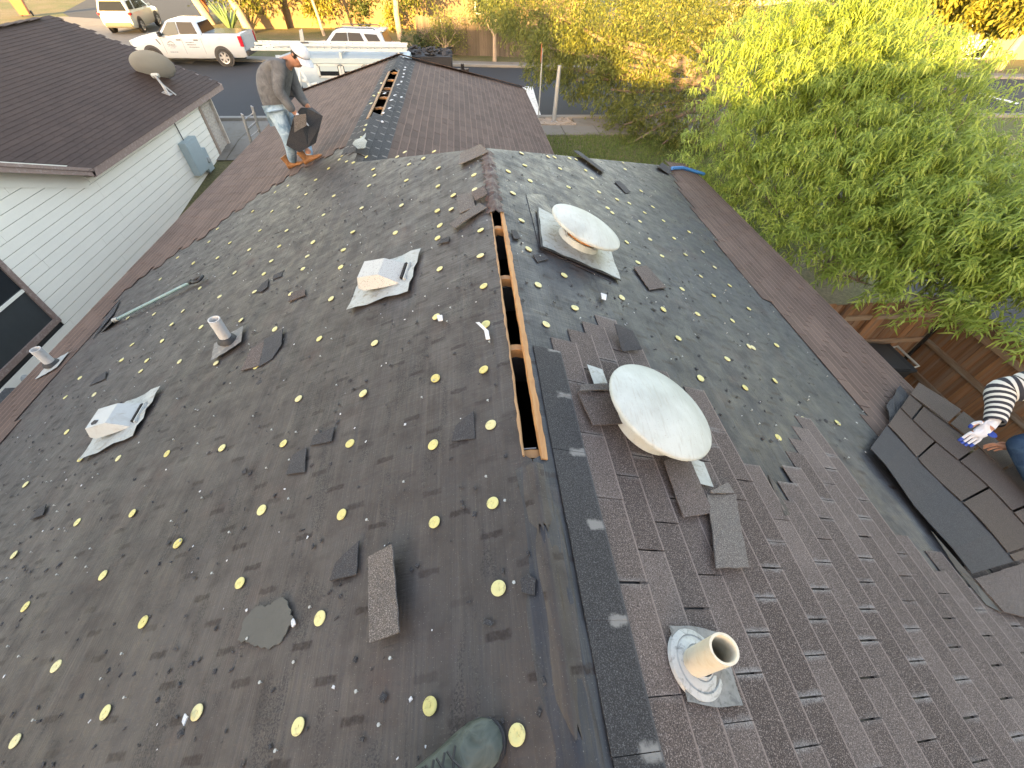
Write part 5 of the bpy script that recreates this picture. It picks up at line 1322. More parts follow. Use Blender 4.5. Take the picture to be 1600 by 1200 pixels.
# ------------------------------------------------------------------ vehicles (built along +x, wheels on z = 0)
def ring(x, zb, zt, w):
    h = [(w*0.90, zb), (w, zb+(zt-zb)*0.22), (w, zb+(zt-zb)*0.62), (w*0.965, zt-0.07), (w*0.88, zt)]
    return [(x, y, z) for y, z in h] + [(x, -y, z) for y, z in reversed(h)]
def vehicle(name, label, paint, stations, cab, wheels, group, wr=0.38, glass='car_glass', wins=(), rear_win=True, spokes=6):
    t = thing(name, (0, 0, 0), label, 'pickup truck' if 'pickup' in name else 'car', group)
    MB().loft([ring(*s) for s in stations]).build('body', paint, t, True)
    (xf, xr, zb), (rf, rr, zt), wb, wt = cab
    def rect(a, b, z, w, ch): return [(a, w-ch, z), (a-ch*0.7, w, z), (b+ch*0.5, w, z), (b, w-ch, z), (b, -w+ch, z), (b+ch*0.5, -w, z), (a-ch*0.7, -w, z), (a, -w+ch, z)]
    zm = zt-0.10
    lerp = lambda p, q, k: p+(q-p)*k
    k1 = (zm-zb)/(zt-zb)
    MB().loft([rect(xf, xr, zb-0.06, wb, 0.10), rect(lerp(xf, rf, k1), lerp(xr, rr, k1), zm, lerp(wb, wt, k1), 0.12), rect(rf-0.06, rr+0.06, zt-0.02, wt-0.06, 0.12), rect(rf-0.2, rr+0.15, zt, wt-0.2, 0.12)]).build('cabin', paint, t, True)
    def yw(z): return lerp(wb, wt, (z-zb)/(zt-zb))
    for pts, gm in wins:
        for s in (1, -1):
            P = [(x, s*(yw(z)+0.004), z) for x, z in pts]
            MB().prism(P, (0, s*0.012, 0)).build('side_window', gm, t)
    def slant(x0, z0, x1, z1, w0, w1, d, nm):
        P = [(x0, w0, z0), (x0, -w0, z0), (x1, -w1, z1), (x1, w1, z1)]
        MB().prism(P, d).build(nm, glass, t)
    za, zc = lerp(zb, zm, 0.10), lerp(zb, zm, 0.94)
    fx = lambda z: lerp(xf, rf, (z-zb)/(zt-zb)); bx = lambda z: lerp(xr, rr, (z-zb)/(zt-zb))
    slant(fx(za)+0.004, za, fx(zc)+0.004, zc, yw(za)-0.12, yw(zc)-0.13, (0.012, 0, 0.006), 'windscreen')
    if rear_win: slant(bx(za)-0.004, za, bx(zc)-0.004, zc, yw(za)-0.14, yw(zc)-0.15, (-0.012, 0, 0.004), 'rear_window')
    w = max(s[3] for s in stations)
    for x in wheels:
        for s in (1, -1):
            MB().lathe([(0.0, 0.0), (wr+0.085, 0.0), (wr+0.085, 0.012), (0.0, 0.012)], 28, (x, s*(w-0.004), wr+0.03), Matrix.Rotation(-s*R(90), 3, 'X')).build('wheel_arch', 'car_trim', t)
            RM = Matrix.Rotation(-s*R(90), 3, 'X'); c = (x, s*(w-0.20), wr)
            wh = MB().lathe([(wr*0.62, 0.0), (wr*0.97, 0.0), (wr, 0.05), (wr, 0.18), (wr*0.96, 0.235), (wr*0.64, 0.235), (wr*0.62, 0.20)], 32, c, RM).build('wheel', 'black_rubber', t, True)
            MB().lathe([(0.0, 0.12), (wr*0.60, 0.12)], 24, c, RM).build('rim_well', 'car_trim', wh)
            m = MB()
            for k in range(spokes):
                a = 2*math.pi*k/spokes
                m.beam(Vector(c)+RM @ Vector((0.03*math.cos(a), 0.03*math.sin(a), 0.215)), Vector(c)+RM @ Vector((wr*0.62*math.cos(a), wr*0.62*math.sin(a), 0.215)), wr*0.22, 0.03, (0, s, 0))
            m.lathe([(wr*0.58, 0.20), (wr*0.66, 0.225), (wr*0.66, 0.245), (wr*0.58, 0.235)], 28, c, RM); m.lathe([(0.0, 0.25), (0.06, 0.245), (0.07, 0.2)], 14, c, RM)
            m.build('rim', 'wheel_alloy', wh)
    return t, w
def vpart(t, nm, mat, c, size, bev=0.01, rot=None): return MB().box(c, size, rot).build(nm, mat, t, bevel=bev)
def stand(t, a, b, lift=0.0, scale=1.0, length=None):
    """front wheel contact a, rear wheel contact b (on the camera side); puts the axle line there"""
    a, b = Vector(a), Vector(b); d = (a-b); d.z = 0; d.normalize()
    return math.atan2(d.y, d.x)
# white pickup at the far kerb
tr, tw = vehicle('pickup_truck', 'white crew cab pickup truck with door lettering parked at the far kerb', 'car_white',
    [(2.95, 0.50, 0.95, 0.80), (2.86, 0.42, 1.10, 0.93), (2.5, 0.36, 1.20, 0.985), (1.35, 0.34, 1.26, 1.0), (1.0, 0.34, 1.28, 1.0), (-0.9, 0.34, 1.30, 1.0), (-0.98, 0.34, 1.40, 1.0), (-2.8, 0.40, 1.42, 1.0), (-2.93, 0.45, 1.40, 0.97)],
    ((1.45, -0.98, 1.28), (0.62, -0.80, 1.95), 0.985, 0.80), (1.95, -1.72), 'vehicles along the street', 0.40,
    wins=([[(1.10, 1.34), (0.60, 1.84), (0.20, 1.86), (0.20, 1.38), (0.75, 1.30)], 'car_glass_clear'], [[(0.14, 1.38), (0.14, 1.86), (-0.62, 1.85), (-0.76, 1.40)], 'car_glass']), spokes=6)
vpart(tr, 'bed_cover', 'car_black', (-1.93, 0, 1.412), (1.75, 1.72, 0.03))
vpart(tr, 'tailgate', 'car_white', (-2.955, 0, 1.02), (0.03, 1.5, 0.62)); vpart(tr, 'rear_bumper', 'car_trim', (-3.0, 0, 0.58), (0.16, 1.86, 0.20), 0.03)
vpart(tr, 'number_plate', 'print_ink', (-3.085, 0, 0.60), (0.01, 0.34, 0.15), 0); vpart(tr, 'front_bumper', 'aluminium', (2.93, 0, 0.55), (0.18, 1.84, 0.24), 0.04)
vpart(tr, 'grille', 'car_trim', (2.955, 0, 0.92), (0.05, 1.2, 0.34), 0.02)
for s in (1, -1):
    vpart(tr, 'tail_light', 'lens_red', (-2.87, s*0.955, 1.10), (0.20, 0.10, 0.46), 0.02); vpart(tr, 'headlight', 'sign_white', (2.84, s*0.80, 0.98), (0.20, 0.26, 0.20), 0.03)
    vpart(tr, 'mirror', 'car_trim', (1.12, s*1.12, 1.38), (0.14, 0.24, 0.22), 0.03)
    for x in (0.34, -0.55): vpart(tr, 'door_handle', 'car_trim', (x, s*1.006, 1.14), (0.24, 0.02, 0.045), 0.006)
    for x in (1.22, 0.18, -0.83): vpart(tr, 'door_seam', 'print_ink', (x, s*1.0005, 0.90), (0.010, 0.006, 0.70), 0)
    vpart(tr, 'fender_vent', 'car_trim', (1.42, s*1.002, 1.05), (0.05, 0.012, 0.26), 0.004, Matrix.Rotation(R(28), 3, 'Y'))
    # printed roof emblem and rows of small lettering, too small to read
    em = MB()
    em.beam((0.98, s*1.004, 0.99), (0.80, s*1.004, 1.10), 0.006, 0.035, (0, 1, 0)); em.beam((0.80, s*1.004, 1.10), (0.62, s*1.004, 0.99), 0.006, 0.035, (0, 1, 0))
    em.build('door_emblem', 'print_ink', tr)
    g = MB()
    rr_ = random.Random(3)
    for z, x0, x1, hh in ((0.935, 1.02, 0.60, 0.03), (0.88, 1.0, 0.58, 0.035), (0.80, 0.92, 0.66, 0.018), (0.62, 1.02, 0.62, 0.03)):
        x = x0
        while x > x1:
            wd = rr_.uniform(0.02, 0.04); g.box((x-wd/2, s*1.004, z), (wd, 0.006, hh*rr_.uniform(0.5, 1))); x -= wd+0.012
    for z, x0, x1 in ((1.04, 0.02, -0.42), (0.94, -0.0, -0.46), (0.84, -0.06, -0.58)):
        x = x0
        while x > x1:
            wd = rr_.uniform(0.02, 0.045); g.box((x-wd/2, s*1.006, z), (wd, 0.006, 0.035*rr_.uniform(0.55, 1))); x -= wd+0.011
    g.build('door_lettering', 'print_ink', tr)
fb = at_z(358, 104, SZ)
ang = R(179); xa_, xb_ = float(at_y(219, 75, fb[1])[0]), float(at_y(404, 85, fb[1])[0])
sc_t = (xb_-xa_)/6.05
tr.location = (fb[0]-1.72*sc_t, fb[1]+0.98*sc_t, SZ+0.008)
tr.rotation_euler = (0, 0, ang); tr.scale = (sc_t,)*3
def suv(name, label, paint, group):
    t, w = vehicle(name, label, paint,
        [(2.4, 0.45, 0.85, 0.72), (2.3, 0.35, 0.98, 0.88), (1.7, 0.30, 1.08, 0.95), (1.0, 0.28, 1.14, 0.965), (-1.6, 0.28, 1.18, 0.965), (-2.25, 0.34, 1.14, 0.92), (-2.36, 0.42, 0.95, 0.86)],
        ((1.15, -2.28, 1.12), (0.35, -1.98, 1.76), 0.945, 0.74), (1.45, -1.42), group, 0.37,
        wins=([[(0.75, 1.20), (0.28, 1.64), (-0.28, 1.66), (-0.28, 1.18)], 'car_glass'], [[(-0.33, 1.18), (-0.33, 1.66), (-0.95, 1.65), (-1.20, 1.20)], 'car_glass'], [[(-1.42, 1.20), (-1.15, 1.63), (-1.80, 1.60), (-2.05, 1.24)], 'car_glass']), spokes=5)
    vpart(t, 'rear_bumper', 'car_trim', (-2.34, 0, 0.50), (0.14, 1.6, 0.22), 0.04); vpart(t, 'number_plate', 'sign_white', (-2.40, 0, 0.86), (0.01, 0.32, 0.16), 0)
    vpart(t, 'front_bumper', 'car_trim', (2.38, 0, 0.48), (0.12, 1.5, 0.20), 0.04); vpart(t, 'spoiler', paint, (-2.04, 0, 1.72), (0.26, 1.30, 0.05), 0.02)
    for s in (1, -1):
        vpart(t, 'tail_light', 'lens_red', (-2.20, s*0.88, 1.04), (0.30, 0.16, 0.15), 0.03); vpart(t, 'headlight', 'sign_white', (2.24, s*0.74, 0.86), (0.22, 0.26, 0.14), 0.03)
        vpart(t, 'mirror', paint, (0.84, s*1.04, 1.22), (0.14, 0.22, 0.16), 0.04); MB().tube([(0.3, s*0.66, 1.79), (0.15, s*0.66, 1.82), (-1.6, s*0.66, 1.82), (-1.75, s*0.66, 1.77)], 0.022, 8).build('roof_rail', 'car_trim', t)
        for x in (0.0, -0.95): vpart(t, 'door_handle', paint, (x, s*0.975, 1.06), (0.20, 0.025, 0.04), 0.008)
    return t
s1 = suv('parked_suv', 'cream white hatchback suv standing in the far drive at the top left', 'car_cream', 'vehicles along the street')
sa = at_z(226, 54, SZ); sb_ = at_z(172, 52, SZ); 
s1.location = ((sa+sb_)/2); s1.location.z = SZ+0.012; s1.scale = (1.0,)*3
fwd = at_z(262, 30, SZ)-at_z(205, 53, SZ); s1.rotation_euler = (0, 0, math.atan2(fwd[1], fwd[0])); s1.location = s1.location + Vector((fwd[0], fwd[1], 0)).normalized()*1.9
s2 = suv('parked_suv', 'white suv with dark windows at the far kerb behind the ladders', 'car_white', 'vehicles along the street')
c2 = at_z(560, 97, SZ); s2.location = (c2[0], far_y(c2[0])-1.1, SZ+0.008); s2.rotation_euler = (0, 0, math.atan2(-far_m, -1)); s2.scale = (0.97,)*3

# work van with ladders on its rack, hidden in part by the wing roof
def van():
    yv = 22.6; pL, pR = at_y(470, 110, yv), at_y(640, 110, yv); x0, x1 = pL[0]-0.6, pR[0]
    zt = at_y(520, 90, yv)[2]
    t = thing('work_van', ((x0+x1)/2, yv+0.9, SZ), 'pale blue work van with side windows behind the far wing roof', 'van', 'vehicles along the street')
    y0, y1 = yv, yv+1.9
    sec = lambda x, zt_, ins: [(x, y0+ins, SZ+0.35), (x, y0, SZ+0.6), (x, y0+0.03, SZ+1.2), (x, y0+0.12, zt_-0.12), (x, y0+0.28, zt_), (x, y1-0.28, zt_), (x, y1-0.12, zt_-0.12), (x, y1-0.03, SZ+1.2), (x, y1, SZ+0.6), (x, y1-ins, SZ+0.35)]
    MB().loft([sec(x0-0.9, SZ+1.0, 0.15), sec(x0-0.5, SZ+1.25, 0.06), sec(x0+0.1, zt-0.02, 0.05), sec(x0+0.6, zt, 0.05), sec(x1-0.1, zt, 0.05), sec(x1, zt-0.06, 0.08)]).build('body', 'van_blue', t, True)
    za, zb = float(at_y(507, 102, yv)[2]), float(at_y(507, 119, yv)[2]); hz = za-zb
    MB().box(((x0+x1)/2+0.3, y0+0.02, float(at_y(507, 95, yv)[2])), (x1-x0-0.8, 0.06, hz*0.45)).build('side_band', 'meter_blue', t)
    for k in range(4):
        xa = float(at_y(499, 110, yv)[0]) + k*1.02
        MB().box((xa+0.42, y0+0.0, (za+zb)/2), (0.80, 0.05, hz)).build('side_window', 'car_glass', t, bevel=0.01)
        MB().box((xa+0.42, y0-0.028, (za+zb)/2+hz*0.22), (0.74, 0.006, hz*0.5)).build('window_shade', 'meter_blue', t)
        for dx, sx, dz, sz in ((0.42, 0.96, hz*0.54, 0.07), (0.42, 0.96, -hz*0.54, 0.07), (-0.03, 0.09, 0, hz*1.16), (0.87, 0.09, 0, hz*1.16)):
            MB().box((xa+dx, y0-0.01, (za+zb)/2+dz), (sx, 0.06, sz)).build('window_frame', 'sign_white', t)
    for x in (x0+0.1, x1-0.9):
        for yy in (y0+0.02, y1-0.12): MB().lathe([(0.0, 0.0), (0.34, 0.0), (0.36, 0.05), (0.36, 0.2), (0.0, 0.22)], 24, (x, yy+0.15, SZ+0.36), Matrix.Rotation(R(90), 3, 'X')).build('wheel', 'black_rubber', t, True)
    for x in (x0+0.5, x0+2.4, x1-0.4):
        MB().box((x, (y0+y1)/2, zt+0.10), (0.07, 1.9, 0.05)).build('rack_bar', 'sign_white', t)
        for yy in (y0+0.05, y1-0.05): MB().box((x, yy, zt-0.05), (0.09, 0.05, 0.45)).build('rack_leg', 'sign_white', t)
    return x0, x1, y0, zt
vx0, vx1, vy0, vzt = van()
for k, (dy, dz, L, sx, lab) in enumerate(((0.35, 0.24, 6.4, -1.2, 'long white ladder nearest us on the van rack'), (0.95, 0.25, 6.0, -0.9, 'white ladder in the middle of the van rack'), (1.5, 0.26, 6.2, -1.4, 'white ladder at the far side of the van rack'), (0.6, 0.36, 5.6, -0.4, 'pale ladder lying on top of the others on the van'))):
    l_ = ladder_mesh(L, 0.46, 0, lab, 'ladders on the van rack', mat='sign_white'); M4 = Matrix.Rotation(R(-90), 4, 'Z'); M4.translation = Vector((vx0+sx, vy0+dy, vzt+dz)); l_.matrix_world = M4
fold = thing('folded_step', (vx0, vy0, vzt+0.2), 'grey folded board standing up on the van rack behind the cap', 'board')
pf = [at_y(u, v, vy0+0.5) for u, v in ((467, 47), (472, 45), (476, 68), (470, 70))]
MB().prism([tuple(p) for p in pf], (0, 0.05, 0)).build('board', 'dish_grey', fold); MB().box((float(pf[2][0]), vy0+0.525, float(pf[2][2])+0.0), (0.3, 0.12, 0.10)).build('hinge', 'car_trim', fold)
sh_ = thing('folding_trestle', at_y(480, 140, 19.0), 'pale folding trestle standing behind the worker', 'trestle')
for a, b in (((466, 103), (490, 145)), ((468, 105), (470, 150)), ((486, 133), (497, 130)), ((470, 125), (480, 127))):
    MB().tube([at_y(*a, 18.4), at_y(*b, 18.2)], 0.05, 6).build('leg', 'sign_white', sh_)
# dark trailer of rubble beyond the wing ridge
tx = at_y(680, 95, 24.5); tl = thing('rubble_trailer', (tx[0], 24.5, SZ), 'dark trailer heaped with torn shingles behind the wing ridge', 'trailer', 'vehicles along the street')
zt_ = float(at_y(690, 88, 24.5)[2]); xa, xb = float(at_y(630, 95, 24.5)[0]), float(at_y(706, 95, 24.5)[0])
MB().box(((xa+xb)/2, 25.3, (SZ+0.5+zt_)/2), (xb-xa, 1.9, zt_-SZ-0.5)).build('tub', 'rubble', tl, bevel=0.03)
m = MB()
for i in range(70):
    m.box((rnd.uniform(xa+0.1, xb-0.1), rnd.uniform(24.5, 26.1), zt_+rnd.uniform(0, 0.14)), (rnd.uniform(0.1, 0.4), rnd.uniform(0.1, 0.3), 0.02), Matrix.Rotation(rnd.uniform(-0.6, 0.6), 3, 'X') @ Matrix.Rotation(rnd.uniform(-0.6, 0.6), 3, 'Y'))
m.build('load', 'shingle_dark', tl)['kind'] = 'stuff'
for x in (xa+0.6, xb-0.6): MB().lathe([(0, 0), (0.32, 0), (0.33, 0.2), (0, 0.22)], 20, (x, 24.5, SZ+0.33), Matrix.Rotation(R(90), 3, 'X')).build('wheel', 'black_rubber', tl, True)
hx_ = float(at_y(716, 102, 24.5)[0]); MB().box((hx_, 25.2, SZ+0.55), (1.0, 0.12, 0.10)).build('hitch', 'car_black', tl); MB().box((hx_+0.2, 25.2, SZ+0.6), (0.16, 0.16, 0.4)).build('jack', 'car_black', tl)

# ------------------------------------------------------------------ street furniture
pb = at_z(865, 193, SZ); lp = thing('street_pole', pb, 'grey galvanised pole standing in the stone bed', 'pole')
ph_ = float(at_y(873, 102, float(pb[1]))[2])-SZ
MB().tube([pb-np.array([0, 0, 0.1]), pb+np.array([0.02, 0, ph_*0.5]), pb+np.array([0.04, 0, ph_])], [0.085, 0.08, 0.07], 14).build('shaft', 'aluminium', lp, True)
MB().lathe([(0.16, 0.0), (0.16, 0.04), (0.10, 0.07)], 16, pb+np.array([0, 0, 0.02]), None, True).build('base_plate', 'aluminium', lp)
ss = at_z(841, 188, SZ); st = thing('stop_sign', ss, 'stop sign seen edge on beside the white stop bar', 'sign', 'street signs')
zs = float(at_y(845, 75, float(ss[1]))[2]); z0s = float(at_y(844, 96, float(ss[1]))[2])
MB().box((ss[0], ss[1], (SZ+zs)/2), (0.045, 0.045, zs-SZ)).build('post', 'galvanised', st)
cz = (zs+z0s)/2+0.05; rs = max(0.3, (zs-z0s)/2+0.08)
Ms = Matrix.Rotation(R(84), 3, 'Z')
oc = [Vector((ss[0], ss[1], cz)) + Ms @ Vector((rs*math.cos(R(22.5+45*k)), 0.035, rs*math.sin(R(22.5+45*k)))) for k in range(8)]
MB().prism([tuple(q) for q in oc], tuple(Ms @ Vector((0, 0.006, 0)))).build('octagon', 'sign_orange', st)
# the sign at the right, its back to us, with street name blades
sp = at_y(1512, 76, 26.0); bs = Vector((sp[0], 26.0, SZ)); st2 = thing('stop_sign', bs, 'back of a stop sign with two green street name blades at the right', 'sign', 'street signs')
top_z = float(at_y(1530, 42, 26.0)[2]); MB().box((bs.x, bs.y, (SZ+top_z)/2), (0.05, 0.05, top_z-SZ)).build('post', 'sign_back', st2)
sc_z = float(at_y(1520, 64, 26.0)[2]); r2 = 0.62
vd = Vector((bs.x-CAM[0], bs.y-CAM[1], 0)).normalized(); tn = Vector((vd.y, -vd.x, 0))
oc = [Vector((bs.x, bs.y, sc_z)) + vd*0.04 + tn*(r2*math.cos(R(22.5+45*k))) + Vector((0, 0, r2*math.sin(R(22.5+45*k)))) for k in range(8)]
MB().prism([tuple(q) for q in oc], tuple(vd*0.01)).build('octagon', 'sign_back', st2)
for k, (dz, ro) in enumerate(((0.80, 0.35), (1.08, -0.9))):
    MBx = Matrix.Rotation(math.atan2(tn.y, tn.x)+ro, 3, 'Z'); b_o = MB().box((bs.x, bs.y, sc_z+dz), (1.25, 0.02, 0.24), MBx).build('name_blade', 'sign_white', st2)
    g = MB(); xx_ = -0.48
    while xx_ < 0.45:
        wdt = rnd.uniform(0.05, 0.10); g.box(Vector((bs.x, bs.y, sc_z+dz)) + MBx @ Vector((xx_, -0.0, 0)), (wdt, 0.026, 0.12*rnd.uniform(0.6, 1)), MBx); xx_ += wdt+0.035
    g.build('lettering', 'sign_green', b_o)
for px, lab, nm in (((325, 34), 'terracotta brown wheeled bin in the road behind the pickup', 'wheelie_bin'), ((42, 26), 'terracotta brown wheeled bin at the top left corner', 'wheelie_bin')):
    b0 = at_z(px[0], px[1], SZ); t = thing(nm, b0, lab, 'bin', 'brown wheeled bins'); b0 = Vector(b0)
    M3 = Matrix.Rotation(R(25), 3, 'Z')
    MB().loft([[tuple(b0+M3 @ Vector((sx*a, sy*b, z))) for sx, sy in ((-1, -1), (1, -1), (1, 1), (-1, 1))] for a, b, z in ((0.30, 0.33, 0.12), (0.38, 0.42, 1.25), (0.42, 0.46, 1.28), (0.42, 0.46, 1.36))]).build('body', 'bin_terracotta', t, bevel=0.02)
    MB().box(b0+Vector((0, 0, 1.42)), (0.86, 0.95, 0.10), M3 @ Matrix.Rotation(R(5), 3, 'X')).build('lid', 'bin_terracotta', t, bevel=0.03)
    for s in (-1, 1): MB().lathe([(0, 0), (0.16, 0), (0.16, 0.08), (0, 0.08)], 16, b0+M3 @ Vector((s*0.33, 0.35, 0.16)), M3 @ Matrix.Rotation(R(90), 3, 'Y')).build('wheel', 'black_rubber', t)

# ------------------------------------------------------------------ across the street
FWY = 42.0
fh_ = thing('far_house', (-10, FWY, SZ), 'tan stucco house across the street in golden sunlight', 'house', 'houses across the street')
xl, xr_ = float(at_y(416, 40, FWY)[0]), 9.0
MB().box(((xl+xr_)/2, FWY+4, SZ+1.7), (xr_-xl, 8, 3.4)).build('wall', 'stucco', fh_)
MB().box((-14.5, FWY-0.35, SZ+1.7), (3.2, 0.7, 3.4)).build('wall_projection', 'stucco', fh_)
m = MB(); m.add([(xl-0.5, FWY-0.6, SZ+3.4), (xr_+0.5, FWY-0.6, SZ+3.4), (xr_+0.5, FWY+8.6, SZ+3.4), (xl-0.5, FWY+8.6, SZ+3.4), (xl+3, FWY+4, SZ+5.4), (xr_-3, FWY+4, SZ+5.4)], [(0, 1, 5, 4), (1, 2, 5), (2, 3, 4, 5), (3, 0, 4)]); m.build('roof', 'shingle_neighbour', fh_)
for x in (2.0,):
    w_ = MB().box((x, FWY-0.01, SZ+1.75), (1.8, 0.06, 1.5)).build('window', 'car_glass', fh_)
    for dx, sx, dz, sz in ((0, 1.9, 0.78, 0.08), (0, 1.9, -0.78, 0.08), (-0.92, 0.08, 0, 1.5), (0.92, 0.08, 0, 1.5), (0, 0.05, 0, 1.46)):
        MB().box((x+dx, FWY-0.05, SZ+1.75+dz), (sx, 0.05, sz)).build('frame', 'sign_white', w_)
MB().box((xl+0.15, FWY-0.06, SZ+1.7), (0.34, 0.10, 3.4)).build('corner_board', 'sign_white', fh_, bevel=0.02)
# grey board fence
ff = thing('grey_fence', (2, 31.2, SZ), 'weathered grey board fence across the street behind the small forked tree', 'fence')
f0, f1 = at_z(655, 84, SZ), at_z(1000, 96, SZ); GB = None; n_b = int(np.linalg.norm(f1-f0)/0.145)
zf = float(at_y(770, 30, float((f0+f1)[1]/2))[2])-SZ
for i in range(n_b):
    p = f0+(f1-f0)*(i+0.5)/n_b
    if GB is None: o = MB().box((0, 0, 0), (0.136, 0.02, 1.0)).build('board', 'fence_grey', ff); GB = o.data
    else: o = bpy.data.objects.new('board', GB); COL.objects.link(o); adopt(o, ff)
    h = zf+rnd.uniform(-0.03, 0.03)
    o.matrix_basis = Matrix.Translation((p[0], p[1]+rnd.uniform(-0.008, 0.008), SZ+h/2)) @ Matrix.Rotation(math.atan2((f1-f0)[1], (f1-f0)[0]), 4, 'Z') @ Matrix.Diagonal((1, 1, h, 1))
for z in (0.4, zf-0.35): MB().beam((f0[0], f0[1]+0.05, SZ+z), (f1[0], f1[1]+0.05, SZ+z), 0.04, 0.09).build('rail', 'fence_grey', ff)
# shrubs and trees on the far side: each its own clumps, placed from the ground up
def far_tree(px, dist_px_clumps, label, mat, r0, fork, nm='street_tree', bark='bark_pale', per=420, L=0.24, W=0.12, lean=(0, 0), shell=0.3, cat='tree', grp='trees and shrubs across the street'):
    b = at_z(px[0], px[1], SZ); D = np.linalg.norm(b-CAM)
    cl = [(at_d(u, v, D+dd_), r) for u, v, dd_, r in dist_px_clumps]
    return tree(nm, b, fork, cl, label, mat, per, L, W, r0, bark, grp, shell=shell, lean=lean, cat=cat, droop=0.2, jit=0.55)
far_tree((332, 38), [(318, -60, 2, 2.4), (345, -75, 0, 2.2), (300, -80, 3, 2.2)], 'leaning pale trunk tree left of the agave', 'leaf_oak', 0.32, 3.2, lean=(-1.2, 0.2))
far_tree((393, 52), [(372, -40, 1, 2.0), (395, -60, 0, 2.2), (350, -60, 2, 2.0)], 'leaning pale trunk tree behind the pickup bed', 'leaf_oak', 0.30, 3.0, lean=(-1.0, 0.3))
far_tree((507, 56), [(492, 8, 3, 0.9), (500, -15, 2, 1.3), (478, -5, 3, 1.0)], 'thin trunk tree left of the white suv with golden leaves', 'leaf_yellow', 0.11, 2.2, lean=(-0.3, 0.1))
far_tree((568, 44), [(563, 20, 0, 0.8), (566, 5, 0, 0.9), (562, -12, 0, 1.0), (572, 33, 0, 0.6)], 'dark conical evergreen against the golden wall above the suv', 'leaf_shrub', 0.10, 0.8, nm='conifer', per=900)
far_tree((626, 62), [(622, -40, 1, 2.0), (640, -30, 1, 1.6)], 'straight pale trunk tree right of the white suv', 'leaf_oak', 0.20, 3.4)
far_tree((613, 50), [(613, 32, 0, 0.6), (614, 20, 0, 0.5)], 'small yellow shrub left of the straight trunk', 'leaf_yellow', 0.05, 0.3, nm='shrub', cat='shrub', per=900)
far_tree((652, 86), [(640, 68, 0, 0.55), (655, 66, 0, 0.6), (668, 70, 0, 0.6), (650, 78, -0.3, 0.5)], 'low dark green shrub at the foot of the grey fence', 'leaf_shrub', 0.05, 0.3, nm='shrub', cat='shrub', per=1300, L=0.14, W=0.07)
far_tree((697, 90), [(680, 55, 0, 0.7), (695, 42, 0, 0.8), (712, 50, 0, 0.75), (700, 66, 0, 0.7), (688, 30, 0, 0.7), (720, 62, 0, 0.5)], 'loose multi stemmed bush in front of the grey fence', 'leaf_oak', 0.06, 0.3, nm='shrub', cat='shrub', per=700, L=0.12, W=0.05)
far_tree((773, 96), [(758, 18, 0, 0.75), (778, 12, 0, 0.9), (797, 20, 0, 0.7), (745, 5, 0, 0.8), (775, -8, 0, 1.0), (805, 2, 0, 0.8)], 'small forked tree with dark drooping leaves before the grey fence', 'leaf_shrub', 0.13, 1.2, per=900, L=0.2, W=0.06, bark='bark_pale')
far_tree((468, 40), [(455, 15, 3, 0.8), (470, 5, 3, 0.9), (445, 5, 3, 0.8), (480, 20, 3, 0.6)], 'golden bush against the tan wall above the worker', 'leaf_yellow', 0.06, 0.4, nm='shrub', cat='shrub', per=700)
far_tree((525, 30), [(520, 15, 4, 0.8), (530, 2, 4, 1.0), (540, 18, 4, 0.6)], 'golden leafy bush between the thin trunk and the dark evergreen', 'leaf_yellow', 0.06, 0.5, nm='shrub', cat='shrub', per=700)
far_tree((668, 45), [(665, 20, 4, 0.9), (675, 5, 4, 1.0), (655, 5, 4, 0.8), (690, 12, 4, 0.8), (730, 5, 4, 1.0), (720, 20, 4, 0.7)], 'yellow green bush above the grey fence left of the forked tree', 'leaf_yellow', 0.08, 0.5, nm='shrub', cat='shrub', per=700)
far_tree((430, 38), [(425, 24, 1, 0.5), (433, 30, 1, 0.4)], 'small dark green bush by the tan wall at the far drive', 'leaf_shrub', 0.04, 0.2, nm='shrub', cat='shrub', per=900)
far_tree((905, 60), [(880, 10, 6, 1.6), (930, 0, 6, 2.0), (990, -5, 7, 2.2), (1050, -10, 8, 2.4)], 'tall tree far across the street behind the oak', 'leaf_yellow', 0.2, 2.0)
far_tree((1130, 70), [(1120, 10, 6, 2.0), (1190, 0, 6, 2.2), (1260, 0, 6, 2.2), (1330, 0, 6, 2.2), (1400, 5, 6, 2.0)], 'broad golden tree far across the street behind the feathery tree', 'leaf_yellow', 0.25, 2.2)
# agave
ag = at_z(362, 50, SZ); at_ = thing('agave', ag, 'spiky agave plant beside the leaning trunks', 'plant')
for k in range(15):
    a = k*2.4; e = 0.5+0.5*((k*7) % 5)/5; L = 1.6+0.3*((k*3) % 4)/4
    d = Vector((math.cos(a)*math.cos(e), math.sin(a)*math.cos(e), math.sin(e)+0.4)).normalized(); s_ = d.cross(Vector((0, 0, 1))).normalized(); b0 = Vector(ag)+Vector((0, 0, 0.05))
    up = s_.cross(d)
    MB().loft([[b0+d*L*q+s_*w_, b0+d*L*q-up*0.03, b0+d*L*q-s_*w_, b0+d*L*q-up*0.05] for q, w_ in ((0, 0.06), (0.35, 0.12), (0.75, 0.07), (1.0, 0.005))]).build('leaf', 'agave_leaf', at_, True)
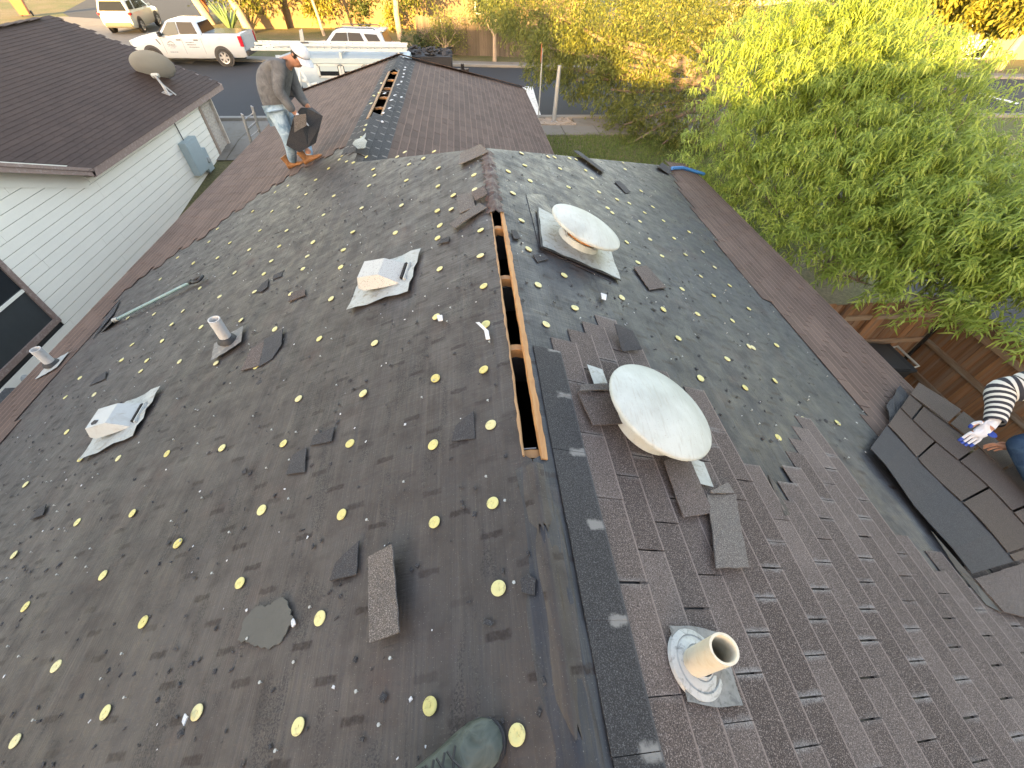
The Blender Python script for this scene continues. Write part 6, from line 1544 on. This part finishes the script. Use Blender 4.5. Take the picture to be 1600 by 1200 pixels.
# building at the far right
br_ = thing('far_building', (36, 32.5, SZ), 'grey walled building with dark windows behind the stop sign at the right', 'house', 'houses across the street')
bl_ = at_z(1455, 92, SZ); byy = float(bl_[1]); xb0 = float(bl_[0])
simple('far_wall', (0.12, 0.108, 0.09), 0.9, var=0.12, scale=1.0)
MB().box((xb0+11, byy+4, SZ+1.6), (22, 8, 3.2)).build('wall', 'far_wall', br_)
m = MB(); m.add([(xb0-0.5, byy-0.6, SZ+3.2), (xb0+22.5, byy-0.6, SZ+3.2), (xb0+22.5, byy+8.6, SZ+3.2), (xb0-0.5, byy+8.6, SZ+3.2), (xb0+3, byy+4, SZ+5.0), (xb0+19, byy+4, SZ+5.0)], [(0, 1, 5, 4), (1, 2, 5), (2, 3, 4, 5), (3, 0, 4)]); m.build('roof', 'shingle_neighbour', br_)
for u, v in ((1487, 62), (1537, 62)):
    c = at_y(u, v, byy); w_ = MB().box((c[0], byy-0.01, c[2]), (1.5, 0.06, 1.9)).build('window', 'car_glass', br_)
    for dx, sx, dz, sz in ((0, 1.6, 0.98, 0.08), (0, 1.6, -0.98, 0.08), (-0.78, 0.08, 0, 1.9), (0.78, 0.08, 0, 1.9), (0, 1.5, 0, 0.06)):
        MB().box((c[0]+dx, byy-0.05, c[2]+dz), (sx, 0.05, sz)).build('frame', 'sign_white', w_)
# houses added unseen behind the camera as sun blockers: they keep the low sun off this roof
for k, (x0, x1, zr_, lab) in enumerate(((-75, -12.8, 5.7, 'long sun blocker house added behind the camera to the left'), (-12.78, -9.5, 4.3, 'sun blocker house added behind the camera'), (-9.48, -4.0, 3.35, 'sun blocker house added behind the camera to the right'), (-3.98, 24, 3.9, 'far right sun blocker house added behind the camera'))):
    t = thing('sun_blocker_house', ((x0+x1)/2, -14, GZ), lab, 'house', 'added sun blockers behind the camera')
    MB().box(((x0+x1)/2, -14.5, (GZ+zr_-2.0)/2), (x1-x0, 9.0, zr_-2.0-GZ)).build('wall', 'siding', t)
    m = MB(); m.prism([(x0, -19.4, zr_-2.0), (x0, -14.5, zr_), (x0, -9.6, zr_-2.0)], (x1-x0, 0, 0)); m.build('roof', 'shingle_neighbour', t)
    for j in range(int((x1-x0)/5)):
        MB().box((x0+2.5+j*5, -9.98, zr_-3.4), (1.3, 0.06, 1.4)).build('window', 'car_glass', t)

# ------------------------------------------------------------------ people
def skin(name, nodes, edges, mat, parent, sub=2, root=0, smooth=True):
    """nodes: key -> (point, radius or (rx, ry)); grows one continuous surface round the skeleton"""
    keys = list(nodes); ix = {k: i for i, k in enumerate(keys)}
    me = bpy.data.meshes.new(name+'_skeleton')
    me.from_pydata([tuple(map(float, nodes[k][0])) for k in keys], [(ix[a], ix[b]) for a, b in edges], []); me.update()
    ob = bpy.data.objects.new(name, me); COL.objects.link(ob)
    ob.modifiers.new('skin', 'SKIN').use_smooth_shade = True
    sv = me.skin_vertices[0].data
    for k in keys:
        r = nodes[k][1]; r = r if hasattr(r, '__len__') else (r, r)
        sv[ix[k]].radius = r
    sv[root].use_root = True
    ms = ob.modifiers.new('sub', 'SUBSURF'); ms.levels = sub; ms.render_levels = sub
    dg = bpy.context.evaluated_depsgraph_get(); dg.update()
    nm = bpy.data.meshes.new_from_object(ob.evaluated_get(dg)); nm.name = name
    bpy.data.objects.remove(ob); bpy.data.meshes.remove(me)
    nm.materials.clear(); nm.materials.append(MATS[mat]); nm.shade_smooth()
    o = bpy.data.objects.new(name, nm); COL.objects.link(o); adopt(o, parent)
    return o
def hand_nodes(nd, ed, pre, wrist, palm_dir, side, down, s=1.0, curl=0.5):
    """palm and five separate bent fingers after the wrist"""
    pd, sd, dn = (Vector(q).normalized() for q in (palm_dir, side, down)); w = Vector(wrist)
    nd[pre+'palm'] = (w+pd*0.055*s, (0.036*s, 0.020*s)); nd[pre+'kn'] = (w+pd*0.095*s, (0.040*s, 0.017*s))
    ed += [(pre+'w', pre+'palm'), (pre+'palm', pre+'kn')]
    for k, (off, L) in enumerate(((-0.030, 0.068), (-0.010, 0.080), (0.011, 0.075), (0.030, 0.058))):
        p0 = w+pd*0.10*s+sd*off*s; prev = pre+'kn'
        for j, f in enumerate((0.45, 0.8, 1.05)):
            c = curl*(0.4+j*0.9); d = pd*math.cos(c)+dn*math.sin(c); p0 = p0+d*L*0.42*s
            nd[f'{pre}f{k}{j}'] = (p0, 0.0095*s*(1-0.1*j)); ed.append((prev, f'{pre}f{k}{j}')); prev = f'{pre}f{k}{j}'
    p0 = w+pd*0.045*s-sd*0.045*s
    nd[pre+'t0'] = (p0, 0.013*s); nd[pre+'t1'] = (p0+(pd*0.7-sd*0.5+dn*0.4).normalized()*0.035*s, 0.011*s); nd[pre+'t2'] = (p0+(pd*0.9-sd*0.2+dn*0.8).normalized()*0.068*s, 0.009*s)
    ed += [(pre+'palm', pre+'t0'), (pre+'t0', pre+'t1'), (pre+'t1', pre+'t2')]
def limb_sub(nd, keys, grow=1.12, extra=0.006): return {k: (nd[k][0], tuple(r*grow+extra for r in (nd[k][1] if hasattr(nd[k][1], '__len__') else (nd[k][1],)*2))) for k in keys}
def boot(parent, heel, toe, n, mat, sole, w=0.052, h=0.085, shaft=0.14):
    heel, toe, n = Vector(heel), Vector(toe), Vector(n).normalized(); d = (toe-heel); L = d.length; d.normalize(); d = (d-n*d.dot(n)).normalized(); s = d.cross(n)
    def sec(t, hw, z0, z1):
        c = heel+d*L*t
        return [c+s*hw*math.cos(a)*(1.0 if math.sin(a) < 0.3 else 0.9) + n*(z0+(z1-z0)*(0.5+0.5*math.sin(a))) for a in [2*math.pi*k/16 for k in range(16)]]
    bt = MB().loft([sec(-0.03, w*0.45, 0.02, h*0.9), sec(0.0, w*0.72, 0.016, h*1.25), sec(0.12, w*0.80, 0.016, h*1.5), sec(0.30, w*0.80, 0.016, h*1.42), sec(0.48, w*0.88, 0.016, h*1.12), sec(0.65, w*1.02, 0.016, h*0.88), sec(0.80, w*1.04, 0.016, h*0.78), sec(0.91, w*0.90, 0.016, h*0.68), sec(0.975, w*0.60, 0.018, h*0.52), sec(1.0, w*0.22, 0.022, h*0.36)]).build('boot', mat, parent, 'full')
    ol = [(-0.04, 0.40), (-0.01, 0.72), (0.15, 0.86), (0.35, 0.80), (0.55, 0.98), (0.72, 1.12), (0.86, 1.06), (0.95, 0.78), (1.0, 0.46), (1.02, 0.16)]
    P = [heel+d*L*t+s*w*q for t, q in ol]+[heel+d*L*t-s*w*q for t, q in reversed(ol)]
    MB().prism([tuple(p) for p in P], tuple(n*0.024)).build('sole', sole, bt, bevel=0.004)
    MB().tube([heel+d*L*0.16+n*h*1.1, heel+d*L*0.14+n*(h+shaft*0.5), heel+d*L*0.12+n*(h+shaft)], [w*0.92, w*0.95, w*1.02], 16).build('boot_shaft', mat, bt, True)
    return bt, d, s, n, L
def laces(bt, heel, d, s, n, L, w, h):
    m = MB()
    for k in range(4):
        t = 0.36+0.085*k; z = h*(1.40-0.36*(k/3))
        c = heel+d*L*t+n*(z)
        for q in (-1, 1): m.tube([c-s*0.024*q, c+d*L*0.03+n*0.004, c+s*0.024*q+d*L*0.07-n*h*0.05], 0.0032, 6)
    m.build('laces', 'black_rubber', bt, True)

# --- the worker on the left, bent forward over torn shingles
def worker():
    f1, f2 = Vector(at_left(461, 263)), Vector(at_left(487, 255))
    YB_, YN_, YF_ = 7.05, 6.86, 7.22
    t = thing('person', (f1+f2)/2, 'man in grey long sleeved shirt, pale jeans and white cap bending over torn shingles', 'person')
    A = lambda u, v, y: Vector(at_y(u, v, y))
    nd = {'pel': (A(433, 172, YB_), (0.150, 0.150)), 'wai': (A(428, 152, YB_), (0.165, 0.175)), 'bel': (A(427, 137, YB_), (0.17, 0.19)), 'che': (A(428, 118, YB_), (0.17, 0.185)), 'upb': (A(437, 103, YB_), (0.150, 0.135)),
          'nek': (A(453, 94, YB_), 0.062), 'hd0': (A(462, 94, YB_), 0.080), 'hd1': (A(469, 88, YB_), (0.092, 0.090)), 'hd2': (A(471, 81, YB_), (0.085, 0.085)), 'chin': (A(472, 104, YB_), 0.038), 'nos': (A(480, 96, YB_), 0.020),
          'shn': (A(437, 103, YN_), 0.075), 'eln': (A(434, 141, YN_-0.06), 0.056), 'fan': (A(448, 160, YN_-0.05), 0.047), 'nw': (A(459, 175, YN_-0.03), 0.033),
          'shf': (A(449, 106, YF_), 0.075), 'elf': (A(467, 148, YF_+0.04), 0.054), 'faf': (A(474, 158, YF_), 0.045), 'fw': (A(481, 166, YF_-0.04), 0.033),
          'hpn': (A(434, 180, YN_+0.06), 0.105), 'knn': (A(450, 215, YN_+0.02), 0.072), 'cfn': (A(455, 236, YN_+0.10), 0.058), 'ann': (f1+Vector((0, 0, 0.13)), 0.046),
          'hpf': (A(444, 182, YF_-0.06), 0.105), 'knf': (A(473, 210, YF_-0.04), 0.072), 'cff': (A(479, 230, YF_-0.06), 0.058), 'anf': (f2+Vector((0, 0, 0.14)), 0.046)}
    ed = [('pel', 'wai'), ('wai', 'bel'), ('bel', 'che'), ('che', 'upb'), ('upb', 'nek'), ('nek', 'hd0'), ('hd0', 'hd1'), ('hd1', 'hd2'), ('hd0', 'chin'), ('hd1', 'nos'), ('upb', 'shn'), ('shn', 'eln'), ('eln', 'fan'), ('fan', 'nw'), ('upb', 'shf'), ('shf', 'elf'), ('elf', 'faf'), ('faf', 'fw'),
          ('pel', 'hpn'), ('hpn', 'knn'), ('knn', 'cfn'), ('cfn', 'ann'), ('pel', 'hpf'), ('hpf', 'knf'), ('knf', 'cff'), ('cff', 'anf')]
    hn, he = dict(nd), list(ed)
    hand_nodes(hn, he, 'n', nd['nw'][0], A(470, 184, YN_)-nd['nw'][0], (0.2, -1, 0.2), (0.3, 0.4, -1), 0.95, 0.6)
    hand_nodes(hn, he, 'f', nd['fw'][0], A(489, 174, YF_)-nd['fw'][0], (0.2, 1, 0.2), (0.2, -0.4, -1), 0.95, 0.6)
    for k_ in ('pel', 'wai', 'bel', 'che', 'upb', 'shn', 'shf', 'eln', 'elf', 'hpn', 'hpf'): hn[k_] = (hn[k_][0], tuple(q*0.80 for q in (hn[k_][1] if hasattr(hn[k_][1], '__len__') else (hn[k_][1],)*2)))
    for k_ in ('pel', 'wai', 'bel'): hn[k_] = (hn[k_][0], (0.10, 0.10))
    skin('body', hn, he, 'skin', t, 2)
    sk = ['pel', 'wai', 'bel', 'che', 'upb', 'shn', 'eln', 'fan', 'nw', 'shf', 'elf', 'faf', 'fw']
    sn = limb_sub(nd, sk, 1.14, 0.014); sn['pel'] = (nd['pel'][0]-Vector((0, 0, 0.055)), (0.172, 0.178)); sn['wai'] = (nd['wai'][0], (0.185, 0.195)); sn['col'] = (nd['upb'][0].lerp(nd['nek'][0], 0.55), 0.085)
    skin('shirt', sn, [e for e in ed if e[0] in sk and e[1] in sk]+[('upb', 'col')], 'shirt_grey', t, 2)
    jk = ['pel', 'hpn', 'knn', 'cfn', 'ann', 'hpf', 'knf', 'cff', 'anf']
    jn = limb_sub(nd, jk, 1.12, 0.012); jn['ann'] = (nd['ann'][0]-Vector((0, 0, 0.03)), 0.068); jn['anf'] = (nd['anf'][0]-Vector((0, 0, 0.03)), 0.066)
    jn['pel'] = (nd['pel'][0]+Vector((0, 0, 0.03)), (0.152, 0.152)); jn['hpn'] = (nd['hpn'][0], 0.118); jn['hpf'] = (nd['hpf'][0], 0.118)
    skin('jeans', jn, [e for e in ed if e[0] in jk and e[1] in jk], 'jeans_pale', t, 2)
    for pre, w, tip in (('n', nd['nw'][0], A(470, 184, YN_)), ('f', nd['fw'][0], A(489, 174, YF_))):
        gn = {pre+'w': (w, 0.037)}; ge = []
        hand_nodes(gn, ge, pre, w, tip-w, (0.2, -1 if pre == 'n' else 1, 0.2), (0.3, 0.4 if pre == 'n' else -0.4, -1), 1.05, 0.6)
        skin('glove', gn, ge, 'cap_white' if pre == 'n' else 'glove_dark', t, 2)
    nrm = NL
    for f, d in ((f1, (0.95, -0.25, 0)), (f2, (0.98, 0.12, 0))):
        d = Vector(d); d.z = K*d.x
        bt, *_ = boot(t, f-d*0.08, f+d*0.20, nrm, 'boot_tan', 'car_trim', 0.050, 0.085, 0.12)
    # hair, ear, eye brow line, cap
    hd = nd['hd1'][0]; fwd = (A(482, 98, YB_)-A(462, 82, YB_)); fwd.y = -0.12; fwd.normalize(); up = Vector((0.42, -0.05, 0.9)); up = (up-fwd*up.dot(fwd)).normalized(); sd = fwd.cross(up)
    HM = Matrix((fwd, -sd, up)).transposed() if False else Matrix((fwd, up.cross(fwd), up)).transposed()
    hc = nd['hd1'][0]+up*0.012-fwd*0.012
    T = lambda q: hc + HM @ Vector(q)
    m = MB(); rings = []
    for a in range(9):
        th = R(-38)+R(120)*a/8
        rings.append([T((0.104*math.cos(th)*math.cos(b)*(1.08 if math.cos(b) < 0 else 0.62), 0.104*math.cos(th)*math.sin(b), 0.108*math.sin(th)-0.004)) for b in [2*math.pi*k/24 for k in range(24)]])
    m.loft(rings, caps=True).build('hair', 'hair', t, 'full')
    dome = MB(); rings = []
    for a in range(9):
        th = R(2)+R(86)*a/8
        rings.append([T((0.122*math.cos(th)*math.cos(b)*1.06, 0.115*math.cos(th)*math.sin(b), 0.030+0.098*math.sin(th))) for b in [2*math.pi*k/28 for k in range(28)]])
    cp = dome.loft(rings, caps=True).build('cap', 'cap_white', t, 'full')
    br = MB(); n_ = 10
    V = []; 
    for k in range(n_+1):
        b = R(-62)+R(124)*k/n_
        for rr_, zz in ((1.0, 0.032), (1.42, 0.022), (1.78, 0.002)):
            rx = 0.126*(1+(rr_-1)*math.cos(b)**0.7); V.append(T((rx*math.cos(b) if rr_ == 1.0 else 0.126*math.cos(b)+0.16*(rr_-1)*0.75, 0.112*math.sin(b), zz-0.018*abs(math.sin(b)))))
    F = [(k*3+j, k*3+j+1, k*3+4+j, k*3+3+j) for k in range(n_) for j in range(2)]
    V2 = [v-up*0.006 for v in V]; o_ = len(V)
    br.add(V+V2, F+[tuple(o_+i for i in reversed(f)) for f in F]).build('brim', 'cap_white', cp, True)
    for s in (-1, 1):
        MB().lathe([(0.0, 0.010), (0.016, 0.009), (0.026, 0.0), (0.020, -0.012)], 14, T((-0.004, s*0.094, -0.012)), HM @ Matrix.Rotation(-s*R(90), 3, 'X')).build('ear', 'skin', t, True)
        MB().box(T((0.086, s*0.034, 0.012)), (0.012, 0.030, 0.014), HM).build('eye', 'hair', t, bevel=0.003)
    MB().box(T((0.082, 0, -0.062)), (0.012, 0.044, 0.008), HM).build('mouth', 'skin_dark', t, bevel=0.002)
    return t
cloth_mat('skin_dark', (0.14, 0.05, 0.035), (0.17, 0.065, 0.045), 6, 0.6)
worker()
# the torn shingles he holds
def held():
    P = [(459, 182), (470, 168), (488, 168), (504, 181), (493, 223), (481, 230), (467, 238), (447, 227)]
    dep = [6.80, 6.88, 7.12, 7.05, 6.95, 6.85, 6.80, 6.74]
    o = sheet_thing('torn_shingle', [at_y(u, v, y) for (u, v), y in zip(P, dep)], 'large torn dark shingle hanging from the bending worker hands', 'shingle piece', 'shingle_dark', None, 0.006, 0.0)
    Q = [(459, 184), (462, 180), (478, 178), (479, 196), (460, 207)]
    sheet_thing('torn_shingle', [at_y(u, v, 6.66) for u, v in Q], 'smaller brown shingle tab in front of the hanging dark one', 'shingle piece', 'shingle_edge', None, 0.005, 0.0)
held()

# --- the photographer, standing behind the camera; only one boot and a hem of jeans are in the picture
def photographer():
    toe = Vector(at_left(787, 1143, 0.0)); mid = Vector(at_left(700, 1212, 0.0)); d = (toe-mid).normalized(); heel = toe-d*0.31
    t = thing('person', heel, 'photographer, only a dusty green boot and jeans hem at the bottom edge', 'person')
    h2 = heel + Vector((-0.30, -0.36, 0)); h2.z = h2.x*K
    pel = Vector((-0.50, -0.50, 0.78)); che = Vector((-0.44, -0.46, 1.18)); nek = Vector((-0.41, -0.40, 1.38))
    nd = {'pel': (pel, (0.15, 0.12)), 'wai': (pel.lerp(che, 0.4), (0.145, 0.115)), 'che': (che, (0.17, 0.125)), 'nek': (nek, 0.06), 'hd0': (nek+Vector((0.01, 0.05, 0.09)), 0.085), 'hd1': (nek+Vector((0.01, 0.05, 0.19)), (0.092, 0.10)),
          'shr': (che+Vector((0.19, 0.04, 0.13)), 0.07), 'elr': (che+Vector((0.26, 0.12, -0.10)), 0.05), 'rw': (Vector((-0.11, -0.19, 1.30)), 0.03), 'shl': (che+Vector((-0.19, 0.02, 0.13)), 0.07), 'ell': (che+Vector((-0.22, 0.12, -0.12)), 0.05), 'lw': (Vector((-0.30, -0.19, 1.30)), 0.03),
          'hr': (pel+Vector((0.10, 0.0, -0.06)), 0.10), 'kr': (heel.lerp(pel, 0.52)+Vector((0.02, 0.05, 0)), 0.068), 'ar': (heel+d*0.05+Vector((0, 0, 0.13)), 0.048),
          'hl': (pel+Vector((-0.10, 0, -0.06)), 0.10), 'kl': (h2.lerp(pel, 0.52)+Vector((-0.03, 0.05, 0)), 0.068), 'al': (h2+d*0.05+Vector((0, 0, 0.13)), 0.048)}
    ed = [('pel', 'wai'), ('wai', 'che'), ('che', 'nek'), ('nek', 'hd0'), ('hd0', 'hd1'), ('che', 'shr'), ('shr', 'elr'), ('elr', 'rw'), ('che', 'shl'), ('shl', 'ell'), ('ell', 'lw'), ('pel', 'hr'), ('hr', 'kr'), ('kr', 'ar'), ('pel', 'hl'), ('hl', 'kl'), ('kl', 'al')]
    hn, he = dict(nd), list(ed)
    hand_nodes(hn, he, 'r', nd['rw'][0], (-0.1, 0.6, 0.5), (0, -0.6, 0.6), (-1, 0, 0), 0.85, 0.7); hand_nodes(hn, he, 'l', nd['lw'][0], (0.1, 0.6, 0.5), (0, -0.6, 0.6), (1, 0, 0), 0.85, 0.7)
    skin('body', hn, he, 'skin', t, 2)
    sk = ['pel', 'wai', 'che', 'shr', 'elr', 'rw', 'shl', 'ell', 'lw']; skin('shirt', limb_sub(nd, sk, 1.08, 0.008), [e for e in ed if e[0] in sk and e[1] in sk], 'jeans_dark', t, 2)
    jk = ['pel', 'hr', 'kr', 'ar', 'hl', 'kl', 'al']; jn = limb_sub(nd, jk, 1.10, 0.014); jn['ar'] = (nd['ar'][0]-Vector((0, 0, 0.04)), 0.078); jn['al'] = (nd['al'][0]-Vector((0, 0, 0.04)), 0.078)
    skin('jeans', jn, [e for e in ed if e[0] in jk and e[1] in jk], 'jeans_mid', t, 2)
    hd = nd['hd1'][0]; m = MB(); m.loft([[hd+Vector((0.105*math.cos(th)*math.cos(b), 0.115*math.cos(th)*math.sin(b)-0.015, 0.115*math.sin(th)+0.01)) for b in [2*math.pi*k/20 for k in range(20)]] for th in [R(-5)+R(92)*a/7 for a in range(8)]]).build('hair', 'hair', t, 'full')
    up = Vector((-SA, 0, CA))
    b1, d1, s1_, n1, L1 = boot(t, heel, toe, up, 'boot_green', 'car_trim', 0.056, 0.088, 0.12); laces(b1, heel, d1, s1_, n1, L1, 0.056, 0.088)
    boot(t, h2, h2+d*0.31+Vector((-0.02, 0, 0)), up, 'boot_green', 'car_trim', 0.056, 0.088, 0.12)
photographer()

# --- the worker at the right edge, kneeling, pulling the sheet
def tube_uv(name, path, radii, mat, parent, n=20):
    m = MB().tube(path, radii, n, caps=True); V = np.array(m.v); uv = []; acc = 0
    for i, p in enumerate(path):
        if i: acc += (Vector(p)-Vector(path[i-1])).length
        uv += [(k/n, acc) for k in range(n)]
    q = np.array([f for f in m.f if len(f) == 4]); o = np_mesh(name, V, q, mat, parent, True, np.array(uv)); return o
def smooth_path(pts, rad, k=5):
    P, Rr_ = [], []; pts = [np.array(p, float) for p in pts]
    for i in range(len(pts)-1):
        p0, p1, p2, p3 = pts[max(i-1, 0)], pts[i], pts[i+1], pts[min(i+2, len(pts)-1)]
        for j in range(k):
            t = j/k; P.append(0.5*((2*p1)+(-p0+p2)*t+(2*p0-5*p1+4*p2-p3)*t*t+(-p0+3*p1-3*p2+p3)*t**3)); Rr_.append(rad[i]+(rad[i+1]-rad[i])*t)
    P.append(pts[-1]); Rr_.append(rad[-1]); return P, Rr_
def kneeler():
    B = lambda u, v, x: Vector(at_x(u, v, x))
    wr, el, sh = B(1554, 660, 4.02), B(1566, 612, 4.22), B(1622, 600, 4.40)
    t = thing('person', (4.3, 0.7, -4.3*K), 'person in striped sleeves and white and blue glove kneeling at the right edge', 'person')
    che = sh+Vector((0.16, -0.16, -0.10)); pel = che+Vector((0.12, -0.32, -0.34)); pel.z = max(pel.z, -1.75)
    kn1 = B(1592, 690, 4.12); kn2 = kn1+Vector((0.12, -0.36, -0.02))
    ft1 = Vector((4.28, 0.78, -4.28*K+0.08)); ft2 = Vector((4.34, 0.42, -4.34*K+0.08))
    nd = {'pel': (pel, (0.15, 0.14)), 'wai': (pel.lerp(che, 0.5), (0.15, 0.13)), 'che': (che, (0.165, 0.13)), 'nek': (che+Vector((-0.06, 0.06, 0.24)), 0.06), 'hd0': (che+Vector((-0.10, 0.09, 0.34)), 0.085), 'hd1': (che+Vector((-0.12, 0.10, 0.43)), 0.095),
          's1': (sh, 0.07), 'e1': (el, 0.055), 'hw': (wr, 0.034), 's2': (che+Vector((0.10, -0.18, 0.10)), 0.07), 'e2': (che+Vector((-0.12, -0.30, -0.12)), 0.055), 'iw': (che+Vector((-0.32, -0.22, -0.26)), 0.034),
          'h1': (pel+Vector((-0.03, 0.09, -0.02)), 0.11), 'k1': (kn1, 0.075), 'a1': (ft1, 0.05), 'h2': (pel+Vector((0.02, -0.09, -0.02)), 0.11), 'k2': (kn2, 0.075), 'a2': (ft2, 0.05)}
    ed = [('pel', 'wai'), ('wai', 'che'), ('che', 'nek'), ('nek', 'hd0'), ('hd0', 'hd1'), ('che', 's1'), ('s1', 'e1'), ('e1', 'hw'), ('che', 's2'), ('s2', 'e2'), ('e2', 'iw'), ('pel', 'h1'), ('h1', 'k1'), ('k1', 'a1'), ('pel', 'h2'), ('h2', 'k2'), ('k2', 'a2')]
    tip = B(1520, 684, 3.90)
    hn, he = dict(nd), list(ed)
    hand_nodes(hn, he, 'h', wr, tip-wr, (0.45, -0.75, -0.2), (-0.3, -0.1, -1), 1.15, 0.45); hand_nodes(hn, he, 'i', nd['iw'][0], (-0.6, 0.5, -0.4), (0.3, -0.7, 0), (-0.2, -0.2, -1), 1.0, 0.5)
    skin('body', hn, he, 'skin', t, 2)
    for pts, rad in (((wr+(wr-el)*0.02, wr.lerp(el, 0.5), el, el.lerp(sh, 0.5), sh, che), (0.062, 0.078, 0.105, 0.11, 0.115, 0.12)), ((nd['iw'][0], nd['e2'][0], nd['s2'][0], che), (0.048, 0.065, 0.085, 0.11)), ((pel+Vector((0, 0, -0.03)), nd['wai'][0], che, che+Vector((-0.03, 0.03, 0.16)), nd['nek'][0]), (0.175, 0.172, 0.180, 0.13, 0.075))):
        p, r = smooth_path(pts, rad, 7); tube_uv('striped_shirt', p, r, 'shirt_striped', t)
    jk = ['pel', 'h1', 'k1', 'a1', 'h2', 'k2', 'a2']; skin('jeans', limb_sub(nd, jk, 1.12, 0.014), [e for e in ed if e[0] in jk and e[1] in jk], 'jeans_dark', t, 2)
    gn = {'hw': (wr, 0.046), 'cuff': (wr.lerp(el, 0.22), 0.050)}; ge = [('cuff', 'hw')]; hand_nodes(gn, ge, 'h', wr, tip-wr, (0.45, -0.75, -0.2), (-0.3, -0.1, -1), 1.3, 0.45)
    skin('glove', gn, ge, 'glove_white', t, 2)
    bn_, be_ = {}, []
    for k in range(4):
        for j in (1, 2): bn_[f'{k}{j}'] = (gn[f'hf{k}{j}'][0]+Vector((0, 0, -0.001)), 0.0135)
    for k in range(4):
        skin('glove_finger', {a: bn_[f'{k}{a}'] for a in ('1', '2')}, [('1', '2')], 'glove_blue', t, 2)
    skin('glove_finger', {a: (gn['h'+a][0], 0.015) for a in ('t1', 't2')}, [('t1', 't2')], 'glove_blue', t, 2)
    pm = gn['hpalm'][0]; MB().lathe([(0.0, 0.0), (0.034, 0.004), (0.040, 0.012), (0.030, 0.02)], 16, pm+Vector((0.02, -0.045, -0.028)), None, True).build('glove_palm', 'glove_blue', t, 'full')
    hd = nd['hd1'][0]; MB().loft([[hd+Vector((0.11*math.cos(th)*math.cos(b), 0.11*math.cos(th)*math.sin(b), 0.11*math.sin(th)+0.01)) for b in [2*math.pi*k/20 for k in range(20)]] for th in [R(-5)+R(92)*a/7 for a in range(8)]]).build('hair', 'hair', t, 'full')
    for f in (ft1, ft2): boot(t, f+Vector((0.10, -0.02, -0.10)), f+Vector((-0.16, 0.06, 0.0)), NR_, 'boot_tan', 'car_trim', 0.05, 0.08, 0.06)
kneeler()
